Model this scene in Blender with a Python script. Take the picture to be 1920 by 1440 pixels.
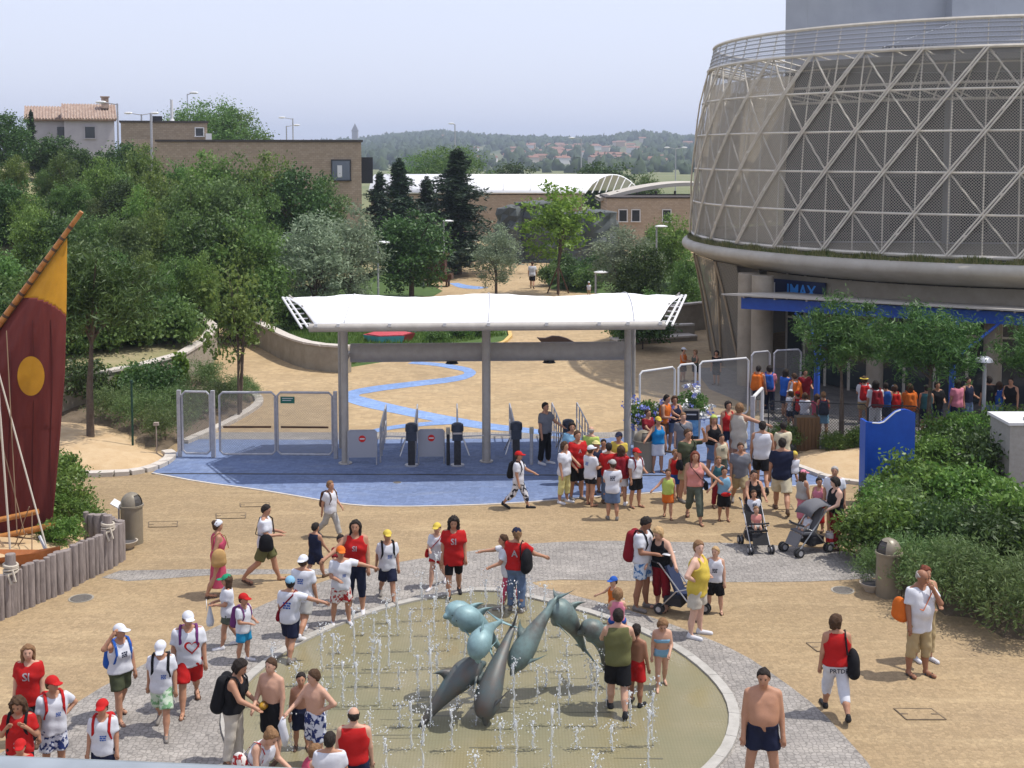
import bpy, bmesh, math, random
import numpy as np
from mathutils import Vector, Matrix, Euler
from mathutils.bvhtree import BVHTree

for o in list(bpy.data.objects):
    bpy.data.objects.remove(o)
SC = bpy.context.scene
COL = SC.collection
rad = math.radians

# ------------------------------------------------------------------ camera
FPX, PITCH, PPY, CAMZ = 2300.0, rad(4.0), 451.0, 9.0      # focal length in photo pixels, tilt, principal row, eye height
cam_d = bpy.data.cameras.new('camera')
cam = bpy.data.objects.new('camera', cam_d)
COL.objects.link(cam)
cam.location = (0, 0, CAMZ)
cam.rotation_euler = (rad(90) - PITCH, 0, 0)
cam_d.sensor_width = 36.0
cam_d.lens = 36.0 * FPX / 1920.0
cam_d.shift_y = -(720.0 - PPY) / 1920.0
cam_d.clip_start = 0.1
cam_d.clip_end = 20000
SC.camera = cam

# ------------------------------------------------------------------ sky, sun, exposure
SUN_EL, SUN_AZ = rad(65), rad(4)                           # azimuth from +X towards +Y
w = bpy.data.worlds.new('World')
SC.world = w
w.use_nodes = True
nt = w.node_tree
bg = nt.nodes['Background']
sky = nt.nodes.new('ShaderNodeTexSky')
sky.sky_type = 'NISHITA'
sky.sun_disc = False
sky.sun_elevation = SUN_EL
sky.sun_rotation = rad(90) - SUN_AZ
sky.air_density = 1.2
sky.dust_density = 1.2
sky.ozone_density = 2.0
# summer haze whitens the whole dome evenly
hs_ = nt.nodes.new('ShaderNodeMix'); hs_.data_type = 'RGBA'; hs_.inputs[0].default_value = .82
hs_.inputs[7].default_value = (4.45, 4.6, 5.6, 1)
nt.links.new(sky.outputs[0], hs_.inputs[6]); nt.links.new(hs_.outputs[2], bg.inputs[0])
bg.inputs[1].default_value = 0.15
sun_d = bpy.data.lights.new('sun', 'SUN')
sun_d.energy = 3.65
sun_d.angle = rad(0.6)
sun_d.color = (1.0, 0.955, 0.88)
sun = bpy.data.objects.new('sun', sun_d)
COL.objects.link(sun)
sdir = Vector((math.cos(SUN_EL) * math.cos(SUN_AZ), math.cos(SUN_EL) * math.sin(SUN_AZ), math.sin(SUN_EL)))
sun.rotation_euler = sdir.to_track_quat('Z', 'Y').to_euler()
sun.location = (0, 0, 60)
vs = SC.view_settings
vs.view_transform = 'Standard'
vs.look = 'None'
vs.exposure = 0.38
vs.gamma = 1.0
SC.cycles.max_bounces = 6
SC.cycles.transparent_max_bounces = 24
SC.cycles.volume_bounces = 0
SC.cycles.use_denoising = True

# ------------------------------------------------------------------ pixel -> place
def ray(px, py):
    a = (px - 960.0) / FPX
    b = (PPY - py) / FPX
    return Vector((a, math.cos(PITCH) + b * math.sin(PITCH), -math.sin(PITCH) + b * math.cos(PITCH)))
def G(px, py, z=0.0):
    """point at height z seen at photo pixel"""
    r = ray(px, py)
    return Vector((0, 0, CAMZ)) + r * ((z - CAMZ) / r.z)
def D(px, py, d):
    """point at forward distance d seen at photo pixel"""
    r = ray(px, py)
    return Vector((0, 0, CAMZ)) + r * (d / r.y)
def GX(px, d):
    return D(px, 290, d).x

# ------------------------------------------------------------------ object helpers
def tag(o, label=None, cat=None, group=None, kind=None):
    if label: o['label'] = label
    if cat: o['category'] = cat
    if group: o['group'] = group
    if kind: o['kind'] = kind
    return o
def empty(name, loc=(0, 0, 0), rz=0.0, label=None, cat=None, group=None, parent=None):
    o = bpy.data.objects.new(name, None)
    COL.objects.link(o)
    o.location = loc
    o.rotation_euler = (0, 0, rz)
    o.empty_display_size = 0.1
    if parent: o.parent = parent
    return tag(o, label, cat, group)
def copy_tree(o, parent=None):
    c = o.copy()
    COL.objects.link(c)
    if parent is not None:
        c.parent = parent
    for ch in list(o.children):
        copy_tree(ch, c)
    return c
def fast_mesh(name, V, F, k=None):
    """V (n,3) array, F (m,k) array of equal-size faces"""
    V = np.asarray(V, dtype=np.float32); F = np.asarray(F, dtype=np.int32)
    me = bpy.data.meshes.new(name)
    m, k = F.shape
    me.vertices.add(len(V)); me.vertices.foreach_set('co', V.ravel())
    me.loops.add(m * k); me.loops.foreach_set('vertex_index', F.ravel())
    me.polygons.add(m)
    me.polygons.foreach_set('loop_start', np.arange(0, m * k, k, dtype=np.int32))
    me.polygons.foreach_set('loop_total', np.full(m, k, dtype=np.int32))
    me.update(calc_edges=True)
    return me
def link(name, me, m=None, parent=None, smooth=False, loc=None):
    o = bpy.data.objects.new(name, me)
    COL.objects.link(o)
    if m is not None:
        for mm in (m if isinstance(m, (list, tuple)) else [m]):
            me.materials.append(mm)
    if parent: o.parent = parent
    if smooth:
        me.polygons.foreach_set('use_smooth', np.ones(len(me.polygons), dtype=bool))
    if loc is not None: o.location = loc
    return o

class MB:
    """collects faces of ONE part"""
    def __init__(s): s.v = []; s.f = []; s.m = []; s.cur = 0
    def add(s, vs_, fs):
        n = len(s.v)
        s.v += [tuple(p) for p in vs_]
        for f in fs:
            s.f.append(tuple(i + n for i in f)); s.m.append(s.cur)
    def box(s, c, size, rz=0.0, R=None):
        hx, hy, hz = size[0] / 2, size[1] / 2, size[2] / 2
        R = R or Matrix.Rotation(rz, 3, 'Z')
        c = Vector(c)
        vs_ = [c + R @ Vector((x * hx, y * hy, z * hz)) for z in (-1, 1) for y in (-1, 1) for x in (-1, 1)]
        s.add(vs_, [(0, 2, 3, 1), (4, 5, 7, 6), (0, 1, 5, 4), (2, 6, 7, 3), (0, 4, 6, 2), (1, 3, 7, 5)])
        return s
    def beam(s, a, b, w_, h_=None, up=(0, 0, 1)):
        a, b = Vector(a), Vector(b); h_ = h_ or w_
        d = b - a; L = d.length
        if L < 1e-6: return s
        d /= L; u = Vector(up)
        if abs(d.dot(u)) > .98: u = Vector((0, 1, 0))
        x = d.cross(u).normalized(); z = x.cross(d)
        R = Matrix((x, d, z)).transposed()
        return s.box((a + b) / 2, (w_, L, h_), R=R)
    def tube(s, path, r, n=8, caps=True, close=False, flat=1.0):
        path = [Vector(p) for p in path]; m = len(path)
        rr = r if isinstance(r, (list, tuple)) else [r] * m
        rings = []
        prev = None
        for i, p in enumerate(path):
            if close: t = path[(i + 1) % m] - path[i - 1]
            else: t = path[min(i + 1, m - 1)] - path[max(i - 1, 0)]
            t = t.normalized() if t.length > 1e-9 else Vector((0, 0, 1))
            if prev is None:
                u = Vector((0, 0, 1)) if abs(t.z) < .9 else Vector((0, 1, 0))
                x = t.cross(u).normalized()
            else:
                x = (prev - t * prev.dot(t))
                x = x.normalized() if x.length > 1e-6 else t.orthogonal().normalized()
            prev = x
            y = t.cross(x)
            rings.append([p + (x * math.cos(2 * math.pi * k / n) + y * math.sin(2 * math.pi * k / n) * flat) * rr[i] for k in range(n)])
        vs_ = [q for g in rings for q in g]
        fs = []
        for i in range(m if close else m - 1):
            j = (i + 1) % m
            for k in range(n):
                fs.append((i * n + k, i * n + (k + 1) % n, j * n + (k + 1) % n, j * n + k))
        if caps and not close:
            fs.append(tuple(range(n))[::-1]); fs.append(tuple((m - 1) * n + k for k in range(n)))
        s.add(vs_, fs); return s
    def lathe(s, prof, n=16, c=(0, 0, 0), a0=0.0, a1=2 * math.pi, R=None):
        """prof [(r,z)...] around Z"""
        full = abs(a1 - a0 - 2 * math.pi) < 1e-6
        k = n if full else n + 1
        c = Vector(c)
        vs_ = []
        for i in range(k):
            a = a0 + (a1 - a0) * i / n
            for r, z in prof:
                q = Vector((r * math.cos(a), r * math.sin(a), z))
                vs_.append(c + (R @ q if R else q))
        m = len(prof); fs = []
        for i in range(n):
            j = (i + 1) % k
            for q in range(m - 1):
                fs.append((i * m + q, j * m + q, j * m + q + 1, i * m + q + 1))
        s.add(vs_, fs); return s
    def prism(s, poly, z0, z1, sides=True, bottom=False):
        n = len(poly)
        vs_ = [(p[0], p[1], z0) for p in poly] + [(p[0], p[1], z1) for p in poly]
        fs = [tuple(range(n, 2 * n))]
        if sides: fs += [(i, (i + 1) % n, n + (i + 1) % n, n + i) for i in range(n)]
        if bottom: fs.append(tuple(range(n))[::-1])
        s.add(vs_, fs); return s
    def plate(s, pts, nrm, t):
        """flat polygon in space with thickness t along nrm"""
        nrm = Vector(nrm).normalized() * t
        n = len(pts)
        vs_ = [Vector(p) for p in pts] + [Vector(p) + nrm for p in pts]
        fs = [tuple(range(n))[::-1], tuple(range(n, 2 * n))] + [(i, (i + 1) % n, n + (i + 1) % n, n + i) for i in range(n)]
        s.add(vs_, fs); return s
    def ell(s, c, r, n=8, m=6, R=None):
        c = Vector(c); vs_ = []; fs = []
        for i in range(m + 1):
            ph = math.pi * i / m
            for k in range(n):
                th = 2 * math.pi * k / n
                q = Vector((r[0] * math.sin(ph) * math.cos(th), r[1] * math.sin(ph) * math.sin(th), r[2] * math.cos(ph)))
                vs_.append(c + (R @ q if R else q))
        for i in range(m):
            for k in range(n):
                fs.append((i * n + k, (i + 1) * n + k, (i + 1) * n + (k + 1) % n, i * n + (k + 1) % n))
        s.add(vs_, fs); return s
    def build(s, name, m=None, parent=None, smooth=False, loc=None):
        me = bpy.data.meshes.new(name)
        me.from_pydata(s.v, [], s.f)
        if smooth:
            me.polygons.foreach_set('use_smooth', np.ones(len(me.polygons), dtype=bool))
        o = bpy.data.objects.new(name, me)
        COL.objects.link(o)
        if m is not None:
            ms = m if isinstance(m, (list, tuple)) else [m]
            for mm in ms: me.materials.append(mm)
            if len(ms) > 1: me.polygons.foreach_set('material_index', np.array(s.m, dtype=np.int32))
        if parent: o.parent = parent
        if loc is not None: o.location = loc
        return o
def smooth_angle(o, deg=40):
    me = o.data
    me.polygons.foreach_set('use_smooth', np.ones(len(me.polygons), dtype=bool))
    me.set_sharp_from_angle(angle=rad(deg))
    return o
def text_mesh(txt, size, bold=True):
    cu = bpy.data.curves.new('t', 'FONT')
    cu.body = txt; cu.size = size; cu.align_x = 'CENTER'; cu.align_y = 'CENTER'
    if bold: cu.offset = size * 0.018
    cu.extrude = 0.004
    cu.resolution_u = 2
    o = bpy.data.objects.new('t', cu); COL.objects.link(o)
    dg = bpy.context.evaluated_depsgraph_get(); dg.update()
    me = bpy.data.meshes.new_from_object(o.evaluated_get(dg))
    bpy.data.objects.remove(o); bpy.data.curves.remove(cu)
    me.materials.clear()
    return me

# ------------------------------------------------------------------ materials
def lin(c):
    c = c / 255.0
    return c / 12.92 if c <= .04045 else ((c + .055) / 1.055) ** 2.4
def C(r, g, b, k=.74):
    """albedo from the colour a sunlit surface shows in the photograph"""
    return tuple(min(.82, lin(q) * k) for q in (r, g, b)) + (1,)
MATS = {}
def mat(name, col, rough=.75, metal=0.0, noise=None, col2=None, bump=None, spec=.3, alpha=None, stretch=None):
    """noise=(scale, detail) mixes col->col2; bump=(scale,strength)"""
    if name in MATS: return MATS[name]
    m = bpy.data.materials.new(name); MATS[name] = m
    m.use_nodes = True
    n = m.node_tree.nodes; l = m.node_tree.links
    p = n['Principled BSDF']
    p.inputs['Roughness'].default_value = rough
    p.inputs['Metallic'].default_value = metal
    p.inputs['Specular IOR Level'].default_value = spec
    p.inputs['Base Color'].default_value = col
    if alpha is not None: p.inputs['Alpha'].default_value = alpha
    co = None
    if noise or bump:
        tc = n.new('ShaderNodeTexCoord'); mp = n.new('ShaderNodeMapping')
        l.new(tc.outputs['Object'], mp.inputs[0])
        if stretch: mp.inputs['Scale'].default_value = stretch
        co = mp.outputs[0]
    if noise:
        t = n.new('ShaderNodeTexNoise'); t.inputs['Scale'].default_value = noise[0]; t.inputs['Detail'].default_value = noise[1]
        t.inputs['Roughness'].default_value = .65
        r = n.new('ShaderNodeValToRGB'); r.color_ramp.elements[0].position = .3; r.color_ramp.elements[1].position = .7
        r.color_ramp.elements[0].color = col; r.color_ramp.elements[1].color = col2 or tuple(q * .7 for q in col[:3]) + (1,)
        l.new(co, t.inputs[0]); l.new(t.outputs[0], r.inputs[0]); l.new(r.outputs[0], p.inputs['Base Color'])
    if bump:
        t2 = n.new('ShaderNodeTexNoise'); t2.inputs['Scale'].default_value = bump[0]; t2.inputs['Detail'].default_value = 3
        b = n.new('ShaderNodeBump'); b.inputs['Strength'].default_value = bump[1]; b.inputs['Distance'].default_value = .02
        l.new(co, t2.inputs[0]); l.new(t2.outputs[0], b.inputs['Height']); l.new(b.outputs[0], p.inputs['Normal'])
    return m
def nodes_of(m): return m.node_tree.nodes, m.node_tree.links, m.node_tree.nodes['Principled BSDF']
def MIX(n, l, fac, a, b, blend='MIX'):
    x = n.new('ShaderNodeMix'); x.data_type = 'RGBA'; x.blend_type = blend
    for v, i in ((fac, 0), (a, 6), (b, 7)):
        if isinstance(v, (int, float)): x.inputs[i].default_value = v
        elif isinstance(v, tuple): x.inputs[i].default_value = v
        else: l.new(v, x.inputs[i])
    return x.outputs[2]
def MATH(n, l, op, a, b=0.0, c=None, clamp=False):
    x = n.new('ShaderNodeMath'); x.operation = op; x.use_clamp = clamp
    for i, v in enumerate((a, b) + ((c,) if c is not None else ())):
        if isinstance(v, (int, float)): x.inputs[i].default_value = v
        else: l.new(v, x.inputs[i])
    return x.outputs[0]
def paving(name, c1, c2, c3, cell, joint=.75, wob=.6, streak=(0.5, 1.6), bumpy=.35):
    """small setts: voronoi cells with joints, patchy tone, streaks of loose sand"""
    m = mat(name, c1, rough=.85, spec=.2)
    n, l, p = nodes_of(m)
    tc = n.new('ShaderNodeTexCoord')
    v = n.new('ShaderNodeTexVoronoi'); v.feature = 'F1'; v.inputs['Scale'].default_value = 1 / cell; v.inputs['Randomness'].default_value = wob
    ve = n.new('ShaderNodeTexVoronoi'); ve.feature = 'DISTANCE_TO_EDGE'; ve.inputs['Scale'].default_value = 1 / cell; ve.inputs['Randomness'].default_value = wob
    l.new(tc.outputs['Object'], v.inputs['Vector']); l.new(tc.outputs['Object'], ve.inputs['Vector'])
    big = n.new('ShaderNodeTexNoise'); big.inputs['Scale'].default_value = .33; big.inputs['Detail'].default_value = 6; big.inputs['Roughness'].default_value = .68
    l.new(tc.outputs['Object'], big.inputs[0])
    mp = n.new('ShaderNodeMapping'); mp.inputs['Scale'].default_value = (streak[0], streak[1], 1)
    l.new(tc.outputs['Object'], mp.inputs[0])
    st = n.new('ShaderNodeTexNoise'); st.inputs['Scale'].default_value = 1.1; st.inputs['Detail'].default_value = 7; st.inputs['Roughness'].default_value = .72
    l.new(mp.outputs[0], st.inputs[0])
    r1 = n.new('ShaderNodeMapRange'); r1.inputs[1].default_value = .3; r1.inputs[2].default_value = .7
    l.new(big.outputs[0], r1.inputs[0])
    r2 = n.new('ShaderNodeMapRange'); r2.inputs[1].default_value = .5; r2.inputs[2].default_value = .74
    l.new(st.outputs[0], r2.inputs[0])
    sp = n.new('ShaderNodeSeparateColor'); l.new(v.outputs['Color'], sp.inputs[0])
    a = MIX(n, l, r1.outputs[0], c1, c2)
    a = MIX(n, l, r2.outputs[0], a, c3)
    tone = MATH(n, l, 'MULTIPLY_ADD', sp.outputs[0], .24, .88)
    cb = n.new('ShaderNodeCombineColor')
    for i in range(3): l.new(tone, cb.inputs[i])
    a = MIX(n, l, 1.0, a, cb.outputs[0], 'MULTIPLY')
    je = n.new('ShaderNodeMapRange'); je.inputs[1].default_value = .02; je.inputs[2].default_value = .12
    je.inputs[3].default_value = joint; je.inputs[4].default_value = 1.0
    l.new(ve.outputs['Distance'], je.inputs[0])
    cj = n.new('ShaderNodeCombineColor')
    for i in range(3): l.new(je.outputs[0], cj.inputs[i])
    a = MIX(n, l, 1.0, a, cj.outputs[0], 'MULTIPLY')
    wn = n.new('ShaderNodeTexNoise'); wn.inputs['Scale'].default_value = .16; wn.inputs['Detail'].default_value = 9; wn.inputs['Roughness'].default_value = .7; l.new(tc.outputs['Object'], wn.inputs[0])
    wr = n.new('ShaderNodeMapRange'); wr.inputs[1].default_value = .35; wr.inputs[2].default_value = .6; wr.inputs[3].default_value = .84; wr.inputs[4].default_value = 1.04; l.new(wn.outputs[0], wr.inputs[0])
    cw = n.new('ShaderNodeCombineColor')
    for i in range(3): l.new(wr.outputs[0], cw.inputs[i])
    a = MIX(n, l, 1.0, a, cw.outputs[0], 'MULTIPLY')
    l.new(a, p.inputs['Base Color'])
    b = n.new('ShaderNodeBump'); b.inputs['Strength'].default_value = bumpy; b.inputs['Distance'].default_value = .01
    l.new(je.outputs[0], b.inputs['Height']); l.new(b.outputs[0], p.inputs['Normal'])
    return m
def leafmat(name, ca, cb, trans=.35, rough=.5):
    if name in MATS: return MATS[name]
    m = bpy.data.materials.new(name); MATS[name] = m; m.use_nodes = True
    n = m.node_tree.nodes; l = m.node_tree.links; p = n['Principled BSDF']
    ge = n.new('ShaderNodeNewGeometry'); oi = n.new('ShaderNodeObjectInfo')
    tc = n.new('ShaderNodeTexCoord'); no = n.new('ShaderNodeTexNoise'); no.inputs['Scale'].default_value = 1.1; no.inputs['Detail'].default_value = 2
    l.new(tc.outputs['Object'], no.inputs[0])
    f = MATH(n, l, 'MULTIPLY_ADD', no.outputs[0], 1.1, -.55)
    f = MATH(n, l, 'ADD', f, ge.outputs['Random Per Island'])
    f = MATH(n, l, 'MULTIPLY_ADD', f, .8, .1, clamp=True)
    col = MIX(n, l, f, ca, cb)
    hs = n.new('ShaderNodeHueSaturation')
    l.new(MATH(n, l, 'MULTIPLY_ADD', oi.outputs['Random'], .035, .4825), hs.inputs['Hue'])
    l.new(MATH(n, l, 'MULTIPLY_ADD', oi.outputs['Random'], .45, .78), hs.inputs['Value'])
    l.new(col, hs.inputs['Color']); col = hs.outputs[0]
    l.new(col, p.inputs['Base Color']); p.inputs['Roughness'].default_value = rough; p.inputs['Specular IOR Level'].default_value = .35
    t = n.new('ShaderNodeBsdfTranslucent'); l.new(col, t.inputs[0])
    mx = n.new('ShaderNodeMixShader'); mx.inputs[0].default_value = trans
    l.new(p.outputs[0], mx.inputs[1]); l.new(t.outputs[0], mx.inputs[2])
    l.new(mx.outputs[0], n['Material Output'].inputs[0])
    return m

tan = paving('tan_setts', C(187, 162, 124, .67), C(172, 149, 117, .67), C(202, 178, 139, .67), .065, joint=.85, streak=(.3, 2.2))
tan2 = paving('tan_setts_far', C(199, 173, 134, .68), C(190, 164, 126, .68), C(208, 184, 145, .68), .2, joint=.93, bumpy=.1)
grey_setts = paving('grey_setts', C(178, 172, 165, .7), C(152, 146, 140, .7), C(194, 187, 178, .7), .085, joint=.62, bumpy=.6)
blue_pave = paving('blue_paving', C(132, 149, 186, .68), C(120, 139, 178, .68), C(150, 164, 192, .68), .12, joint=.9, bumpy=.2)
sand = mat('sand', C(214, 188, 150), .95, noise=(2.2, 7), col2=C(196, 166, 126), bump=(14, .6))
white_stone = mat('pale_kerb_stone', C(222, 214, 204), .8, noise=(6, 4), col2=C(200, 190, 178), bump=(30, .2))
steel = mat('galvanised_steel', C(204, 204, 208), .45, .25, noise=(9, 3), col2=C(178, 178, 184))
grey_paint = mat('grey_painted_steel', C(192, 186, 178), .5, 0, noise=(4, 4), col2=C(176, 170, 162), spec=.45)
white_paint = mat('white_painted_steel', C(236, 236, 236), .4, spec=.45)
dark_steel = mat('dark_steel', (.05, .052, .056, 1), .45, .4, noise=(12, 3), col2=(.03, .03, .034, 1))
chrome = mat('brushed_steel', (.45, .45, .46, 1), .3, .9)
concrete = mat('concrete', C(176, 170, 158), .85, noise=(2.2, 6), col2=C(150, 143, 130), bump=(22, .25))
blue_paint = mat('blue_paint', C(28, 84, 184, .9), .35, noise=(3, 3), col2=C(22, 72, 166, .9), spec=.5)
timber = mat('grey_weathered_timber', C(168, 156, 150), .85, noise=(5, 6), col2=C(122, 112, 108), bump=(18, .5), stretch=(3, 3, .5))
brown_wood = mat('brown_wood', (.11, .05, .025, 1), .6, noise=(6, 4), col2=(.06, .028, .014, 1))
bamboo = mat('bamboo', C(214, 150, 84), .45, noise=(7, 3), col2=C(176, 112, 58))
rope = mat('pale_rope', C(206, 196, 180), .9)
bark = mat('bark', (.13, .1, .075, 1), .9, noise=(9, 5), col2=(.07, .05, .04, 1), bump=(30, .6))
soil = mat('soil', (.16, .12, .08, 1), .95, noise=(3, 6), col2=(.1, .075, .05, 1), bump=(12, .5))
black_plastic = mat('black_plastic', (.015, .015, .017, 1), .45)
rubber = mat('tyre_rubber', (.03, .03, .032, 1), .7)
# ================================================================== the setting
rnd = random.Random(7)
def sheet(name, pts, z, m, kind='structure'):
    b = MB(); b.add([(p[0], p[1], z) for p in pts], [tuple(range(len(pts)))])
    o = b.build(name, m)
    if o.data.polygons[0].normal.z < 0: o.data.flip_normals()
    tag(o, kind=kind); return o
def gp(pix, z=0.0): return [G(x, y, z) for x, y in pix]
def resample(pts, step):
    pts = [Vector(p) for p in pts]; out = [pts[0]]
    for a, b in zip(pts, pts[1:]):
        n = max(1, int(round((b - a).length / step)))
        for i in range(1, n + 1): out.append(a.lerp(b, i / n))
    return out
def smooth_path(pts, it=2, close=False):
    pts = [Vector(p) for p in pts]
    for _ in range(it):
        q = [] if close else [pts[0]]
        n = len(pts)
        for i in range(n if close else n - 1):
            a, b = pts[i], pts[(i + 1) % n]
            q += [a.lerp(b, .25), a.lerp(b, .75)]
        if not close: q.append(pts[-1])
        pts = q
    return pts
field = mat('dry_field', (.20, .19, .09, 1), .95, noise=(.02, 8), col2=(.09, .12, .045, 1), bump=(1, .3))
sheet('ground', [(-4400, -250), (4400, -250), (4400, 5350), (-4400, 5350)], -.03, field)
sheet('plaza', [(-34, 3), (34, 3), (34, 38.6), (-34, 38.6)], 0.0, tan)
sheet('forecourt', [(-30, 38.4), (30, 38.4), (34, 75), (22, 115), (14, 135), (-6, 135), (-10, 92), (-16, 75), (-24, 55)], .004, tan2)
# grey sett bands round the basin
ringL = [(-60, 1450), (30, 1395), (100, 1350), (170, 1300), (250, 1257), (330, 1212), (420, 1168), (520, 1122), (600, 1092), (680, 1068), (760, 1052), (840, 1040), (920, 1028), (1010, 1018), (1120, 1014), (1250, 1016), (1400, 1019), (1560, 1030), (1680, 1052)]
ringR = [(1680, 1080), (1560, 1090), (1400, 1092), (1250, 1091), (1120, 1088), (1030, 1087), (985, 1094), (1090, 1120), (1200, 1150), (1285, 1180), (1390, 1224), (1465, 1275), (1535, 1328), (1590, 1388), (1640, 1445), (1670, 1520), (1600, 1700), (-60, 1700)]
sheet('sett_band', smooth_path(gp(ringL + ringR), 1, True), .006, grey_setts)
sheet('sett_strip', gp([(190, 1083), (225, 1070), (400, 1067), (560, 1068), (690, 1064), (640, 1079), (540, 1076), (390, 1079), (240, 1090)]), .004, grey_setts)
sheet('sett_strip', gp([(335, 824), (345, 811), (640, 811), (1140, 811), (1230, 806), (1230, 820), (640, 825)]), .010, grey_setts)
blue_px = [(285, 887), (320, 862), (338, 840), (345, 824), (640, 824), (1140, 822), (1200, 806), (1262, 788), (1300, 778), (1420, 790), (1440, 830), (1480, 872), (1560, 900), (1640, 906), (1560, 909), (1440, 914), (1300, 919), (1200, 924), (1100, 933), (950, 945), (800, 950), (700, 950), (640, 945), (560, 931), (470, 916), (380, 905)]
sheet('blue_paving', gp(blue_px), .008, blue_pave)
b = MB()
bl = smooth_path([G(x, y) for x, y in [(285, 887), (380, 905), (470, 916), (560, 931), (640, 945), (700, 950), (800, 950), (950, 945), (1100, 933), (1300, 919), (1440, 914), (1560, 909)]], 1)
for a_, b_ in zip(bl, bl[1:]): b.beam(a_ + Vector((0, 0, .008)), b_ + Vector((0, 0, .008)), .07, .016)
tag(b.build('paving_edge', white_stone), kind='structure')
# drain slot across the blue paving
b = MB(); b.beam(G(285, 888.5) + Vector((0, 0, .011)), G(1470, 893) + Vector((0, 0, .011)), .09, .008)
tag(b.build('drain_channel', dark_steel), kind='structure')
# blue stream painted on the forecourt
def ribbon(name, pix, z, m):
    pts = smooth_path([Vector((x, y, w_)) for x, y, w_ in pix], 2)
    top = [G(p.x, p.y - p.z / 2) for p in pts]; bot = [G(p.x, p.y + p.z / 2) for p in pts]
    # widen at the bends by building quads along the left/right offsets of the ground path
    c = [(t + q) / 2 for t, q in zip(top, bot)]
    L = []; R_ = []
    for i, p in enumerate(c):
        t = (c[min(i + 1, len(c) - 1)] - c[max(i - 1, 0)]).normalized()
        wd = (top[i] - bot[i]).length * .38 * max(.3, abs(t.x)) + .1
        nrm = Vector((-t.y, t.x, 0)) * wd
        L.append(p + nrm); R_.append(p - nrm)
    V = [(p.x, p.y, z) for p in L] + [(p.x, p.y, z) for p in R_]
    n = len(L)
    b = MB(); b.add(V, [(i, i + 1, n + i + 1, n + i) for i in range(n - 1)])
    return tag(b.build(name, m), kind='structure')
sky_blue = paving('stream_blue', C(146, 174, 222, .7), C(134, 164, 214, .7), C(158, 182, 222, .7), .12, joint=.92, bumpy=.1)
ribbon('painted_stream', [(770, 680, 4), (830, 684, 6), (892, 697, 10), (860, 711, 11), (760, 722, 11), (690, 731, 13), (648, 742, 18), (690, 757, 17), (760, 772, 14), (850, 790, 15), (920, 801, 12), (985, 807, 9), (1060, 817, 7)], .012, sky_blue)
ribbon('painted_stream', [(880, 790, 8), (800, 795, 6), (740, 801, 6), (690, 811, 5)], .014, sky_blue)
ribbon('painted_stream', [(850, 531, 5), (872, 538, 9), (905, 541, 5)], .014, sky_blue)

sheet('court_paving', gp([(1422, 836), (1500, 846), (1640, 848), (1760, 852), (2100, 860), (2100, 690), (1300, 690), (1330, 730), (1425, 770)]), .016, paving('court_grey', C(140, 136, 132), C(124, 120, 118), C(152, 146, 140), .2, joint=.85, bumpy=.2))  # grey sheet over the court floor, its shade put into the colour
# fountain basin: pointed shell plan
basin_px = [(910, 1107), (830, 1119), (760, 1133), (700, 1150), (640, 1172), (595, 1193), (553, 1214), (525, 1231), (495, 1254), (469, 1277), (446, 1305), (433, 1335), (431, 1365), (444, 1400), (470, 1428), (520, 1470), (620, 1525), (760, 1560), (900, 1570), (1050, 1560), (1180, 1525), (1290, 1470), (1335, 1430), (1360, 1395), (1371, 1351), (1363, 1314), (1340, 1280), (1300, 1243), (1254, 1212), (1180, 1177), (1090, 1147), (999, 1124)]
basin = gp(basin_px)
grate = mat('fountain_grating', C(166, 152, 100), .55, spec=.4)
n, l, p = nodes_of(grate)
tc = n.new('ShaderNodeTexCoord')
sx = n.new('ShaderNodeSeparateXYZ'); l.new(tc.outputs['Object'], sx.inputs[0])
def stripes(axis, per, lo):
    q = MATH(n, l, 'FRACT', MATH(n, l, 'MULTIPLY', sx.outputs[axis], 1 / per))
    return MATH(n, l, 'LESS_THAN', MATH(n, l, 'ABSOLUTE', MATH(n, l, 'SUBTRACT', q, .5)), lo)
gx = stripes(0, .05, .2); gy = stripes(1, .05, .2)
line = MATH(n, l, 'MAXIMUM', gx, gy)
big = n.new('ShaderNodeTexNoise'); big.inputs['Scale'].default_value = .5; big.inputs['Detail'].default_value = 6
l.new(tc.outputs['Object'], big.inputs[0])
rr = n.new('ShaderNodeMapRange'); rr.inputs[1].default_value = .38; rr.inputs[2].default_value = .62; l.new(big.outputs[0], rr.inputs[0])
ca = MIX(n, l, rr.outputs[0], C(160, 150, 116, .7), C(138, 135, 106, .7))
l.new(MIX(n, l, MATH(n, l, 'MULTIPLY', line, .32), ca, C(112, 105, 74)), p.inputs['Base Color'])
wet = n.new('ShaderNodeMapRange'); wet.inputs[1].default_value = .4; wet.inputs[2].default_value = .6; wet.inputs[3].default_value = .22; wet.inputs[4].default_value = .7
l.new(big.outputs[0], wet.inputs[0]); l.new(wet.outputs[0], p.inputs['Roughness'])
bm_ = n.new('ShaderNodeBump'); bm_.inputs['Strength'].default_value = .5; bm_.inputs['Distance'].default_value = .01
l.new(line, bm_.inputs['Height']); bm_.invert = True; l.new(bm_.outputs[0], p.inputs['Normal'])
sheet('fountain_floor', basin, .014, grate)
# thin dark ripple joints between grating sheets
b = MB()
for i in range(34):
    px = rnd.uniform(500, 1330); py = rnd.uniform(1150, 1440)
    q = G(px, py)
    if ((q - G(905, 1335)).length > 3.3): continue
    ln = rnd.uniform(.2, .55)
    b.add([(q.x - ln, q.y + rnd.uniform(-.03, .03), .0172), (q.x + ln, q.y + rnd.uniform(-.03, .03), .0172), (q.x + ln, q.y + .016, .0172), (q.x - ln, q.y + .016, .0172)], [(0, 1, 2, 3)])
tag(b.build('grating_joint', mat('grating_joint', (.12, .115, .08, 1), .5)), kind='stuff')
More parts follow.
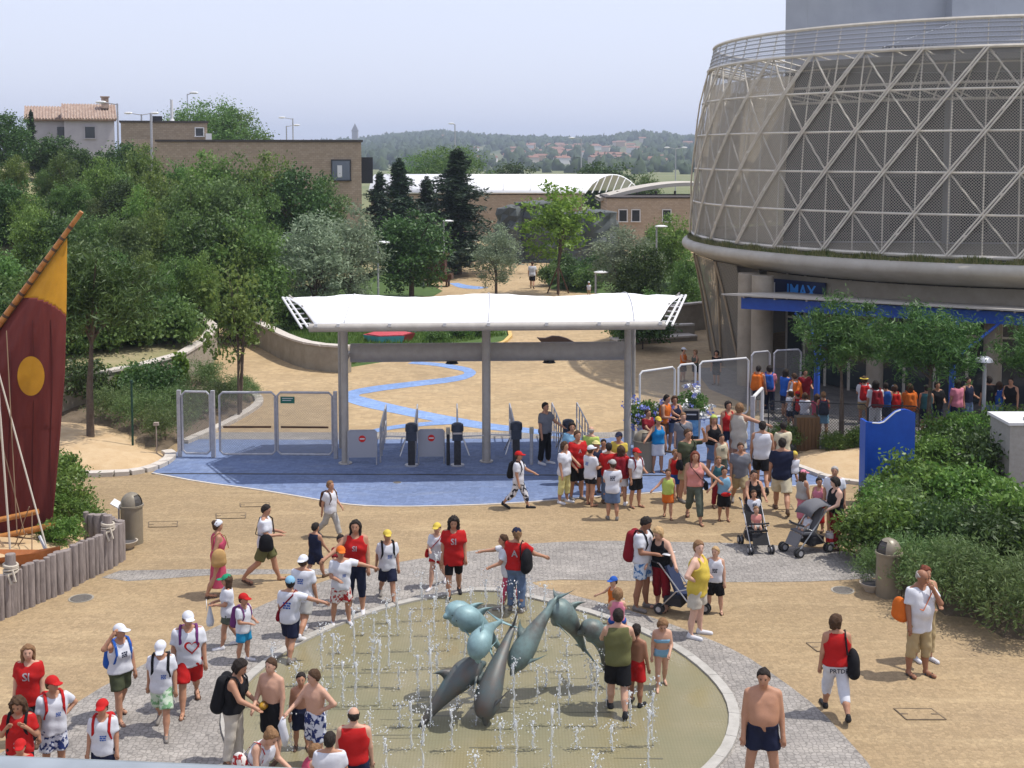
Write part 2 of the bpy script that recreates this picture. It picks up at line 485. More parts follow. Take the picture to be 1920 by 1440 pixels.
# rim in stone segments
rim_pts = smooth_path(basin, 1, True)
rim_base = MB()
cen = sum(rim_pts, Vector()) / len(rim_pts)
inn = [p_ - (p_ - cen).normalized() * .02 for p_ in rim_pts]; out_ = [p_ + (p_ - cen).normalized() * .15 for p_ in rim_pts]
nn = len(rim_pts)
rim_base.add([(q.x, q.y, .012) for q in inn] + [(q.x, q.y, .012) for q in out_], [(i, (i + 1) % nn, nn + (i + 1) % nn, nn + i) for i in range(nn)])
rimo = tag(rim_base.build('basin_rim', concrete), kind='structure')
rim_mat = mat('basin_rim_stone', C(196, 192, 184), .6, noise=(5, 4), col2=C(170, 166, 158))
for i in range(0, nn, 2):
    a1, a2, a3 = inn[i], inn[(i + 1) % nn], inn[(i + 2) % nn]; c1, c2, c3 = out_[i], out_[(i + 1) % nn], out_[(i + 2) % nn]
    a1 = a1.lerp(a2, .012); c1 = c1.lerp(c2, .012); a3 = a3.lerp(a2, .012); c3 = c3.lerp(c2, .012)
    bb = MB(); bb.prism([a1, a2, a3, c3, c2, c1], .013, .05)
    bb.build('rim_stone', rim_mat, rimo)

# ground covers
def cover(pix, joint=True, inset=0.0):
    pts = gp(pix)
    c = sum(pts, Vector()) / len(pts)
    b = MB()
    b.add([(q.x, q.y, .009) for q in pts], [tuple(range(len(pts)))])
    o = b.build('access_cover', tan); tag(o, kind='structure')
    f = MB()
    for i in range(len(pts)):
        f.beam(pts[i] + Vector((0, 0, .011)), pts[(i + 1) % len(pts)] + Vector((0, 0, .011)), .022, .007)
    for t in (0, 1):
        m_ = (pts[t] + pts[(t + 3) % 4]) / 2 if t == 0 else (pts[1] + pts[2]) / 2
        f.box(m_ + Vector((.06 if t == 0 else -.06, 0, .012)), (.12, .035, .008))
    f.build('frame', mat('cover_frame', C(104, 92, 78), .7, .2, noise=(6, 3), col2=C(150, 130, 104)), o)
for px in ([(1676, 1329), (1747, 1330), (1774, 1350), (1700, 1350)], [(1512, 1206), (1570, 1206), (1588, 1222), (1532, 1222)], [(279, 979), (333, 978), (332, 988), (279, 989)], [(405, 963), (461, 962), (460, 972), (406, 973)], [(450, 944), (505, 943), (505, 950), (451, 951)], [(1440, 948), (1483, 947), (1488, 955), (1462, 956)]):
    cover(px)
for px, py, r in ((152, 1122, .21), (1580, 1107, .2), (745, 905, .1)):
    q = G(px, py); b = MB(); b.lathe([(0, .016), (r * .85, .016), (r, .011), (r, .004)], 20, q)
    o = b.build('manhole_cover', mat('iron_cover', C(132, 126, 118), .6, .3, noise=(30, 2), col2=C(100, 96, 92)), smooth=False)
    tag(o, kind='structure')
    b = MB(); b.lathe([(r * 1.01, .006), (r * 1.15, .012), (r * 1.2, .006)], 20, q); b.build('frame', concrete, o)

# sand beds and kerbs
def mound(name, pix, m, h, step=.45, seed=0):
    pts = gp(pix); rs = random.Random(seed)
    xs = [p_.x for p_ in pts]; ys = [p_.y for p_ in pts]
    def inside(x, y):
        c = False; j = len(pts) - 1
        for i in range(len(pts)):
            if (pts[i].y > y) != (pts[j].y > y) and x < (pts[j].x - pts[i].x) * (y - pts[i].y) / (pts[j].y - pts[i].y) + pts[i].x: c = not c
            j = i
        return c
    def edge(x, y):
        q = Vector((x, y, 0)); best = 9e9
        for i in range(len(pts)):
            a_, b_ = pts[i], pts[(i + 1) % len(pts)]
            ab = b_ - a_; t = max(0, min(1, (q - a_).dot(ab) / max(1e-9, ab.length_squared)))
            best = min(best, (q - a_ - ab * t).length)
        return best
    nx = int((max(xs) - min(xs)) / step) + 3; ny = int((max(ys) - min(ys)) / step) + 3
    V = []; idx = {}
    F = []
    for j in range(ny):
        for i in range(nx):
            x = min(xs) - step + i * step; y = min(ys) - step + j * step
            ins = inside(x, y); e = edge(x, y)
            z = (min(h, .06 + h * e * .55) + rs.uniform(-.03, .03) * min(1, e)) if ins else -.15 - e * .1
            idx[i, j] = len(V); V.append((x, y, z))
    for j in range(ny - 1):
        for i in range(nx - 1): F.append((idx[i, j], idx[i + 1, j], idx[i + 1, j + 1], idx[i, j + 1]))
    b = MB(); b.add(V, F)
    o = b.build(name, m, smooth=True); tag(o, kind='structure'); return o
def kerb(pix, wd=.3, h=.12, piece=1.0, m=None, z=0.0):
    path = resample(smooth_path(gp(pix), 1), piece)
    base = MB()
    for a_, b_ in zip(path, path[1:]): base.beam(a_ + Vector((0, 0, .02)), b_ + Vector((0, 0, .02)), wd * .8, .05)
    o = tag(base.build('kerb', concrete), kind='structure')
    for a_, b_ in zip(path, path[1:]):
        d_ = (b_ - a_).normalized(); k = MB()
        k.beam(a_ + d_ * .012 + Vector((0, 0, h / 2)), b_ - d_ * .012 + Vector((0, 0, h / 2 + rnd.uniform(-.006, .006))), wd, h)
        k.build('kerb_stone', m or white_stone, o)
    return o
mound('sand_bed', [(-200, 893), (60, 892), (200, 890), (262, 884), (305, 868), (322, 852), (290, 848), (210, 800), (60, 790), (-200, 790)], sand, .35, seed=1)
kerb([(60, 894), (200, 892), (258, 888), (300, 876), (324, 858), (312, 850)], .32)
mound('sand_bed', [(-300, 1190), (0, 1158), (215, 1056), (180, 1000), (135, 960), (60, 930), (-300, 930)], sand, .55, seed=2)
kerb([(140, 960), (180, 980), (205, 1003), (214, 1022)], .3)
mound('sand_bed', [(1482, 868), (1560, 897), (1640, 908), (1700, 905), (1700, 838), (1600, 838), (1500, 848)], sand, .3, seed=3)
kerb([(1482, 872), (1560, 902), (1640, 911)], .22, .1)
mound('planting_bed', [(1592, 1000), (1602, 1060), (1640, 1108), (1700, 1128), (1800, 1165), (1960, 1215), (2400, 1215), (2400, 840), (1720, 845), (1640, 912)], soil, .3, .6, seed=4)
mound('planting_bed', [(345, 828), (420, 795), (478, 762), (486, 748), (455, 735), (400, 710), (330, 700), (100, 740), (100, 800), (215, 805), (300, 850)], soil, .35, .5, seed=5)
kerb([(345, 832), (420, 800), (470, 772), (487, 758), (484, 747), (470, 741)], .3)

# hillside on the left behind its retaining wall
wall_top = [(-40, 728, 1.3), (60, 715, 1.3), (140, 703, 1.3), (200, 697, 1.3), (260, 686, 1.3), (340, 664, 1.3), (385, 637, 1.3), (400, 612, 1.3), (342, 565, 1.3), (440, 552, 1.3), (503, 546, 1.3)]
foot = [G(x, y, z) for x, y, z in wall_top]
fy = [20, 36] + [q.y for q in foot] + [84, 95, 120, 180]
fx = [-34, -22] + [q.x for q in foot] + [-10.5, -9.5, -12, -20]
def footx(y): return float(np.interp(y, fy, fx))
def hill(x, y):
    u = footx(y) - x
    if u <= 0: return 0.0
    base = float(np.interp(y, [34, 42, 72, 90, 120], [.2, 1.15, 1.1, .5, .3]))
    z = base + .22 * u + .35 * math.sin(x * .35 + 1) * math.sin(y * .23) * min(1, u / 6)
    return min(z, 8.3 + .15 * math.sin(x * .2))
V = []; F = []
us = [0, .5, 1.2, 2, 3, 4.5, 6, 8, 10, 13, 16, 20, 25, 30, 36, 44, 55, 70, 95, 130]
ysg = list(np.linspace(34, 72, 42)) + list(np.linspace(74, 180, 40))
for y in ysg:
    for u in us:
        x = footx(y) - u
        V.append((x, y, hill(x, y) if u > 0 else hill(x - .01, y)))
for j in range(len(ysg) - 1):
    for i in range(len(us) - 1):
        k = j * len(us) + i; F.append((k, k + len(us), k + len(us) + 1, k + 1))
b = MB(); b.add(V, F)
hill_m = mat('dry_hillside_grass', (.17, .17, .07, 1), .95, noise=(.5, 8), col2=(.30, .25, .15, 1), bump=(5, .6))
ho = b.build('hillside', hill_m, smooth=True); tag(ho, kind='structure')
if ho.data.polygons[0].normal.z < 0: ho.data.flip_normals()
wall_m = mat('retaining_wall', C(176, 168, 152), .9, noise=(1.6, 6), col2=C(148, 138, 122), bump=(9, .4))
def wall(name, pts, h, t, label, m=wall_m, cap=True, z0=-.05, block=1.1):
    pts = [Vector((q[0], q[1], 0)) for q in pts]
    root = empty(name, pts[0], 0, label, 'wall')
    body = MB()
    L = []; R_ = []
    for i, p_ in enumerate(pts):
        tdir = (pts[min(i + 1, len(pts) - 1)] - pts[max(i - 1, 0)]).normalized()
        nr = Vector((-tdir.y, tdir.x, 0)) * t / 2
        L.append(p_ + nr - pts[0]); R_.append(p_ - nr - pts[0])
    k = len(pts)
    hs = h if isinstance(h, list) else [h] * k
    V = [(q.x, q.y, z0) for q in L] + [(q.x, q.y, z0) for q in R_] + [(q.x, q.y, hs[i]) for i, q in enumerate(L)] + [(q.x, q.y, hs[i]) for i, q in enumerate(R_)]
    F = []
    for i in range(k - 1):
        F += [(i, i + 1, 2 * k + i + 1, 2 * k + i), (k + i, 3 * k + i, 3 * k + i + 1, k + i + 1), (2 * k + i, 2 * k + i + 1, 3 * k + i + 1, 3 * k + i)]
    F += [(0, 2 * k, 3 * k, k), (k - 1, 2 * k - 1, 4 * k - 1, 3 * k - 1)]
    body.add(V, F); body.build('masonry', m, root)
    if cap:
        for i in range(k - 1):
            a_, b_ = pts[i] - pts[0], pts[i + 1] - pts[0]; dd = (b_ - a_).normalized()
            c = MB(); c.beam(a_ + dd * .008 + Vector((0, 0, hs[i] + .045)), b_ - dd * .008 + Vector((0, 0, hs[i + 1] + .045)), t + .1, .085)
            c.build('coping_stone', white_stone, root)
    return root
wp = resample(foot, 1.15)
wall('retaining_wall', wp, 1.28, .32, 'long curved grey retaining wall with pale coping at the foot of the tree covered slope')
w2 = resample(smooth_path(gp([(440, 625), (500, 655), (545, 680), (590, 694), (655, 699)]), 1), 1.0)
wall('retaining_wall', w2, [.75 + .3 * min(1, i / 4) for i in range(len(w2))], .34, 'short curved retaining wall bounding the grassy bed with the coloured seats')
wall('retaining_wall', resample([G(1150, 645), G(1225, 641), G(1298, 636)], .9), .18, .9, 'low pale step wall beside the left foot of the drum building')
wall('retaining_wall', resample([G(1205, 637), G(1300, 633)], .9), .62, .3, 'middle tier of the stepped terrace wall left of the drum building')
wall('retaining_wall', resample([G(1195, 622), G(1260, 624), G(1330, 616)], .9), 1.35, .3, 'tall upper terrace wall left of the drum building')
# green beds beyond the gate
lawn = mat('lawn', (.075, .12, .03, 1), .95, noise=(1.5, 7), col2=(.045, .085, .022, 1), bump=(40, .5))
mound('planting_bed', [(505, 640), (560, 668), (610, 686), (660, 692), (780, 668), (880, 660), (940, 645), (958, 628), (930, 606), (800, 580), (640, 560), (540, 560), (500, 600)], lawn, .18, .8, seed=6)
kerb([(780, 672), (880, 664), (942, 648), (962, 628), (934, 604)], .18, .12, m=mat('ochre_kerb', C(226, 190, 120), .8))
sheet('lawn', gp([(520, 556), (700, 560), (812, 556), (830, 546), (790, 525), (760, 505), (600, 505), (520, 530)]), .02, lawn)
mound('planting_bed', [(1015, 528), (1030, 541), (1080, 548), (1140, 552), (1250, 556), (1330, 560), (1330, 500), (1180, 492), (1080, 500), (1030, 512)], lawn, .5, 1.2, seed=8)
sheet('lawn', gp([(1180, 600), (1320, 612), (1340, 560), (1200, 556)]), .02, lawn)
sheet('lawn', gp([(300, 485), (790, 500), (900, 488), (920, 470), (820, 455), (300, 455)]), .02, lawn)
# ================================================================== entrance gate
def wire(name, col, per, cover, rough=.5, two=True, metal=.3):
    """woven / perforated sheet: round holes cut through by UV in metres"""
    if name in MATS: return MATS[name]
    m = mat(name, col, rough, metal)
    n, l, p = nodes_of(m)
    uv = n.new('ShaderNodeUVMap'); sx = n.new('ShaderNodeSeparateXYZ'); l.new(uv.outputs[0], sx.inputs[0])
    u = MATH(n, l, 'MULTIPLY', sx.outputs[0], 1 / per); v = MATH(n, l, 'MULTIPLY', sx.outputs[1], 1 / per)
    a = MATH(n, l, 'ABSOLUTE', MATH(n, l, 'SUBTRACT', MATH(n, l, 'FRACT', MATH(n, l, 'ADD', u, v)), .5))
    c = MATH(n, l, 'ABSOLUTE', MATH(n, l, 'SUBTRACT', MATH(n, l, 'FRACT', MATH(n, l, 'SUBTRACT', u, v)), .5))
    hole = MATH(n, l, 'LESS_THAN', MATH(n, l, 'MAXIMUM', a, c), .5 * math.sqrt(1 - cover))
    tr = n.new('ShaderNodeBsdfTransparent'); mx = n.new('ShaderNodeMixShader')
    l.new(hole, mx.inputs[0]); l.new(p.outputs[0], mx.inputs[1]); l.new(tr.outputs[0], mx.inputs[2])
    l.new(mx.outputs[0], n['Material Output'].inputs[0])
    return m
def quad_uv(name, a, b_, h, m, parent, z0=0.0):
    a, b_ = Vector(a), Vector(b_)
    me = bpy.data.meshes.new(name)
    me.from_pydata([(a.x, a.y, z0), (b_.x, b_.y, z0), (b_.x, b_.y, h), (a.x, a.y, h)], [], [(0, 1, 2, 3)])
    L = (b_ - a).length
    uv = me.uv_layers.new(name='UVMap')
    for i, q in enumerate(((0, z0), (L, z0), (L, h), (0, h))): uv.data[i].uv = q
    return link(name, me, m, parent)
gate_wire = wire('gate_wire_mesh', C(176, 174, 168), .05, .36, .5)
GO = G(912, 866); GR = rad(2.9)
gate = empty('entrance_gate', GO, GR, 'grey steel entrance gate with a long white tensile canopy over three posts', 'gate')
for x in (-4.12, 0.0, 4.16):
    b = MB(); b.tube([(x, 0, 0), (x, 0, 4.3)], .105 if x else .125, 16); b.lathe([(.2, 0), (.2, .03), (.12, .035)], 16, (x, 0, .01))
    b.build('post', grey_paint, gate, smooth=False); smooth_angle(gate.children[-1])
for x in (-4.42, 4.62):
    b = MB(); b.tube([(x, 1.9, 0), (x, 1.9, 4.3)], .06, 10); b.box((x, 1.9, 4.1), (.22, .22, .16)); smooth_angle(b.build('rear_post', grey_paint, gate))
b = MB(); b.tube([(-4.0, .75, 3.14), (4.3, .75, 3.14)], .28, 24); smooth_angle(b.build('shutter_drum', grey_paint, gate))
for x in (-1.0, 1.9):
    b = MB(); b.lathe([(.0, 0), (.2, 0), (.14, .07), (0, .08)], 12, (x, .75, 2.8)); b.build('drain_spout', dark_steel, gate)
b = MB()
for x in (-4.05, .05, 4.2): b.box((x, .4, 3.14), (.1, .75, .12))
b.build('bracket', grey_paint, gate)
# membrane
canvas = mat('white_canopy_membrane', (.82, .82, .82, 1), .55, noise=(1.2, 5), col2=(.77, .77, .775, 1), spec=.3)
nu, nv = 64, 16
V = []; F = []
for j in range(nv + 1):
    v = -1 + 2 * j / nv
    hw = 5.74 - .98 * abs(v)
    for i in range(nu + 1):
        x = -hw + 2 * hw * i / nu
        z = 4.38 + .52 * (1 - v * v) + (.05 * math.cos(2 * math.pi * (x + 4.1) / 4.1) - .03) * (1 - v * v) - .05 * math.exp(-((abs(x) - 4.75) / .35) ** 2) * (1 - v * v)
        z += .012 * math.sin(x * 9 + v * 7) * math.sin(x * 2.3)
        V.append((x, .2 + 2.15 * v, z))
n1 = len(V)
for j in range(nv):
    for i in range(nu):
        k = j * (nu + 1) + i; F.append((k, k + 1, k + nu + 2, k + nu + 1))
b = MB(); b.add(V, F); mem = b.build('canopy_membrane', canvas, gate, smooth=True)
so = mem.modifiers.new('t', 'SOLIDIFY'); so.thickness = .02
def zc(x, v): return 4.38 + .52 * (1 - v * v) + (.05 * math.cos(2 * math.pi * (x + 4.1) / 4.1) - .03) * (1 - v * v)
seam_m = mat('canopy_seam', C(196, 196, 200), .6)
for x in (-3.95, 0, 4.05):
    b = MB(); b.tube([(x + .1 * (1 - v * v), .2 + 2.15 * v, zc(x, v) + .022) for v in np.linspace(-.98, .98, 15)], .012, 5)
    b.build('seam', seam_m, gate)
b = MB(); b.tube([(-4.9, -1.98, 4.28), (4.9, -1.98, 4.28)], .115, 14); smooth_angle(b.build('edge_tube', grey_paint, gate))
b = MB(); b.tube([(-4.9, 2.36, 4.28), (4.9, 2.36, 4.28)], .115, 14); smooth_angle(b.build('edge_tube', grey_paint, gate))
for x in (-4.7, -4.1, -2.7, -1.2, 0, 1.6, 3.05, 3.85, 4.75):
    b = MB(); b.box((x, -2.1, 4.36), (.09, .06, .09)); b.build('membrane_clamp', white_paint, gate)
for s in (-1, 1):
    b = MB()
    for q in (0, .2):
        b.tube([(s * (4.92 + q * .9), -1.98, 4.28 + .02 * q), (s * (5.78 + q * .6), .2, 4.86), (s * (4.92 + q * .9), 2.36, 4.28)], .035, 8)
    for t in np.linspace(.12, .92, 6):
        for yy, sg in ((-1.98, 1), (2.36, -1)):
            p0 = Vector((s * 4.92, yy, 4.28)).lerp(Vector((s * 5.78, .2, 4.86)), t); p1 = Vector((s * 5.1, yy, 4.28)).lerp(Vector((s * 5.9, .2, 4.86)), t)
            b.tube([p0 - Vector((s * .16, 0, -.02)), p1], .02, 6)
    b.build('end_frame', white_paint, gate)
for s in (-1, 1):
    for y in (-.9, .2, 1.3): b = MB(); b.tube([(s * 4.9, y, 4.23), (s * (5.72 - .98 * abs((y - .2) / 2.15)), y, 4.38 + .62 * (1 - ((y - .2) / 2.15) ** 2) - .06)], .025, 6); b.build('canopy_rib', grey_paint, gate)
for x in (-4.1, 0, 4.23): b = MB(); b.tube([(x, -1.98, 4.28), (x, .2, 4.63), (x, 2.36, 4.28)], .05, 8); b.build('canopy_rib', grey_paint, gate)

# turnstiles, rails, no-entry boards (placed in the gate's own axes)
GM = Matrix.Translation(GO) @ Matrix.Rotation(GR, 4, 'Z')
def gw(x, y, z=0.0): return GM @ Vector((x, y, z))
turn_blue = mat('turnstile_casing', C(84, 92, 108, .6), .45, .5, noise=(8, 3), col2=C(66, 74, 90, .6))
def turnstile():
    r = empty('turnstile')
    b = MB(); b.box((0, 0, .42), (.2, .22, .84)); b.build('pedestal', dark_steel, r)
    b = MB(); b.box((0, 0, .9), (.3, .36, .26)); b.lathe([(.0, .25), (.1, .24), (.17, .2), (.18, .1), (.18, 0)], 14, (0, 0, 1.02)); smooth_angle(b.build('head', turn_blue, r), 30)
    b = MB(); b.box((0, -.185, .99), (.26, .02, .05)); b.build('reader_slot', chrome, r)
    b = MB(); b.lathe([(0, .0), (.2, 0), (.2, .04), (0, .05)], 12, (0, 0, .003)); b.build('base_plate', steel, r)
    h = Vector((0, .0, .86))
    for k, (dx, dy, dz) in enumerate(((.62, 0, .02), (.2, -.25, -.5), (.18, .3, -.5))):
        b = MB(); b.tube([h + Vector((.14, 0, 0)), h + Vector((.14 + dx, dy, dz))], .018, 8); b.build('arm', chrome, r)
    return r
ts0 = turnstile()
spots = [(-2.18, -.35, 1, 'turnstile between the two no-entry boards, arm towards the left lane'), (-.85, -.4, 0, 'turnstile just left of the middle gate post'), (.86, -.3, 1, 'turnstile just right of the middle gate post'), (2.4, -.1, 1, 'turnstile under the hand of the man in grey shirt')]
for i, (x, y, fl, lb) in enumerate(spots):
    o = ts0 if i == 0 else copy_tree(ts0)
    o.location = gw(x, y); o.rotation_euler.z = GR + (math.pi if fl else 0)
    tag(o, 'grey ' + lb, 'turnstile', 'turnstiles under the entrance canopy')
def handrail(L):
    r = empty('handrail')
    b = MB(); b.tube([(0, 0, .0), (0, 0, 1.03), (0, .04, 1.07), (0, L - .04, 1.07), (0, L, 1.03), (0, L, 0)], .024, 8); smooth_angle(b.build('rail', steel, r))
    b = MB(); b.tube([(0, .02, .55), (0, L - .02, .55)], .018, 8); b.build('mid_rail', steel, r)
    for k in (1, 2, 3):
        b = MB(); b.tube([(0, L * k / 4, 0), (0, L * k / 4, 1.06)], .02, 8); b.build('baluster', steel, r)
    return r
h0 = handrail(3.2)
for i, (x, lb) in enumerate([(-3.1, 'between the first no-entry board and the first turnstile lane'), (-2.1, 'running back behind the leftmost turnstile'), (-.84, 'running back behind the turnstile left of the middle post'), (.84, 'running back behind the turnstile right of the middle post'), (2.2, 'beside the man in grey shirt'), (3.0, 'nearest the right gate post')]):
    o = h0 if i == 0 else copy_tree(h0)
    o.location = gw(x, .05); o.rotation_euler.z = GR
    tag(o, 'steel queue handrail ' + lb, 'handrail', 'queue rails of the turnstile lanes')
board_m = mat('grey_board', C(176, 178, 186), .6)
red_sign = mat('red_sign', C(206, 40, 36, .9), .5)
for x0, x1, lb in ((-4.02, -3.2, 'beside the left gate post'), (-1.98, -1.24, 'between the first two turnstiles')):
    r = empty('barrier_board', gw((x0 + x1) / 2, -.2), GR, 'grey barrier board with a red no-entry disc ' + lb, 'barrier', 'no-entry boards')
    w_ = x1 - x0
    b = MB(); b.box((0, 0, .62), (w_, .03, .78)); b.build('panel', board_m, r)
    b = MB(); b.tube([(-w_ / 2, 0, 0), (-w_ / 2, 0, .98), (-w_ / 2 + .05, 0, 1.03), (w_ / 2 - .05, 0, 1.03), (w_ / 2, 0, .98), (w_ / 2, 0, 0)], .02, 8); b.build('frame', steel, r)
    b = MB(); b.lathe([(0, 0), (.1, 0), (.1, .006), (0, .006)], 20, (0, -.016, .78), R=Matrix.Rotation(rad(90), 3, 'X')); d_ = b.build('no_entry_disc', red_sign, r)
    b = MB(); b.box((0, -.026, .78), (.14, .006, .035)); b.build('white_bar', white_paint, d_)
for i, (x, y, lb) in enumerate(((-1.12, -.35, 'left of the second turnstile'), (1.3, -.4, 'right of the third turnstile'))):
    r = empty('ticket_post', gw(x, y), GR, 'slim steel ticket post ' + lb, 'post', 'ticket posts')
    b = MB(); b.tube([(0, 0, 0), (0, 0, .95)], .05, 10); b.build('column', dark_steel if i == 0 else steel, r)
    b = MB(); b.box((0, -.03, 1.02), (.12, .1, .18), R=Matrix.Rotation(rad(20), 3, 'X')); b.build('reader', mat('reader_cream', C(196, 188, 168), .5), r)

# wire mesh gates left of the posts
def mesh_panel(a, b_, h, label, bar=False, sign=None, post=(False, False), m=gate_wire, frame=steel, rad_=.035, group='wire mesh gates', z0=.12):
    a, b_ = Vector(a), Vector(b_); a.z = b_.z = 0
    L = (b_ - a).length; an = math.atan2(b_.y - a.y, b_.x - a.x)
    r = empty('mesh_gate', a, an, label, 'gate', group)
    c = .1
    f = MB(); f.tube([(c, 0, z0), (0, 0, z0 + c), (0, 0, h - c), (c, 0, h), (L - c, 0, h), (L, 0, h - c), (L, 0, z0 + c), (L - c, 0, z0)], rad_, 8, close=True)
    smooth_angle(f.build('frame', frame, r))
    quad_uv('wire_mesh', (.03, 0, 0), (L - .03, 0, 0), h - .03, m, r, z0 + .03)
    if bar:
        q = MB(); q.box((L / 2, -.05, .95), (L * .86, .05, .05)); q.build('push_bar', brown_wood, r)
    if sign:
        q = MB(); q.box((.32, -.04, h - .22), (.42, .015, .2)); s_ = q.build('sign_plate', mat('green_sign', C(40, 110, 96, .8), .5), r)
        q = MB(); q.box((.32, -.05, h - .17), (.32, .006, .018)); q.box((.3, -.05, h - .23), (.26, .006, .018)); q.build('sign_line', white_paint, s_)
    for k, e in enumerate(post):
        if e:
            q = MB(); q.box(((-.09 if k == 0 else L + .09), 0, (h + .04) / 2), (.11, .11, h + .04)); q.build('post', steel, r)
    return r
mesh_panel(G(343, 857), G(395, 858), 1.98, 'narrow single wire mesh gate beside the green bushes', post=(True, True))
mesh_panel(G(413, 859), G(517, 859), 1.98, 'left leaf of the double wire mesh gate with a brown push bar', bar=True)
mesh_panel(G(521, 859), G(624, 860), 1.98, 'right leaf of the double wire mesh gate with a small green sign', bar=True, sign=True, post=(False, True))
# fence on the right of the gate
fw = white_paint
mesh_panel(G(1199, 808), G(1264, 796), 1.95, 'white framed fence panel behind the blue flower pot', frame=fw, group='white framed fence panels right of the gate', z0=.06)
mesh_panel(G(1271, 794), G(1303, 790), 1.98, 'narrow white framed fence panel above the white flower pot', frame=fw, group='white framed fence panels right of the gate', z0=.06)
mesh_panel(G(1311, 788), G(1402, 778), 2.0, 'wide white framed fence panel between flower pots and drum entrance', frame=fw, group='white framed fence panels right of the gate', z0=.06)
mesh_panel(G(1408, 776), G(1442, 772), 2.15, 'small fence panel in the shade by the two round columns', frame=steel, group='steel fence panels by the drum entrance', z0=.06)
mesh_panel(G(1450, 771), G(1500, 768), 2.15, 'second shaded fence panel right of the round columns', frame=steel, group='steel fence panels by the drum entrance', z0=.06)
mesh_panel(G(1411, 872), G(1428, 850), 2.0, 'white gate leaf standing open, seen edge on, held by the woman in olive', frame=fw, group='white framed fence panels right of the gate', post=(True, False), rad_=.05)
# low wire fence in front of the entrance court
for i, (p0, p1) in enumerate((((1440, 832), (1530, 836)), ((1532, 836), (1625, 840)), ((1627, 840), (1722, 844)))):
    mesh_panel(G(*p0), G(*p1), 1.35, ['dark wire fence by the wooden planter', 'dark wire fence behind the sandy bed and pine trunk', 'dark wire fence behind the blue panel'][i], frame=dark_steel, m=wire('dark_fence_wire', (.06, .065, .065, 1), .09, .3), group='dark wire fence', rad_=.02, z0=.02)
# bins
bin_m = mat('bin_taupe', C(150, 140, 122), .4, .1, noise=(3, 4), col2=C(136, 126, 108), spec=.5)
def litter_bin(loc, rz, label):
    r = empty('litter_bin', loc, rz, label, 'bin', 'domed litter bins')
    b = MB(); b.lathe([(.0, .0), (.25, 0), (.25, .88), (.0, .88)], 28); smooth_angle(b.build('body', bin_m, r))
    b = MB(); b.lathe([(.25, .865), (.275, .87), (.275, .91), (.25, .915)], 28); smooth_angle(b.build('rim', bin_m, r))
    V = []; F = []
    b = MB(); prof = [(.25 * math.cos(t), .9 + .3 * math.sin(t)) for t in np.linspace(0, math.pi / 2, 9)]
    b.lathe(prof, 22, a0=rad(-90 + 38), a1=rad(270 - 38)); b.lathe([(.25 * math.cos(t), .9 + .3 * math.sin(t)) for t in np.linspace(.95, math.pi / 2, 4)], 6, a0=rad(-90 - 38), a1=rad(-90 + 38))
    smooth_angle(b.build('dome', bin_m, r), 60)
    b = MB(); b.lathe([(.23 * math.cos(t), .9 + .28 * math.sin(t)) for t in np.linspace(0, 1.2, 5)], 8, a0=rad(-90 - 40), a1=rad(-90 + 40)); b.build('flap', mat('bin_flap', (.06, .055, .05, 1), .5), r)
    return r
litter_bin(G(1665, 1116), rad(-70), 'taupe domed litter bin at the edge of the right shrubbery')
litter_bin(G(248, 1018), rad(75), 'taupe domed litter bin next to the log palisade')
litter_bin(G(1206, 884), rad(20), 'grey domed litter bin in the crowd beside the right gate post').scale = (1.12, 1.12, 1.0)
stone_bowl = mat('pale_concrete_bowl', C(206, 194, 178), .8, noise=(9, 3), col2=C(188, 176, 158))
for px, py, lb in ((1634, 1108, 'shallow pale concrete bowl beside the right shrubbery bin'), (238, 1028, 'shallow pale concrete bowl beside the palisade bin')):
    r = empty('ash_bowl', G(px, py), 0, lb, 'bowl', 'concrete bowls')
    b = MB(); b.lathe([(0, .0), (.13, 0), (.15, .03), (.24, .16), (.25, .18), (.22, .18), (.2, .14), (0, .12)], 24); smooth_angle(b.build('bowl', stone_bowl, r))
    b = MB(); b.lathe([(0, .15), (.205, .15)], 20); b.build('ash_fill', mat('ash', C(96, 92, 92), .9), r)
r = empty('info_stand', G(224, 1018), 0, 'small slanted sign plate on a thin post beside the palisade bin', 'sign')
b = MB(); b.tube([(0, 0, 0), (0, 0, .86)], .022, 8); b.build('post', steel, r)
b = MB(); b.box((0, 0, .9), (.34, .24, .02), R=Matrix.Rotation(rad(30), 3, 'Y') @ Matrix.Rotation(rad(14), 3, 'X')); b.build('plate', white_paint, r)
b = MB(); b.tube([(0, 0, 0), (0, 0, .9)], .02, 8); b.box((0, 0, .92), (.14, .12, .09))
tag(b.build('path_light', mat('path_light_grey', C(176, 160, 146), .5), loc=G(294, 852, .1)), 'thin short path light post at the edge of the left sand bed', 'lamp')
b = MB(); b.tube([(0, 0, 0), (0, 0, 2.0)], .035, 8); b.tube([(0, 0, 1.97), (0, 0, 2.06)], .05, 8)
tag(b.build('fence_post', mat('dark_green_paint', (.012, .045, .03, 1), .5), loc=G(249, 838, .1)), 'dark green steel fence post among the left bushes', 'post')
# insulated jug
r = empty('drink_cooler', G(1558, 1030), 0, 'red insulated drinks jug with a white lid standing by the pushchair', 'cooler')
b = MB(); b.lathe([(0, 0), (.11, 0), (.12, .03), (.12, .26), (.1, .3)], 18); smooth_angle(b.build('body', mat('red_plastic', C(196, 30, 34, .9), .4), r))
b = MB(); b.lathe([(.11, .28), (.12, .3), (.11, .36), (.05, .38), (0, .385)], 18); smooth_angle(b.build('lid', white_paint, r))
b = MB(); b.tube([(-.12, 0, .26), (-.12, 0, .42), (.12, 0, .42), (.12, 0, .26)], .012, 6); b.build('handle', white_paint, r)
b = MB(); b.box((0, -.121, .15), (.1, .006, .1)); b.build('label', white_paint, r)

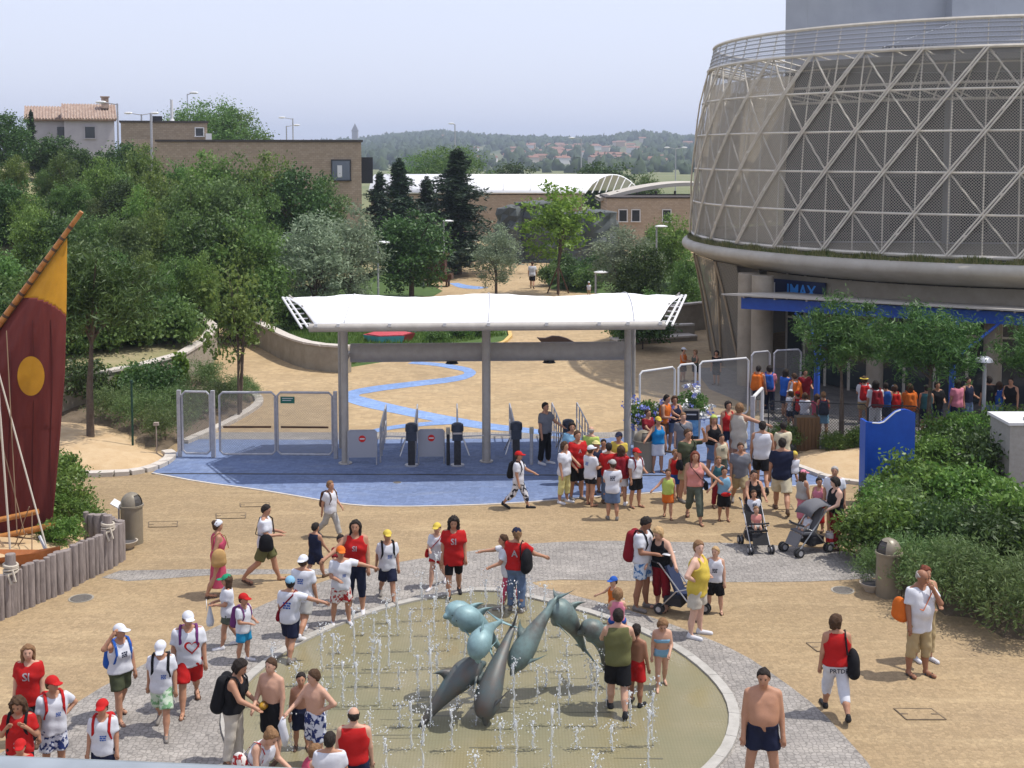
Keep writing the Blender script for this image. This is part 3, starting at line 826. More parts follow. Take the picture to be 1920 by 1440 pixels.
# lamp posts
def mushroom(loc, h, label, r_=.2):
    r = empty('path_lamp', loc, 0, label, 'lamp', 'mushroom path lamps')
    b = MB(); b.tube([(0, 0, 0), (0, 0, h)], .06, 12); smooth_angle(b.build('pole', grey_paint_l, r))
    b = MB(); b.lathe([(.0, h + .12), (r_ * .5, h + .1), (r_ * .85, h + .04), (r_, h - .05), (r_ * .96, h - .055), (.05, h - .04)], 20, (-.03, 0, 0)); smooth_angle(b.build('shade', grey_paint_l, r))
    return r
grey_paint_l = mat('pale_grey_paint', C(190, 194, 204), .35, .2, spec=.5)
mushroom(G(1842, 850), 2.85, 'pale grey mushroom lamp post rising from the right shrubbery', .27)
def disc_lamp(px, py, d, lb):
    p_ = D(px, py, d); z = hill(p_.x, p_.y)
    r = empty('path_lamp', (p_.x, p_.y, z), 0, lb, 'lamp', 'flat disc path lamps among the trees')
    h = p_.z - z
    b = MB(); b.tube([(-.3, 0, 0), (-.3, 0, h)], .06, 8); b.build('pole', steel, r)
    b = MB(); b.lathe([(0, .07), (.2, .06), (.42, 0), (.4, -.05), (0, -.04)], 16, (0, 0, h)); b.build('shade', white_paint, r)
disc_lamp(718, 454, 72, 'flat white path lamp in front of the round green tree')
disc_lamp(840, 414, 88, 'flat white path lamp in front of the dark conifer')
disc_lamp(802, 432, 84, 'flat white path lamp half hidden in the round green tree')
disc_lamp(1127, 510, 70, 'low flat white path lamp before the silvery willow')
disc_lamp(1240, 424, 78, 'flat white path lamp by the left edge of the drum building')

# flower pots and the poster
def leaf_cards(cen, rad3, nl, size, seed, flat=.0):
    rs = np.random.default_rng(seed)
    v = rs.normal(size=(nl, 3)); v /= np.linalg.norm(v, axis=1)[:, None]
    c = np.array(cen) + v * (rs.random((nl, 1)) ** .4) * np.array(rad3)
    return cards(c, size, rs, flat)
def cards(c, size, rs, flat=0.0, jit=.45, asp=.55):
    """one folded leaf-shaped diamond per centre"""
    nl = len(c)
    d = rs.normal(size=(nl, 3)); d[:, 2] *= (1 - flat); d /= np.linalg.norm(d, axis=1)[:, None]
    u = np.cross(d, rs.normal(size=(nl, 3))); u /= np.linalg.norm(u, axis=1)[:, None]
    s = size * (1 + jit * (rs.random((nl, 1)) * 2 - 1))
    V = np.stack([c - d * s, c + u * s * asp, c + d * s, c - u * s * asp], 1).reshape(-1, 3)
    F = np.arange(nl * 4).reshape(-1, 4)
    return V, F
green_leaf = leafmat('flower_leaf', (.07, .16, .03, 1), (.14, .26, .06, 1), .3)
lilac = mat('lilac_petal', C(150, 160, 226, .9), .7); white_petal = mat('white_petal', (.75, .75, .72, 1), .7)
def flower_pot(loc, label, nb, nw, seed, spread=1.0):
    r = empty('flower_pot', loc, 0, label, 'planter', 'flower pots at the gate')
    b = MB(); b.lathe([(0, 0), (.3, 0), (.36, .75), (.4, .77), (.4, .85), (.34, .85), (.33, .78), (0, .78)], 4, R=Matrix.Rotation(rad(45), 3, 'Z')); b.build('pot', mat('white_pot', C(206, 206, 204), .7), r)
    V, F = leaf_cards((0, 0, 1.15), (.55 * spread, .5, .42), 900, .06, seed); link('foliage', fast_mesh('foliage', V, F), green_leaf, r)
    for cnt, m_, nm in ((nb, lilac, 'lilac_blossom'), (nw, white_petal, 'white_blossom')):
        rs = np.random.default_rng(seed + cnt)
        for k in range(max(1, cnt // 12)):
            c0 = rs.normal(size=3); c0 /= np.linalg.norm(c0); c0[1] = -abs(c0[1])
            c0 = np.array((0, 0, 1.2)) + c0 * np.array((.66 * spread, .5, .55))
            V, F = cards(c0 + rs.normal(size=(14, 3)) * .05, .04, rs, asp=.9); link(nm, fast_mesh(nm, V, F), m_, r)
    return r
flower_pot(G(1212, 846), 'white square pot overflowing with lilac blossom behind the right gate post', 420, 24, 11, 1.1)
flower_pot(G(1297, 824), 'white square pot of white and lilac flowers above the blue poster', 130, 260, 12, 1.0)
r = empty('poster_board', G(1294, 832), rad(-4), 'poster board with black header and blue sea picture below the white flowers', 'poster')
b = MB(); b.box((0, 0, .55), (.56, .04, 1.1)); b.build('board', mat('board_beige', C(186, 176, 160), .8), r)
b = MB(); b.box((.03, -.024, .6), (.44, .008, .88)); pp = b.build('poster_sheet', mat('poster_black', (.02, .022, .03, 1), .4), r)
b = MB(); b.box((.03, -.031, .5), (.44, .006, .5)); b.build('sea_picture', mat('poster_sea', C(40, 120, 190, .8), .4, noise=(9, 4), col2=C(150, 200, 230, .8)), pp)
b = MB(); b.box((.03, -.031, .93), (.3, .006, .04)); b.build('heading', white_paint, pp)
# blue wave panel
r = empty('wave_panel', G(1668, 946), rad(2), 'tall royal blue panel with a wave cut along its top edge', 'sign')
W = 1.24; ht = 2.36
tops = [(0, 2.16), (.12, 2.14), (.3, 2.13), (.42, 2.16), (.58, 2.3), (.72, 2.42), (.85, 2.47), (1.0, 2.475), (1.12, 2.44), (W, 2.38)]
poly = [(-W / 2, -.2)] + [(x - W / 2, z) for x, z in tops] + [(W / 2, -.2)]
b = MB(); b.plate([(x, 0, z) for x, z in poly], (0, 1, 0), .12); b.build('face', blue_paint, r)
b = MB(); b.box((-W / 2 - .035, .16, 1.0), (.07, .45, 2.36)); b.build('return_edge', blue_paint, r)
b = MB(); b.tube([(x - W / 2, -.012, z) for x, z in tops[1:7]], .018, 6); b.build('wave_trim', white_paint, r)
# pale kiosk box
r = empty('service_kiosk', G(1925, 948), 0, 'pale grey service box with a flat white lid among the right shrubs', 'kiosk')
b = MB(); b.box((.35, .6, 1.05), (1.7, 1.3, 2.1)); b.build('casing', mat('kiosk_grey', C(186, 182, 176), .8, noise=(8, 4), col2=C(170, 166, 158)), r)
b = MB(); b.box((.35, .6, 2.14), (1.82, 1.42, .07)); b.build('lid', white_paint, r)
b = MB(); b.box((.1, .2, 2.21), (.25, .2, .07)); b.build('vent', dark_steel, r)
# timber planter
r = empty('timber_planter', G(1514, 846), 0, 'upright timber plank planter box by the sandy bed', 'planter')
pw = mat('stained_planks', (.16, .09, .04, 1), .8, noise=(8, 4), col2=(.1, .055, .025, 1), stretch=(4, 4, .5))
for side in range(2):
    for k in range(6):
        b = MB()
        if side == 0: b.box((-.42 + k * .17, 0, .52), (.155, .045, 1.04))
        else: b.box((.52, .12 + k * .17, .52), (.045, .155, 1.04))
        b.build('plank', pw, r)
b = MB(); b.box((0.05, .5, .5), (.9, .9, .96)); b.build('soil_core', soil, r); r.scale = (.68, .68, 1.0)
# whale tail outline and coloured seats
r = empty('whale_tail', G(1038, 652), 0, 'dark brown whale tail sculpture lying on the forecourt', 'sculpture')
tp = [(-.62, .28), (-.45, .1), (-.2, .06), (0, .02), (.3, .02), (.62, -.02), (.95, -.1), (.75, .12), (.5, .25), (.2, .33), (-.05, .34), (-.3, .26), (-.5, .26)]
b = MB(); b.plate([(x * 1.25, 0, z * 1.25 + .12) for x, z in tp], (0, 1, 0), .25); b.build('fluke', mat('whale_brown', (.05, .03, .022, 1), .6), r)
b = MB(); b.tube([(.15, .12, -.05), (.15, .12, .3)], .16, 10); b.build('stem', mat('whale_brown', (.05, .03, .022, 1), .6), r)
red_top = mat('seat_red', C(206, 84, 92), .6, noise=(4, 3), col2=C(190, 72, 80)); cyan = mat('seat_cyan', C(110, 196, 216), .6)
for px, py, R0, lb in ((730, 646, 1.25, 'large red topped hexagonal seat with turquoise sides beyond the gate'), (762, 628, 1.0, 'smaller red and turquoise hexagonal seat behind the large one')):
    q = G(px, py); r = empty('hexagon_seat', (q.x, q.y, .08), rad(12), lb, 'seat', 'coloured hexagon seats')
    hx = [(R0 * math.cos(a), R0 * .8 * math.sin(a)) for a in np.arange(6) * math.pi / 3]
    b = MB(); b.prism([(x * .86, y * .86) for x, y in hx], .42, .47); b.build('top', red_top, r)
    for k in range(6):
        a_, c_ = hx[k], hx[(k + 1) % 6]
        b = MB(); b.add([(a_[0] * .8, a_[1] * .8, -.1), (c_[0] * .8, c_[1] * .8, -.1), (c_[0], c_[1], .44), (a_[0], a_[1], .44)], [(0, 1, 2, 3)])
        b.build('side', cyan if k in (4, 3) else red_top, r)
# wooden cart beyond the trees
q = G(822, 537); r = empty('wooden_cart', q, rad(-8), 'dark red-brown wooden stall cart at the edge of the far path', 'cart')
b = MB(); b.box((0, 0, .62), (1.5, 1.0, .5)); b.build('bed', brown_wood, r)
b = MB(); b.box((-.1, .1, 1.5), (1.2, .8, 1.3)); b.build('cabinet', mat('red_brown', (.12, .03, .016, 1), .6, noise=(5, 3), col2=(.03, .02, .02, 1)), r)
b = MB(); b.box((-.1, .1, 2.2), (1.5, 1.1, .1)); b.build('roof', brown_wood, r)
for x in (-.65, .65):
    for y in (-.42, .42):
        b = MB(); b.box((x, y, .2), (.12, .12, .4)); b.build('leg', brown_wood, r)
b = MB(); b.box((.85, 0, .7), (.25, .8, .35)); b.build('tray', brown_wood, r)
# ================================================================== lattice drum building
BC = Vector((20.86, 53.36, 0))
ZB, ZT, ZR = 5.52, 12.69, 13.69
def rz(z):
    """radius of the shell at height z"""
    return float(np.interp(z, [0, 3, 4.6, 5.5, 7.5, 9.6, 11.2, 12.7, 13.7], [11.9, 12.35, 12.7, 12.88, 12.86, 12.72, 12.5, 12.17, 11.93]))
drum = empty('drum_building', BC, 0, 'large drum shaped building wrapped in white lattice and metal mesh', 'building')
NB = 72
def sp(a, z, off=0.0):
    r = rz(z) + off; return Vector((r * math.cos(a), r * math.sin(a), z))
lattice = mat('lattice_off_white', C(238, 231, 217), .45, .0, noise=(3, 3), col2=C(216, 208, 194), spec=.5)
dz = (ZT - ZB) / 5
A0 = rad(142.5)                               # first node at the left tangent of the view
for k in range(6):
    b = MB(); b.tube([sp(2 * math.pi * i / 96, ZB + dz * k, -.02) for i in range(96)], .045 if k else .07, 6, close=True)
    b.build('ring_beam', lattice, drum)
for i in range(NB // 2):
    a = A0 + 2 * math.pi * (2 * i) / NB
    st = 2 * math.pi / NB
    # heavy twin diagonals climbing anticlockwise seen from above (to the right from here)
    b = MB()
    for off in (-.055, .055):
        b.tube([sp(a + st * t + off / 12, ZB + dz * t, .1) for t in np.linspace(0, 5, 11)], .034, 6)
    for t in np.arange(.5, 5, 1): b.beam(sp(a + st * t - .07 / 12, ZB + dz * t, .1), sp(a + st * t + .07 / 12, ZB + dz * t, .1), .08)
    b.build('heavy_diagonal', lattice, drum)
    b = MB(); b.tube([sp(a - st * t, ZB + dz * t, -.04) for t in np.linspace(0, 5, 11)], .034, 6)
    b.build('light_diagonal', lattice, drum)
for i in range(NB):
    a = A0 + 2 * math.pi * i / NB
    b = MB(); b.tube([sp(a, z, -.06) for z in np.linspace(ZB, ZT, 6)], .028, 5); b.build('mullion', lattice, drum)
# inner truss ring just below the top
def rpt(a, r, z): return Vector((r * math.cos(a), r * math.sin(a), z))
for r_, z in ((10.6, 11.0), (10.6, 12.3), (11.2, 11.55)):
    b = MB(); b.tube([rpt(2 * math.pi * i / 72, r_, z) for i in range(72)], .05, 5, close=True); b.build('truss_ring', lattice, drum)
b = MB()
for i in range(NB):
    a = A0 + 2 * math.pi * i / NB; a2 = a + math.pi / NB
    b.tube([sp(a, ZB + 4 * dz, -.1), rpt(a2, 10.6, 11.0)], .03, 4, caps=False); b.tube([sp(a, ZT, -.1), rpt(a2, 10.6, 12.3)], .03, 4, caps=False)
    b.tube([rpt(a, 10.6, 11.0), rpt(a2, 10.6, 12.3)], .03, 4, caps=False)
b.build('truss_web', lattice, drum)
# perforated skin
skin = wire('perforated_skin', C(190, 184, 172), .105, .36, .55, metal=.0)
n, l, p = nodes_of(skin)
def shell(name, z0, z1, off, a0, a1, na, nz, m, parent):
    V = []; UV = []; F = []
    for j in range(nz + 1):
        z = z0 + (z1 - z0) * j / nz
        for i in range(na + 1):
            a = a0 + (a1 - a0) * i / na
            V.append(sp(a, z, off)); UV.append((a * 12.6, z))
    for j in range(nz):
        for i in range(na):
            k = j * (na + 1) + i; F.append((k, k + 1, k + na + 2, k + na + 1))
    me = bpy.data.meshes.new(name); me.from_pydata(V, [], F)
    uv = me.uv_layers.new(name='UVMap')
    for lp in me.loops: uv.data[lp.index].uv = UV[lp.vertex_index]
    return link(name, me, m, parent, True)
shell('perforated_skin', ZB, ZT, .0, 0, 2 * math.pi, 144, 10, skin, drum)
scr = wire('inner_screen', C(218, 206, 186), .09, .8, .7, metal=.0)
n, l, p = nodes_of(scr); tl = n.new('ShaderNodeBsdfTranslucent'); tl.inputs[0].default_value = C(226, 214, 194, .8); mx_ = n.new('ShaderNodeMixShader'); mx_.inputs[0].default_value = .5
tgt = [q for q in n if q.type == 'MIX_SHADER' and q != mx_][0]
l.new(p.outputs[0], mx_.inputs[1]); l.new(tl.outputs[0], mx_.inputs[2]); l.new(mx_.outputs[0], tgt.inputs[1])
shell('inner_screen', ZB + .05, ZT - .7, -.3, rad(124), rad(213), 40, 6, scr, drum)
rimw = wire('rim_mesh', C(196, 196, 200), .12, .55, .5)
shell('rim_mesh', ZT + .03, ZR, .02, 0, 2 * math.pi, 144, 2, rimw, drum)
for k in range(7):
    z = ZT + (ZR - ZT) * k / 6
    b = MB(); b.tube([sp(2 * math.pi * i / 96, z, .06) for i in range(96)], .07 if k in (0, 6) else .022, 6, close=True); b.build('rim_rail', lattice if k in (0, 6) else grey_paint_l, drum)
for i in range(NB):
    a = A0 + 2 * math.pi * i / NB
    b = MB(); b.tube([sp(a, ZT, .0), sp(a, ZR, .0)], .03, 5); b.build('rim_post', lattice, drum)
# inner grey tower
clad = mat('grey_tower_cladding', C(196, 200, 206), .7, noise=(.5, 5), col2=C(176, 180, 188))
n, l, p = nodes_of(clad)
tc = n.new('ShaderNodeTexCoord'); sx = n.new('ShaderNodeSeparateXYZ'); l.new(tc.outputs['Object'], sx.inputs[0])
q = MATH(n, l, 'LESS_THAN', MATH(n, l, 'FRACT', MATH(n, l, 'MULTIPLY', sx.outputs[0], .55)), .02)
bu = n.new('ShaderNodeBump'); bu.invert = True; bu.inputs['Strength'].default_value = .8; bu.inputs['Distance'].default_value = .03
l.new(q, bu.inputs['Height']); l.new(bu.outputs[0], p.inputs['Normal'])
tw0 = GX(1469, 49.5) - BC.x
yb = 49.5 - BC.y; b = MB(); b.prism([(tw0, yb), (tw0 + 6.4, yb), (tw0 + 9.5, yb + 12), (tw0 + 3.2, yb + 12)], 4.5, 16.4); b.build('tower_block', clad, drum)
b = MB(); b.box((tw0 + 11.4, 48.8 + 6 - BC.y, 10.7), (10, 12, 12.4)); b.build('tower_block', clad, drum)
b = MB(); b.plate([(tw0 + 3.6, 47.6 - BC.y, 13.2), (tw0 + 6.5, 47.6 - BC.y, 14.2), (tw0 + 16, 47.6 - BC.y, 14.4), (tw0 + 16, 47.6 - BC.y, 13.2)], (0, 1, 0), 1.9); b.build('sloped_bay', clad, drum)
b = MB(); b.lathe([(11.2, 5.3), (11.2, 5.45), (0, 5.45)], 48); b.build('upper_floor', concrete, drum)
arc_ = [(11.75 * math.cos(a), 11.75 * math.sin(a)) for a in np.linspace(rad(214), rad(330), 24)]
b = MB(); b.prism([(tw0 + .5, yb + .5)] + [q for q in arc_ if q[0] > tw0 - .2] + [(tw0 + 17, yb + .5)], 12.3, 12.5, bottom=True); b.build('roof_deck', mat('roof_deck', C(130, 130, 132), .9), drum)  # plate added to block sky light and darken the gap behind the lattice
# dark panels on the tower front: shade inside the drum put into colour
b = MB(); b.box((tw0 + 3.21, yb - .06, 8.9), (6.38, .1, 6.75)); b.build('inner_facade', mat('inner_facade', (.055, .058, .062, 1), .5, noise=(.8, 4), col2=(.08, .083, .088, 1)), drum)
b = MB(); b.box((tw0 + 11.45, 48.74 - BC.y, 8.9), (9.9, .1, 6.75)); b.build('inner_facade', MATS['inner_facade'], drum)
# back wall within, seen dark through the mesh
inner = mat('inner_wall', C(120, 122, 126), .8, noise=(.6, 4), col2=C(104, 106, 110))
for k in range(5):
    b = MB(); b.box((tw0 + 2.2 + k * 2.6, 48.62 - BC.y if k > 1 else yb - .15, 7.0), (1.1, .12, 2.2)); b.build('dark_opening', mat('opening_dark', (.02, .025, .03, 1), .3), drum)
# ledge with planted gutter
b = MB(); prof = [(12.4, 5.35), (12.95, 5.32), (13.08, 5.31)] + [(13.1 + .23 * math.sin(t), 5.08 + .23 * math.cos(t)) for t in np.linspace(0, math.pi * .75, 8)] + [(12.9, 4.72), (12.3, 4.5), (11.0, 4.3), (10.0, 4.3)]
b.lathe(prof, 96); ld = b.build('ledge', mat('ledge_plaster', C(206, 200, 188), .6, noise=(1, 5), col2=C(180, 172, 158)), drum, smooth=True)
rs = np.random.default_rng(4)
nl = 9000; aa = rs.uniform(rad(140), rad(300), nl); rr_ = rs.uniform(12.85, 13.1, nl)
base = np.stack([rr_ * np.cos(aa), rr_ * np.sin(aa), np.full(nl, 5.3)], 1)
hgt = (.08 + .22 * rs.random(nl)) * (.6 + .6 * np.sin(aa * 23) ** 2)
tip = base + np.stack([rs.normal(0, .06, nl), rs.normal(0, .06, nl), hgt], 1)
sd = np.stack([-np.sin(aa), np.cos(aa), np.zeros(nl)], 1) * .03
V = np.stack([base - sd, base + sd, tip], 1).reshape(-1, 3); F = np.arange(nl * 3).reshape(-1, 3)
go = link('ledge_grass', fast_mesh('ledge_grass', V, F), leafmat('ledge_grass', (.06, .1, .02, 1), (.26, .22, .1, 1), .3), drum); tag(go, kind='stuff')
# ground storey: mesh skirt on the left, columns, glazing
low_skin = wire('lower_mesh', C(150, 144, 134), .13, .72, .6)
shell('lower_mesh', 0, 4.6, .05, rad(120), rad(201), 40, 6, low_skin, drum)
shell('inner_wall', 0, 4.6, -.7, rad(100), rad(203), 30, 2, mat('lower_inner_wall', C(112, 108, 102), .9), drum)
for a_, t_ in ((168, 6), (184, -5), (187, 6), (197, -4)):
    b = MB(); b.tube([sp(rad(a_ + t_ * z / 4.6), z, .1) for z in np.linspace(0, 4.6, 6)], .05, 6); b.build('skirt_strut', mat('strut_tan', C(170, 152, 126), .6), drum)
shade_conc = mat('column_concrete', C(176, 166, 150), .8, noise=(2, 4), col2=C(158, 148, 132))
for px, d_ in ((1402, 47.6), (1428, 46.6), (1640, 44), (1860, 42)):
    q = D(px, 690, d_) - BC; b = MB(); b.tube([(q.x, q.y, 0), (q.x, q.y, 4.4 if px < 1500 else 3.55)], .42 if px < 1500 else .3, 18); smooth_angle(b.build('column', shade_conc, drum))
glass = mat('dark_glazing', (.03, .04, .045, 1), .06, 0, spec=.6)
for i in range(18):
    a0 = rad(203 + i * 6.0); a1 = rad(203 + (i + 1) * 6.0)
    p0 = rpt(a0, 10.6, 0); p1 = rpt(a1, 10.6, 0)
    b = MB(); b.add([(p0.x, p0.y, .1), (p1.x, p1.y, .1), (p1.x, p1.y, 4.3), (p0.x, p0.y, 4.3)], [(0, 1, 2, 3)]); pn = b.build('glazing_pane', glass, drum)
    b = MB(); b.beam((p0.x, p0.y, 0), (p0.x, p0.y, 4.3), .09); b.beam((p0.x, p0.y, 2.5), (p1.x, p1.y, 2.5), .08); b.build('frame', lattice, pn)
b = MB(); b.lathe([(11.6, 3.7), (11.6, 4.35)], 44, a0=rad(203), a1=rad(318)); b.build('fascia_wall', shade_conc, drum)
# cinema sign
sg = empty('cinema_sign', BC + rpt(rad(241.5), 11.66, 3.95), 0, 'dark sign with large blue letters above the entrance canopy', 'sign')
s0 = D(1433, 545, 47.9); s1 = D(1548, 545, 45.9)
sg.location = (s0 + s1) / 2; sg.location.z = 3.82
sg.rotation_euler.z = math.atan2(s1.y - s0.y, s1.x - s0.x)
Ls = (s1 - s0).length
b = MB(); b.box((0, 0, 0), (Ls, .08, .74)); b.build('panel', mat('sign_navy', C(20, 40, 84, .7), .4), sg)
b = MB(); b.box((-Ls / 2 + .19, -.05, 0), (.2, .03, .5)); b.build('red_block', mat('sign_red', C(206, 60, 40, .9), .4), sg)
b = MB()
for k in range(3): b.box((-Ls / 2 + .36 + k * .075, -.05, 0), (.04, .03, .46))
b.build('white_mark', white_paint, sg)
tm = text_mesh('IMAX', .66); o = link('letters', tm, mat('sign_blue', C(60, 140, 220, .9), .4), sg); o.rotation_euler = (rad(90), 0, 0); o.location = (.33, -.05, -.04); o.scale = (.82, 1, 1)
for k, (px, d_) in enumerate(((1440, 44.05),)): pass
b = MB(); b.box((0, .35, .1), (Ls + .3, .5, .25)); b.build('bracket', shade_conc, sg)
# entrance canopy with blue beam
f0 = G(1390, 568, 3.55); f1 = G(1945, 600, 3.55)
ax = (f1 - f0).normalized(); nr_ = Vector((-ax.y, ax.x, 0))
can = empty('entrance_canopy', Vector((f0.x, f0.y, 0)), math.atan2(ax.y, ax.x), 'flat grey entrance canopy carried on a long royal blue beam', 'canopy')
Lc = (f1 - f0).length + 6
b = MB(); b.box((Lc / 2, .05, 3.55), (Lc, .14, .42)); b.build('blue_beam', blue_paint, can)
b = MB(); b.plate([(-.6, -.5, 3.86), (Lc, -.5, 3.86), (Lc, 3.6, 3.62), (1.2, 3.6, 3.62)], (0, 0, 1), .06); b.build('roof_sheet', mat('canopy_sheet', C(196, 190, 180), .6), can)
for x in np.arange(.2, Lc, 1.15):
    b = MB(); b.beam((x, -.4, 3.81), (x, 3.4, 3.59), .06, .06); b.build('purlin', grey_paint, can)
for px, py in ((1530, 806), (1783, 800)):
    q = G(px, py) - Vector((f0.x, f0.y, 0)); q = Matrix.Rotation(-math.atan2(ax.y, ax.x), 3, 'Z') @ q
    b = MB(); b.tube([(q.x, max(.0, min(q.y, .3)) if False else q.y, 0), (q.x, q.y, 2.5), (q.x - .1, .05, 3.4)], .1, 10); smooth_angle(b.build('post', blue_paint, can))
    b = MB(); b.tube([(q.x, q.y, 2.2), (q.x + 1.3, .05, 3.4)], .05, 8); b.tube([(q.x, q.y, 2.2), (q.x - 1.3, .05, 3.4)], .05, 8); b.build('brace', blue_paint, can)
b = MB(); b.tube([(2.0, .0, 3.3), (2.9, .4, 2.5)], .05, 8); b.build('brace', blue_paint, can)
# ================================================================== vegetation
L_broad = leafmat('leaf_broad', (.052, .11, .026, 1), (.155, .25, .06, 1), .40)
L_dark = leafmat('leaf_dark', (.03, .065, .016, 1), (.08, .14, .034, 1), .3)
L_olive = leafmat('leaf_silver', (.13, .175, .10, 1), (.28, .335, .22, 1), .35, .6)
L_pine = leafmat('leaf_pine', (.025, .07, .014, 1), (.10, .18, .04, 1), .25)
L_fir = leafmat('leaf_fir', (.012, .032, .014, 1), (.035, .065, .028, 1), .15)
L_light = leafmat('leaf_light', (.10, .20, .02, 1), (.22, .34, .05, 1), .45)
L_shrub = leafmat('leaf_shrub', (.055, .125, .02, 1), (.19, .30, .06, 1), .35, .45)
L_fresh = leafmat('leaf_fresh', (.075, .145, .028, 1), (.22, .32, .075, 1), .45)
L_mid = leafmat('leaf_mid', (.06, .105, .03, 1), (.16, .22, .075, 1), .38)
L_tamar = leafmat('leaf_feathery', (.065, .12, .03, 1), (.18, .25, .09, 1), .38)
def clumps(rs, nc, rx, ry, rz_, zc, shell=.55, low=-1.0):
    out = []
    while len(out) < nc:
        v = rs.normal(size=3); v /= np.linalg.norm(v)
        if v[2] < low: continue
        r = shell + (1 - shell) * rs.random() if rs.random() < .8 else rs.random() * shell
        out.append(np.array((v[0] * rx, v[1] * ry, v[2] * rz_)) * r + np.array((0, 0, zc)))
    return np.array(out)
def crown_mesh(seed, rx, ry, rz_, zc, nc, per, size, spread, flat=0.0, shell=.55, low=-1.0, asp=.55):
    rs = np.random.default_rng(seed)
    cl = clumps(rs, nc, rx, ry, rz_, zc, shell, low)
    cr = spread * (.6 + .8 * rs.random((nc, 1, 1)))
    pts = cl[:, None, :] + rs.normal(size=(nc, per, 3)) * cr * np.array((1, 1, .7))
    V, F = cards(pts.reshape(-1, 3), size, rs, flat, asp=asp)
    return fast_mesh('crown', V, F), cl
def trunk_mesh(seed, h, r0, cl, nl=7, fork=.35, lean=.06, t0=.3):
    rs = random.Random(seed); b = MB()
    top = Vector((rs.uniform(-lean, lean) * h, rs.uniform(-lean, lean) * h, h))
    path = [Vector((0, 0, -.15)), Vector((0, 0, h * fork)) + top * .1, top * .7 + Vector((0, 0, h * .05)), top]
    b.tube(path, [r0, r0 * .8, r0 * .5, r0 * .2], 8)
    if cl is not None:
        for k in range(nl):
            c = Vector(cl[rs.randrange(len(cl))]); t = rs.uniform(t0, max(.8, t0 + .15))
            st = Vector((0, 0, 0)).lerp(top, t)
            mid = st.lerp(c, .5) + Vector((0, 0, .08 * h))
            b.tube([st, mid, c], [r0 * .38, r0 * .24, r0 * .08], 5, caps=False)
    return b
def make_tree(name, seed, H, r0, m, crown, label, cat='tree', group=None, nl=7, stems=1, fork=.35, t0=.3):
    r = empty(name, (0, 0, 0), 0, label, cat, group)
    me, cl = crown
    b = trunk_mesh(seed, H, r0, cl, nl, fork, t0=t0)
    if stems > 1:
        for s in range(stems - 1):
            b2 = trunk_mesh(seed + s + 1, H * .9, r0 * .8, cl, 4, fork)
            ox = .18 * (s + 1)
            b.add([(v[0] * 1.0 + ox + v[2] * .09 * (s + 1), v[1] + .05, v[2]) for v in b2.v], b2.f)
    smooth_angle(b.build('trunk', bark, r))
    link('crown', me, m, r)
    return r
def put(o, x, y, z, s=1.0, rzv=0.0, sz=None, label=None, group=None, first=[set()]):
    if o.name in first[0]:
        o = copy_tree(o)
    else: first[0].add(o.name)
    o.location = (x, y, z); o.scale = (s, s, sz or s); o.rotation_euler = (0, 0, rzv)
    if label: o['label'] = label
    if group: o['group'] = group
    return o
first_used = put.__defaults__
# prototypes (unit sizes in metres)
P_broad = [make_tree('broadleaf_tree', 100 + i, 3.9, .11, (L_broad, L_fresh, L_broad, L_mid)[i], crown_mesh(10 + i, 1.75, 1.75, 2.65, 2.85, 115, 105, .082, .27, low=-.97), None, nl=10) for i in range(4)]
P_dark = [make_tree('broadleaf_tree', 200 + i, 3.0, .12, L_dark, crown_mesh(20 + i, 1.6, 1.6, 2.2, 2.45, 100, 100, .08, .26, low=-.95), None) for i in range(2)]
P_olive = [make_tree('silver_tree', 300 + i, 3.4, .10, L_olive, crown_mesh(30 + i, 1.35, 1.35, 2.3, 3.0, 90, 95, .085, .22, low=-.95, asp=.3), None, nl=12) for i in range(2)]
P_light = [make_tree('young_tree', 400 + i, 4.0, .06, L_light if i == 0 else L_fresh, crown_mesh(40 + i, 1.45, 1.45, 2.0, 3.1, 80, 52 if i == 0 else 24, .085, .19, low=-.8, shell=.2), None, nl=16, stems=1 if i == 0 else 3, fork=.15) for i in range(2)]
P_pine = [make_tree('umbrella_pine', 500 + i, 2.5, .085, L_pine, crown_mesh(50 + i, 1.5, 1.4, 1.2, 3.0, 125, 120, .08, .17, low=-.75, shell=.35, asp=.18), None, nl=14, t0=.8) for i in range(3)]
P_shrub = [make_tree('shrub', 600 + i, .5, .03, m_, crown_mesh(60 + i, .85, .85, .62, .55, 60, 85, s_, .15, low=-.5, asp=a_), None, 'shrub', nl=8) for i, (m_, s_, a_) in enumerate(((L_shrub, .05, .5), (L_shrub, .055, .45), (L_tamar, .05, .2), (L_tamar, .055, .2), (L_dark, .05, .5)))]
P_bush = [make_tree('shrub', 700 + i, .8, .04, m_, crown_mesh(70 + i, 1.2, 1.2, .95, .8, 60, 75, .085, .24, low=-.4), None, 'shrub', nl=6) for i, m_ in enumerate((L_broad, L_dark, L_olive))]
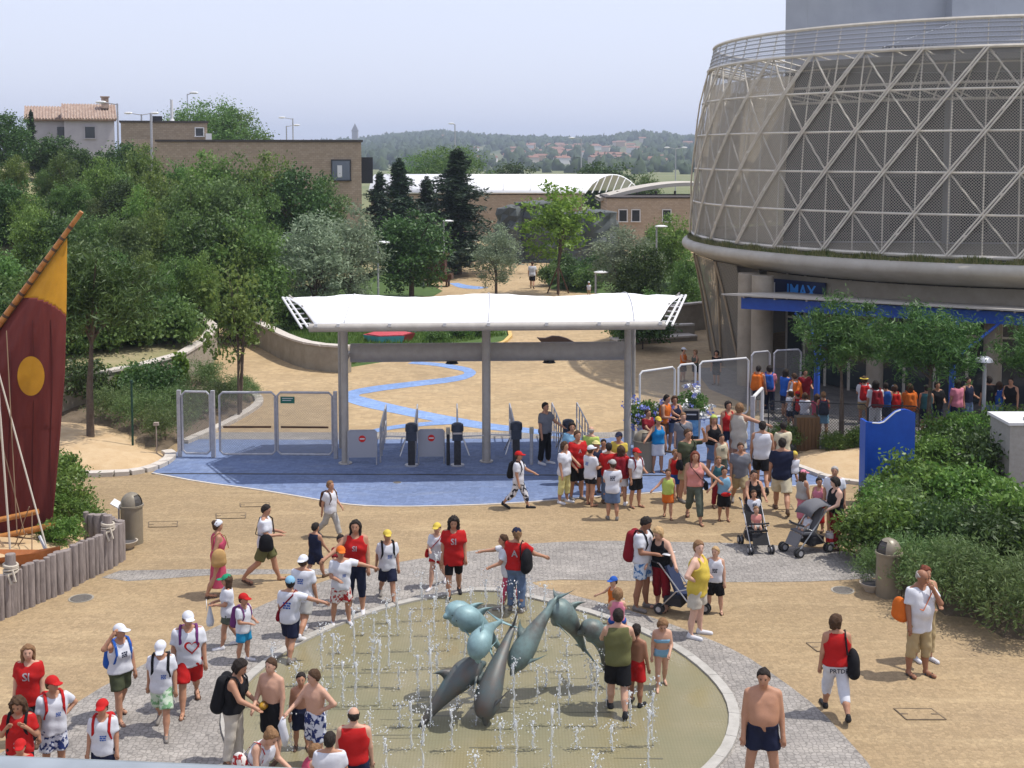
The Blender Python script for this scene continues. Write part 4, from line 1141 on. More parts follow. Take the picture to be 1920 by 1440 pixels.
def conifer(seed, H, R0):
    rs = np.random.default_rng(seed); pts = []
    z = .9
    while z < H:
        t = (z - .9) / (H - .9); rr = R0 * (1 - t) ** .85 + .08
        nb = 9
        for k in range(nb):
            a = rs.uniform(0, 2 * math.pi); L_ = rr * rs.uniform(.3, 1.2) * (.8 + .35 * math.sin(z * 3.1 + a))
            q = np.linspace(.1, 1, 12)[:, None]
            br = np.concatenate([np.cos(a) * L_ * q, np.sin(a) * L_ * q, z - .25 * L_ * q], 1)
            br = np.repeat(br, 7, 0) + rs.normal(size=(84, 3)) * np.array((.16, .16, .1)) * (1.1 - .5 * t)
            pts.append(br)
        z += .2 + .12 * rs.random()
    pts.append(np.stack([rs.normal(0, .08, 120), rs.normal(0, .08, 120), H - .8 + rs.random(120) * 1.1], 1))
    V, F = cards(np.concatenate(pts), .11, rs, .4, asp=.35)
    r = empty('conifer', (0, 0, 0), 0, None, 'tree')
    b = MB(); b.tube([(0, 0, -.2), (0, 0, H)], [.17, .03], 8); b.build('trunk', bark, r)
    link('crown', fast_mesh('crown', V, F), L_fir, r)
    return r
P_big = [make_tree('broadleaf_tree', 900 + i, 3.0, .10, L_broad, crown_mesh(90 + i, 1.9, 1.9, 2.1, 3.3, 170, 85, .052, .22, low=-.85), None) for i in range(2)]
P_con = [conifer(80, 8.5, 3.3), conifer(81, 7.5, 2.5)]
rv = random.Random(21)
def at_tree(P, px, d, top_py, label, group=None, rx=1.0, ztop_unit=5.5, zofs=0.0):
    """tree whose top shows at photo row top_py, standing on the ground at distance d"""
    x = GX(px, d); z = hill(x, d) + zofs
    top = D(px, top_py, d).z
    s = max(.3, (top - z) / ztop_unit)
    o = put(P, x, d, z, s * rx, rv.uniform(0, 6.28), s, label, group)
    return o
gL = 'trees of the grove on the left hillside'
lb_far = ['green broadleaf tree high on the left slope below the house', 'green broadleaf tree in the middle of the left hillside grove', 'green broadleaf tree low in the grove behind the retaining wall']
# rows on the slope: (px, d, top row)
rows = []
for px, top in ((-30, 300), (25, 290), (80, 318), (150, 330), (215, 318), (265, 268), (330, 305), (395, 280), (445, 292), (505, 282), (560, 304), (610, 326), (120, 285), (190, 292), (250, 300), (470, 322)): rows.append((px, 82 + rv.uniform(-3, 3), top, 0))
for px, top in ((-20, 350), (50, 360), (110, 345), (175, 370), (235, 330), (300, 320), (360, 340), (420, 330), (480, 340), (20, 330), (140, 340), (265, 345), (330, 352), (450, 352)): rows.append((px, 70 + rv.uniform(-3, 3), top, 1))
for px, top in ((90, 400), (150, 395), (215, 400), (280, 390), (345, 395), (400, 400), (460, 400), (60, 385), (185, 410), (250, 405), (315, 415), (430, 425), (375, 420)): rows.append((px, 60 + rv.uniform(-2, 2), top, 1))
for px, top in ((-15, 470), (205, 470), (265, 470), (330, 480), (150, 450), (300, 500), (370, 470)): rows.append((px, 53.5 + rv.uniform(-1, 1.5), top, 2))
for i, (px, d_, top, g) in enumerate(rows):
    P = P_broad[i % 4] if i % 5 else P_dark[i % 2]
    if px in (395, 505, 265, 512): P = P_broad[1]
    at_tree(P, px, d_, top, lb_far[g], gL, rx=rv.uniform(.72, 1.0), ztop_unit=5.55 if P in P_broad else 4.7)
# undergrowth on the slope
for i in range(130):
    d_ = rv.uniform(43, 78); px = rv.uniform(-40, 600)
    x = GX(px, d_); u = footx(d_) - x
    if u < .6: continue
    if px < 110 and 52 < d_ < 66 and rv.random() < .8: continue
    s = rv.uniform(.5, 1.2)
    put(P_bush[rv.choice((0, 0, 1))], x, d_, hill(x, d_) - .1, s, rv.uniform(0, 6.28), None, 'leafy undergrowth shrub on the left hillside between the trees', 'undergrowth of the left hillside')
for i in range(22):
    d_ = rv.uniform(42.5, 57); x = footx(d_) - rv.uniform(.7, 4.5)
    put(P_bush[rv.choice((0, 0, 1))], x, d_, hill(x, d_) - .1, rv.uniform(.45, .9), rv.uniform(0, 6.28), None, 'leafy shrub on top of the long retaining wall', 'shrubs along the retaining wall')
# house-side trees
at_tree(P_con[1], 60, 104, 192, 'dark pointed cypress-like tree beside the white house', ztop_unit=8.6, rx=.7)
at_tree(P_dark[0], 18, 98, 205, 'dark round tree at the left end of the white house', ztop_unit=4.7)
at_tree(P_big[0], 402, 130, 180, 'big round tree behind the flat brick block', ztop_unit=5.55, rx=1.12, zofs=-1)
at_tree(P_big[1], 440, 133, 196, 'rounded tree behind the brick block, right of the biggest one', ztop_unit=5.55, rx=1.1, zofs=-1)
at_tree(P_big[0], 360, 132, 200, 'rounded tree behind the brick block, left of the biggest one', ztop_unit=5.55, rx=1.1, zofs=-1)
for px, top in ((85, 268), (150, 276), (205, 280), (240, 262), (110, 250)): at_tree(P_dark[px % 2], px, 101 + px % 5, top, 'green tree at the foot of the white house', 'trees below the white house', ztop_unit=4.7, rx=1.3)
# middle: silver willows, round tree, conifers
at_tree(P_olive[0], 588, 62, 388, 'tall silvery leaved tree left of the white canopy', ztop_unit=5.6, rx=1.2)
at_tree(P_olive[1], 652, 64, 372, 'second silvery leaved tree behind the canopy end', ztop_unit=5.6, rx=1.05)
at_tree(P_dark[1], 770, 76, 388, 'dense round mid green tree right of the path lamp', ztop_unit=4.7, rx=1.2)
for i, (px, d_, top) in enumerate(((858, 92, 278), (748, 96, 296), (712, 100, 322), (800, 98, 330))):
    at_tree(P_con[i % 2], px, d_, top, ['tall dark fir in front of the white arched roof', 'slender dark fir left of the tall one', 'short dark fir by the brick building corner', 'small dark fir between two taller firs'][i], 'dark firs before the arched hall', ztop_unit=8.8 if i % 2 == 0 else 7.8, rx=1.75 if i == 0 else 1.3)
at_tree(P_olive[1], 930, 76, 410, 'silvery young tree standing right behind the canopy middle', ztop_unit=5.6, rx=1.1)
at_tree(P_light[0], 1047, 79, 328, 'bright green young maple staked on the far path', ztop_unit=5.4, rx=1.15)
q = G(1047, 552)
stake = empty('tree_stakes', (GX(1047, 79), 79, 0), 0, 'wooden tripod of stakes propping the young maple', 'stakes')
for a in range(3):
    b = MB(); b.tube([(.8 * math.cos(a * 2.1 + .5), .8 * math.sin(a * 2.1 + .5), 0), (.08 * math.cos(a * 2.1), .08 * math.sin(a * 2.1), 1.7)], .045, 6); b.build('stake', brown_wood, stake)
at_tree(P_olive[0], 1170, 72, 415, 'bushy silver green tree left of the drum', ztop_unit=5.6, rx=1.6)
at_tree(P_dark[0], 1205, 70, 455, 'dark leafy tree hugging the drum ledge', ztop_unit=4.7, rx=1.0)
at_tree(P_broad[1], 1262, 80, 398, 'green tree in front of the pale building beside the drum', ztop_unit=5.55, rx=.9)
at_tree(P_broad[3], 1235, 92, 420, 'green tree farther back beside the drum', ztop_unit=5.55, rx=.9)
at_tree(P_broad[2], 1290, 66, 478, 'green tree at the foot of the drum wall', ztop_unit=5.55, rx=.8)
at_tree(P_big[1], 850, 150, 268, 'large tree behind the arched white roof', ztop_unit=5.55, rx=1.45)
at_tree(P_big[0], 800, 152, 282, 'broad tree behind the arched roof, left of the large one', ztop_unit=5.55, rx=1.3)
at_tree(P_dark[0], 965, 170, 300, 'darker round tree behind the arched roof', ztop_unit=4.7, rx=1.3)
at_tree(P_dark[1], 1135, 165, 298, 'dark tree behind the end of the arched roof', ztop_unit=4.7, rx=1.5)
at_tree(P_broad[2], 1215, 150, 325, 'small green tree beyond the curved roof', ztop_unit=5.55, rx=.9)
at_tree(P_light[1], 440, 41.5, 452, 'slender multi-stemmed young tree behind the wire mesh gates', ztop_unit=5.4, rx=.8)
# pines
put(P_pine[0], *G(170, 836)[:2], .1, 1.52, .4, 1.5, 'umbrella pine growing in the left sand bed behind the sail')
pa = G(1577, 838); put(P_pine[1], pa.x, pa.y, .05, 1.02, 1.2, 1.09, 'umbrella pine left of the blue wave panel')
pa = G(1740, 845); put(P_pine[2], pa.x, pa.y, .05, 1.12, 2.6, 1.06, 'umbrella pine with tilted trunk right of the blue wave panel')
pa = G(1950, 850); put(P_pine[0], pa.x, pa.y, .05, .98, 4.0, 1.0, 'umbrella pine half out of view by the pale kiosk')
# bushes
def bush(P, px, py, s, sz, label, group, z=.05):
    q = G(px, py); put(P, q.x, q.y, z, s, rv.uniform(0, 6.28), sz, label, group)
gR = 'shrubs of the right planting bed'
for px, py, s, k, lb in ((1660, 1000, .88, 0, 'glossy green shrub in front of the blue panel'), (1720, 985, 1.25, 1, 'glossy green shrub right of the blue panel'), (1640, 1050, .95, 1, 'glossy shrub spilling over the paving beside the pushchair'), (1700, 1060, 1.1, 0, 'glossy shrub in the middle of the right bed'), (1790, 1000, 1.25, 0, 'glossy shrub below the lamp post'), (1860, 1010, 1.2, 1, 'glossy shrub in front of the pale kiosk'), (1775, 1075, 1.15, 4, 'dark shrub behind the man on the phone'), (1870, 1085, 1.2, 4, 'dark shrub at the back of the right bed'), (1715, 1110, .95, 2, 'feathery shrub behind the right litter bin'), (1650, 1095, .62, 2, 'small feathery shrub left of the right litter bin'), (1780, 1140, 1.1, 3, 'feathery shrub behind the man with the orange bag'), (1860, 1165, 1.1, 2, 'feathery shrub at the front edge of the right bed'), (1930, 1190, 1.15, 3, 'feathery shrub at the far end of the right bed'), (1945, 1080, 1.4, 1, 'tall glossy shrub beside the feathery ones'), (1830, 925, 1.3, 4, 'dark shrub around the lamp post foot'), (1760, 920, 1.2, 0, 'shrub at the pine trunk right of the panel'), (1900, 905, 1.3, 4, 'dark shrub left of the pale kiosk'), (1640, 965, .5, 1, 'shrub covering the left foot of the blue panel'), (1700, 1020, 1.0, 3, 'pale feathery shrub rising among the glossy ones')):
    bush(P_shrub[k], px, py, s, s * 1.02, lb, gR, .12)
for px, py, s, lb in ((1830, 862, 1.0, 'low shrub before the dark entrance court'), (1890, 866, 1.1, 'low shrub at the right end of the entrance court'), (1770, 858, .9, 'low shrub near the second pine'), (1470, 846, .55, 'small shrub left of the timber planter'), (1560, 852, .45, 'small shrub right of the timber planter'), (1605, 848, .5, 'small shrub at the dark wire fence')):
    bush(P_shrub[0], px, py, s, s * 1.2, lb, 'low shrubs of the entrance court')
for px, py, s, k, lb in ((265, 812, 1.0, 2, 'grey green shrub right of the left pine trunk'), (225, 795, 1.0, 2, 'grey green shrub behind the left pine trunk'), (310, 832, .85, 2, 'grey green shrub beside the narrow mesh gate'), (330, 800, .95, 3, 'feathery shrub behind the narrow mesh gate'), (370, 790, .95, 2, 'feathery shrub seen through the narrow mesh gate'), (420, 770, .9, 2, 'feathery shrub seen through the double gate'), (455, 755, .65, 3, 'small feathery shrub by the pale kerb'), (285, 765, 1.15, 4, 'dark shrub against the retaining wall'), (225, 760, 1.0, 1, 'yellow green shrub against the retaining wall'), (140, 770, 1.3, 4, 'dark shrub behind the red sail'), (380, 735, .9, 2, 'feathery shrub below the end of the retaining wall')):
    bush(P_shrub[k], px, py, s * 1.05, s * 1.15, lb, 'shrubs beside the wire mesh gates', .1)
for px, py, s, k, lb in ((95, 985, .95, 0, 'bright green shrub at the foot of the red sail'), (110, 940, .9, 1, 'bright green shrub behind the sail foot'), (60, 1000, .95, 1, 'green shrub below the bamboo boom'), (20, 1010, 1.0, 0, 'green shrub left of the boom ropes'), (150, 1005, .6, 0, 'small green shrub by the rope post'), (115, 1045, .55, 1, 'small green shrub beside the boat stay'), (-30, 990, 1.1, 0, 'green shrub at the back of the boat bed')):
    bush(P_shrub[k], px, py, s, s, lb, 'shrubs of the boat bed', .25)
for px, py, s, k, lb in ((1035, 536, .8, 0, 'low clipped shrub at the tip of the round bed'), (1065, 543, .8, 1, 'low clipped shrub along the front of the round bed'), (1100, 546, .85, 0, 'low shrub by the sitting child in white'), (1120, 525, 1.0, 1, 'shrub at the back of the round bed'), (1060, 520, .9, 1, 'dark shrub in the middle of the round bed'), (560, 625, .75, 0, 'shrub on the short curved wall'), (610, 622, .6, 0, 'shrub left of the coloured seats'), (860, 640, .5, 0, 'grassy clump right of the coloured seats'), (900, 636, .5, 0, 'grassy clump near the tip of the seat bed'), (820, 648, .4, 0, 'grassy clump before the gate drum'), (1205, 655, 1.0, 1, 'dark shrub beside the terrace walls'), (1180, 640, .8, 0, 'shrub behind the right gate post'), (1225, 600, .8, 0, 'shrub on the upper terrace'), (1290, 588, .9, 0, 'shrub between terrace and drum'), (545, 600, .9, 0, 'yellow green shrub under the silver tree'), (520, 590, .8, 2, 'silver shrub at the end of the far wall')):
    q = G(px, py); put(P_bush[k], q.x, q.y, .08, s, rv.uniform(0, 6.28), s, lb, 'shrubs beyond the gate')
# grass on the seat bed
rs = np.random.default_rng(9)
nl = 16000
pa = [G(505, 640), G(660, 690), G(950, 635), G(640, 565)]
uu = rs.random((nl, 2)); base = []
A_, B_, C_, D_ = [np.array(q[:2]) for q in (G(520, 640), G(655, 688), G(950, 632), G(660, 572))]
base = (A_ * (1 - uu[:, :1]) + B_ * uu[:, :1]) * (1 - uu[:, 1:]) + (D_ * (1 - uu[:, :1]) + C_ * uu[:, :1]) * uu[:, 1:]
base = np.concatenate([base, np.full((nl, 1), .1)], 1)
tip = base + np.concatenate([rs.normal(0, .1, (nl, 2)), .12 + .26 * rs.random((nl, 1))], 1)
an = rs.uniform(0, 3.14, nl); sd = np.stack([np.cos(an), np.sin(an), np.zeros(nl)], 1) * .035
V = np.stack([base - sd, base + sd, tip], 1).reshape(-1, 3)
tag(link('bed_grass', fast_mesh('bed_grass', V, np.arange(nl * 3).reshape(-1, 3)), leafmat('bed_grass', (.06, .12, .02, 1), (.16, .22, .05, 1), .4)), 'long green grass growing round the coloured seats', 'grass', kind='stuff')
# creeper with light leaves on the near wall end
at_c = G(352, 735); V, F = leaf_cards((0, 0, .9), (.35, .2, .75), 420, .1, 3)
vr = empty('creeper', (at_c.x - .2, at_c.y - .3, 0), 0, 'yellow green creeper hanging at the end of the long retaining wall', 'plant')
link('foliage', fast_mesh('foliage', V, F), L_light, vr)
b = MB(); b.tube([(0, 0, 0), (.05, 0, .6), (-.05, 0, 1.5)], .02, 5); b.build('stem', bark, vr)

# ================================================================== buildings in the background
brick = mat('buff_brick', C(178, 152, 124), .9, bump=(8, .2))
n, l, p = nodes_of(brick)
bt = n.new('ShaderNodeTexBrick'); bt.inputs['Scale'].default_value = 1.6
bt.inputs['Color1'].default_value = C(196, 176, 152); bt.inputs['Color2'].default_value = C(180, 160, 136); bt.inputs['Mortar'].default_value = C(166, 148, 128); bt.inputs['Mortar Size'].default_value = .02
tc = n.new('ShaderNodeTexCoord'); mp = n.new('ShaderNodeMapping'); mp.inputs['Rotation'].default_value = (rad(90), 0, 0); l.new(tc.outputs['Object'], mp.inputs[0]); l.new(mp.outputs[0], bt.inputs[0])
l.new(bt.outputs[0], p.inputs['Base Color'])
dark_trim = mat('dark_parapet', (.06, .05, .045, 1), .7)
def block(px0, px1, py_top, d, depth, z0, label, m=brick, cap=dark_trim, rzv=0.0, name='brick_building'):
    a, c = D(px0, py_top, d), D(px1, py_top, d)
    W_ = c.x - a.x; r = empty(name, ((a.x + c.x) / 2, d, z0), rzv, label, 'building')
    H_ = a.z - z0
    b = MB(); b.box((0, depth / 2, H_ / 2), (W_, depth, H_)); b.build('wall', m, r)
    if cap:
        b = MB(); b.box((0, depth / 2, H_ + .08), (W_ + .25, depth + .25, .16)); b.build('parapet', cap, r)
    return r, W_, H_
def window(r, x, z, w_, h_, m=None, y=-.01, frame=white_paint):
    b = MB(); b.box((x, y, z), (w_, .12, h_)); o = b.build('window', m or mat('window_dark', (.02, .025, .03, 1), .15, spec=.6), r)
    b = MB()
    for sx_ in (-1, 1): b.box((x + sx_ * w_ / 2, y - .05, z), (.08, .1, h_ + .08))
    b.box((x, y - .05, z + h_ / 2), (w_, .1, .08)); b.build('frame', frame, o)
    b = MB(); b.box((x, y - .08, z - h_ / 2 - .04), (w_ + .16, .16, .08)); b.build('sill', frame, o)
    return o
r, W_, H_ = block(300, 676, 266, 92, 10, 1.0, 'long flat roofed brick building on the left with one window', rzv=rad(9))
wx = D(638, 320, 92).x - r.location.x; wz = D(638, 319, 92).z - 1.0
window(r, wx, wz, 1.4, 1.5, mat('window_sky', C(120, 134, 150, .5), .1, spec=.8), frame=dark_steel)
b = MB(); b.box((wx - .1, -.09, wz - .1), (.35, .02, .9)); b.build('curtain', white_paint, r)
b = MB(); b.box((D(688, 300, 92).x - r.location.x, 2, D(688, 290, 92).z - 1.0 - 1.2), (.9, 1.5, 2.0)); b.build('side_hut', dark_steel, r)
r, W_, H_ = block(230, 386, 230, 104, 9, 3.0, 'smaller brick block with dark flat roof behind the long one', rzv=rad(15))
wx = D(372, 247, 104).x - r.location.x; window(r, wx, D(370, 247, 104).z - 3.0, .7, .7)
b = MB(); b.tube([(W_ / 2 - 2.9, 2, H_), (W_ / 2 - 2.9, 2, H_ + 2.0)], .12, 8); b.lathe([(.3, H_), (.14, H_ + .4)], 10, (W_ / 2 - 2.9, 2, 0)); b.build('flue', white_paint, r)
b = MB(); b.box((W_ / 2 - 4.1, 2, H_ + .3), (.8, .8, .6)); b.build('roof_unit', dark_steel, r)
b = MB(); b.box((W_ / 2 + .1, -.3, H_ - 1.6), (.5, .4, 1.4)); b.build('air_unit', white_paint, r)
# white house with tiled roof
tile = mat('pale_roof_tile', C(206, 186, 170, .7), .9, noise=(3.5, 6), col2=C(150, 120, 106, .7), bump=(6, .5))
def house(px0, px1, eave, ridge, d, z0, label, wins, chim=None):
    a, c = D(px0, eave, d), D(px1, eave, d); W_ = c.x - a.x; H_ = a.z - z0; rh = D(px0, ridge, d).z - a.z
    r = empty('house', ((a.x + c.x) / 2, d, z0), rad(20), label, 'house', 'houses on the hilltop')
    b = MB(); b.box((0, 3, H_ / 2), (W_, 6, H_)); b.build('wall', mat('pale_plaster', C(196, 192, 196), .9, noise=(.8, 4), col2=C(180, 176, 182)), r)
    b = MB(); rh2 = rh * 1.05
    b.plate([(-W_ / 2 - .2, -.35, H_ - .08), (W_ / 2 + .2, -.35, H_ - .08), (W_ / 2 + .2, 3, H_ + rh2), (-W_ / 2 - .2, 3, H_ + rh2)], (0, -.4, 1), .12)
    b.plate([(-W_ / 2 - .2, 6.35, H_ - .08), (-W_ / 2 - .2, 3, H_ + rh2), (W_ / 2 + .2, 3, H_ + rh2), (W_ / 2 + .2, 6.35, H_ - .08)], (0, .4, 1), .12)
    ro = b.build('roof', tile, r)
    nr = int(W_ / .24)
    for k in range(nr):
        x = -W_ / 2 - .15 + (W_ + .3) * k / (nr - 1)
        t = MB(); t.tube([(x, -.42, H_ + .06), (x, 3, H_ + rh2 + .13)], .085, 5); t.build('tile_row', tile, ro)
    b = MB(); b.box((0, -.2, H_ - .1), (W_ + .3, .3, .14)); b.build('eave', mat('eave_brown', (.16, .1, .06, 1), .8), r)
    for px, y0, y1, w_ in wins: window(r, D(px, eave, d).x - r.location.x, D(px, (y0 + y1) / 2, d).z - z0, w_, (y1 - y0) * d / FPX, frame=mat('pale_plaster', C(196, 192, 196)))
    if chim:
        b = MB(); x = D(chim, eave, d).x - r.location.x; b.box((x, 1.8, H_ + rh + .3), (.7, .6, 1.1)); b.box((x, 1.8, H_ + rh + .9), (.9, .8, .12)); b.build('chimney', tile, ro)
    return r
house(123, 212, 224, 197, 122, 6.0, 'white plaster house with pale tiled roof and chimney on the hilltop', ((168, 237, 259, 1.0),), 197)
house(52, 122, 224, 201, 124, 6.0, 'lower white house wing with tiled roof left of the chimney house', ((112, 237, 268, .8),))
# arched white roof hall
def arch_hall(px0, px1, py_t, py_e, d, label, m, depth=12):
    a, c = D(px0, py_e, d), D(px1, py_e, d); W_ = c.x - a.x
    r = empty('arched_hall', ((a.x + c.x) / 2, d, 0), rad(-1), label, 'building')
    zt = D(px0, py_t, d).z; ze = a.z
    b = MB(); V = []; F = []; nseg = 14
    for i in range(nseg + 1):
        t = i / nseg; y = depth * t; z = ze + (zt - ze + .1) * math.sin(math.pi * t) ** .8
        V += [(-W_ / 2, y, z), (W_ / 2 + .55 * y, y, z)]
        if i: k = 2 * i; F.append((k - 2, k - 1, k + 1, k))
    b.add(V, F); o = b.build('vault', m, r, smooth=True); sm = o.modifiers.new('t', 'SOLIDIFY'); sm.thickness = .15
    b = MB(); b.box((0, depth / 2, ze / 2 - .1), (W_ - .5, depth - .6, ze - .3)); b.build('wall', brick, r)
    for sx_ in (1,):
        f = MB()
        for i in range(9):
            t = i / 8; f.tube([(W_ / 2 + .55 * depth * t, depth * t, ze - .1), (W_ / 2 + .55 * depth * min(1, t + .12), depth * min(1, t + .12), ze + (zt - ze) * math.sin(math.pi * min(1, t + .12)) ** .8)], .07, 5)
        f.build('end_truss', white_paint, r)
    for x in np.linspace(-W_ / 2, W_ / 2, 9)[1:-1]:
        f = MB(); f.tube([(x, depth * t, ze + (zt - ze + .1) * math.sin(math.pi * t) ** .8 + .03) for t in np.linspace(.02, .55, 8)], .03, 4); f.build('roof_seam', seam_m, r)
    return r
arch_hall(690, 1096, 330, 361, 128, 'long hall with a brilliant white arched membrane roof', canvas)
q0 = D(1140, 375, 116)
r, W_, H_ = block(1138, 1330, 372, 116, 8, 0, 'low buff brick building left of the drum with small windows')
for px in (1168, 1192, 1250): window(r, D(px, 402, 116).x - r.location.x, D(px, 404, 116).z, .8, 1.1)
r = empty('curved_roof', (GX(1210, 120), 120, 0), 0, 'thin grey curved roof rising beside the drum building', 'building')
b = MB(); xa, xb = GX(1125, 120) - GX(1210, 120), GX(1330, 120) - GX(1210, 120)
za = D(1125, 371, 120).z
pts = [(xa + (xb - xa) * t, za + 1.5 * math.sin(math.pi * min(1, t * .8) * .75)) for t in np.linspace(0, 1, 14)]
V = []; F = []
for i, (x, z) in enumerate(pts):
    V += [(x, 0, z), (x, 7, z), (x, 0, z - .35), (x, 7, z - .35)]
    if i:
        k = 4 * i; F += [(k - 4, k, k + 1, k - 3), (k - 2, k - 1, k + 3, k + 2), (k - 4, k - 2, k + 2, k), (k - 3, k + 1, k + 3, k - 1)]
b.add(V, F); b.build('roof_slab', mat('curved_roof_grey', C(200, 192, 178), .6), r)
for x in np.linspace(xa + 2, xb - 1, 5):
    b = MB(); b.tube([(x, 3, 0), (x, 3, za - .2 + .8)], .12, 8); b.build('prop', concrete, r)
# rock mound
rock_m = mat('dark_rock', (.045, .055, .055, 1), .75, noise=(.5, 8), col2=(.11, .12, .115, 1), bump=(1.5, 1.0))
rock = empty('rock_outcrop', (GX(1040, 104), 104, 0), 0, 'dark artificial rock cliff with flat top behind the young maple', 'rock')
rs = random.Random(5)
for px0, px1, top in ((938, 985, 386), (970, 1062, 378), (1050, 1110, 400), (1088, 1150, 396)):
    cx = GX((px0 + px1) / 2, 104) - rock.location.x; w_ = (px1 - px0) / FPX * 104 / 2 + .3; zt = D(1000, top, 104).z
    V = []; F = []; nn_, mm_ = 14, 9
    for j in range(mm_ + 1):
        t = j / mm_
        for k in range(nn_):
            a = 2 * math.pi * k / nn_
            rr_ = w_ * (1.12 - .18 * t) * (1 + rs.uniform(-.14, .14)) * (1 if j < mm_ else .45)
            V.append((cx + rr_ * math.cos(a), 2.2 * math.sin(a) * (1 + rs.uniform(-.15, .15)), zt * min(1, t * 1.1) + rs.uniform(-.12, .12)))
    for j in range(mm_):
        for k in range(nn_): F.append((j * nn_ + k, j * nn_ + (k + 1) % nn_, (j + 1) * nn_ + (k + 1) % nn_, (j + 1) * nn_ + k))
    F.append(tuple(mm_ * nn_ + k for k in range(nn_)))
    b = MB(); b.add(V, F); b.build('boulder', rock_m, rock)
# street lamps and masts far behind
def mast(px, base_py, top_py, d, label, arm=(1,), name='street_lamp', r_=.09):
    z0 = 0; p_ = D(px, top_py, d); r = empty(name, (p_.x, d, z0), 0, label, 'lamp', 'tall street lamps beyond the buildings')
    b = MB(); b.tube([(0, 0, 0), (0, 0, p_.z)], r_, 6); b.build('pole', steel, r)
    for s in arm:
        b = MB(); b.tube([(0, 0, p_.z - .1), (s * 1.2, 0, p_.z + .1)], .05, 5); b.build('arm', steel, r)
        b = MB(); b.ell((s * 1.5, 0, p_.z + .12), (.5, .2, .14)); b.build('lantern', white_paint, r)
mast(549, 262, 222, 170, 'street lamp with one lantern above the brick roof', (-1,))
mast(537, 262, 236, 180, 'street lamp with an arm to the right above the brick roof', (1,))
mast(853, 262, 233, 200, 'single street lamp standing against the wooded ridge', (-.4,))
mast(1090, 330, 260, 190, 'street lamp in front of the red roofed town', (-1,))
mast(1267, 330, 278, 210, 'double street lamp near the drum building', (-1, 1))
mast(220, 290, 194, 112, 'street lamp right of the white house', (-1,))
mast(265, 290, 214, 140, 'double street lamp above the smaller brick block', (-1, 1))
mast(351, 250, 176, 136, 'thin aerial mast by the big round tree', (.5,), r_=.05)
q = D(283, 212, 98); b = MB(); b.tube([(0, 0, 0), (0, 0, q.z - 3.0)], .1, 8); tag(b.build('utility_pole', steel, loc=(q.x, 98, 3.0)), 'plain grey pole in front of the smaller brick block', 'pole')
# ================================================================== far hills
def far_h(x, y):
    px = 960 + x / y * FPX
    ridge = np.interp(px, [-400, 350, 500, 680, 760, 820, 900, 960, 1010, 1080, 1140, 1200, 1260, 1320, 1500, 2300], [18, 20, 22, 26, 36, 40, 34, 30, 28, 26, 30, 40, 36, 32, 28, 24])
    t = np.clip((y - 700) / 1500, 0, 1); t = t * t * (3 - 2 * t)
    return -2 + ridge * t + 2.5 * math.sin(x * .006 + y * .004) * t + 1.2 * math.sin(x * .02) * t
V = []; F = []
ysf = np.concatenate([np.linspace(420, 2200, 34), np.linspace(2400, 5200, 8)]); nxf = 90
for y in ysf:
    for i in range(nxf + 1):
        x = (-.75 + 1.6 * i / nxf) * y; V.append((x, y, far_h(x, min(y, 2200)) - max(0, (y - 2200) * .012)))
for j in range(len(ysf) - 1):
    for i in range(nxf):
        k = j * (nxf + 1) + i; F.append((k, k + 1, k + nxf + 2, k + nxf + 1))
b = MB(); b.add(V, F)
farm = mat('far_hill_fields', (.06, .085, .035, 1), .95, noise=(.006, 4), col2=(.14, .13, .06, 1))
tag(b.build('far_hill', farm, smooth=True), kind='structure')
# woods: lumpy crowns merged into one far mass
rs = np.random.default_rng(15)
ico_v = []; ico_f = []
nv_, mv_ = 6, 4
for i in range(mv_ + 1):
    for k in range(nv_):
        ph = math.pi * .62 * i / mv_; th = 2 * math.pi * (k + .5 * (i % 2)) / nv_
        ico_v.append((math.sin(ph) * math.cos(th), math.sin(ph) * math.sin(th), math.cos(ph)))
for i in range(mv_):
    for k in range(nv_): ico_f.append((i * nv_ + k, (i + 1) * nv_ + k, (i + 1) * nv_ + (k + 1) % nv_, i * nv_ + (k + 1) % nv_))
ico_v = np.array(ico_v); ico_f = np.array(ico_f)
VV = []; FF = []; cnt = 0
def in_wood(px, y):
    if y > 1650: return .95
    if 880 < px < 1215 and 1000 < y < 1650: return .12
    if px < 880 and y > 1000: return .75
    if px >= 1215: return .45
    return .3
while cnt < 5200:
    y = 560 + 1660 * rs.random() ** .75; px = rs.uniform(300, 2000)
    if rs.random() > in_wood(px, y): continue
    x = (px - 960) / FPX * y
    s = (5 + 6 * rs.random()) * (.75 if y < 900 else 1.0)
    v = ico_v * (1 + .22 * rs.normal(size=(len(ico_v), 1))) * np.array((s * .62, s * .62, s * .8)) + np.array((x, y, far_h(x, y) + s * .35))
    VV.append(v); FF.append(ico_f + cnt * len(ico_v)); cnt += 1
woods_m = leafmat('far_woods', (.018, .035, .014, 1), (.05, .075, .03, 1), .0, .9)
tag(link('far_woods', fast_mesh('far_woods', np.concatenate(VV), np.concatenate(FF)), woods_m), 'dense wood covering the distant ridge', 'woods', kind='stuff')
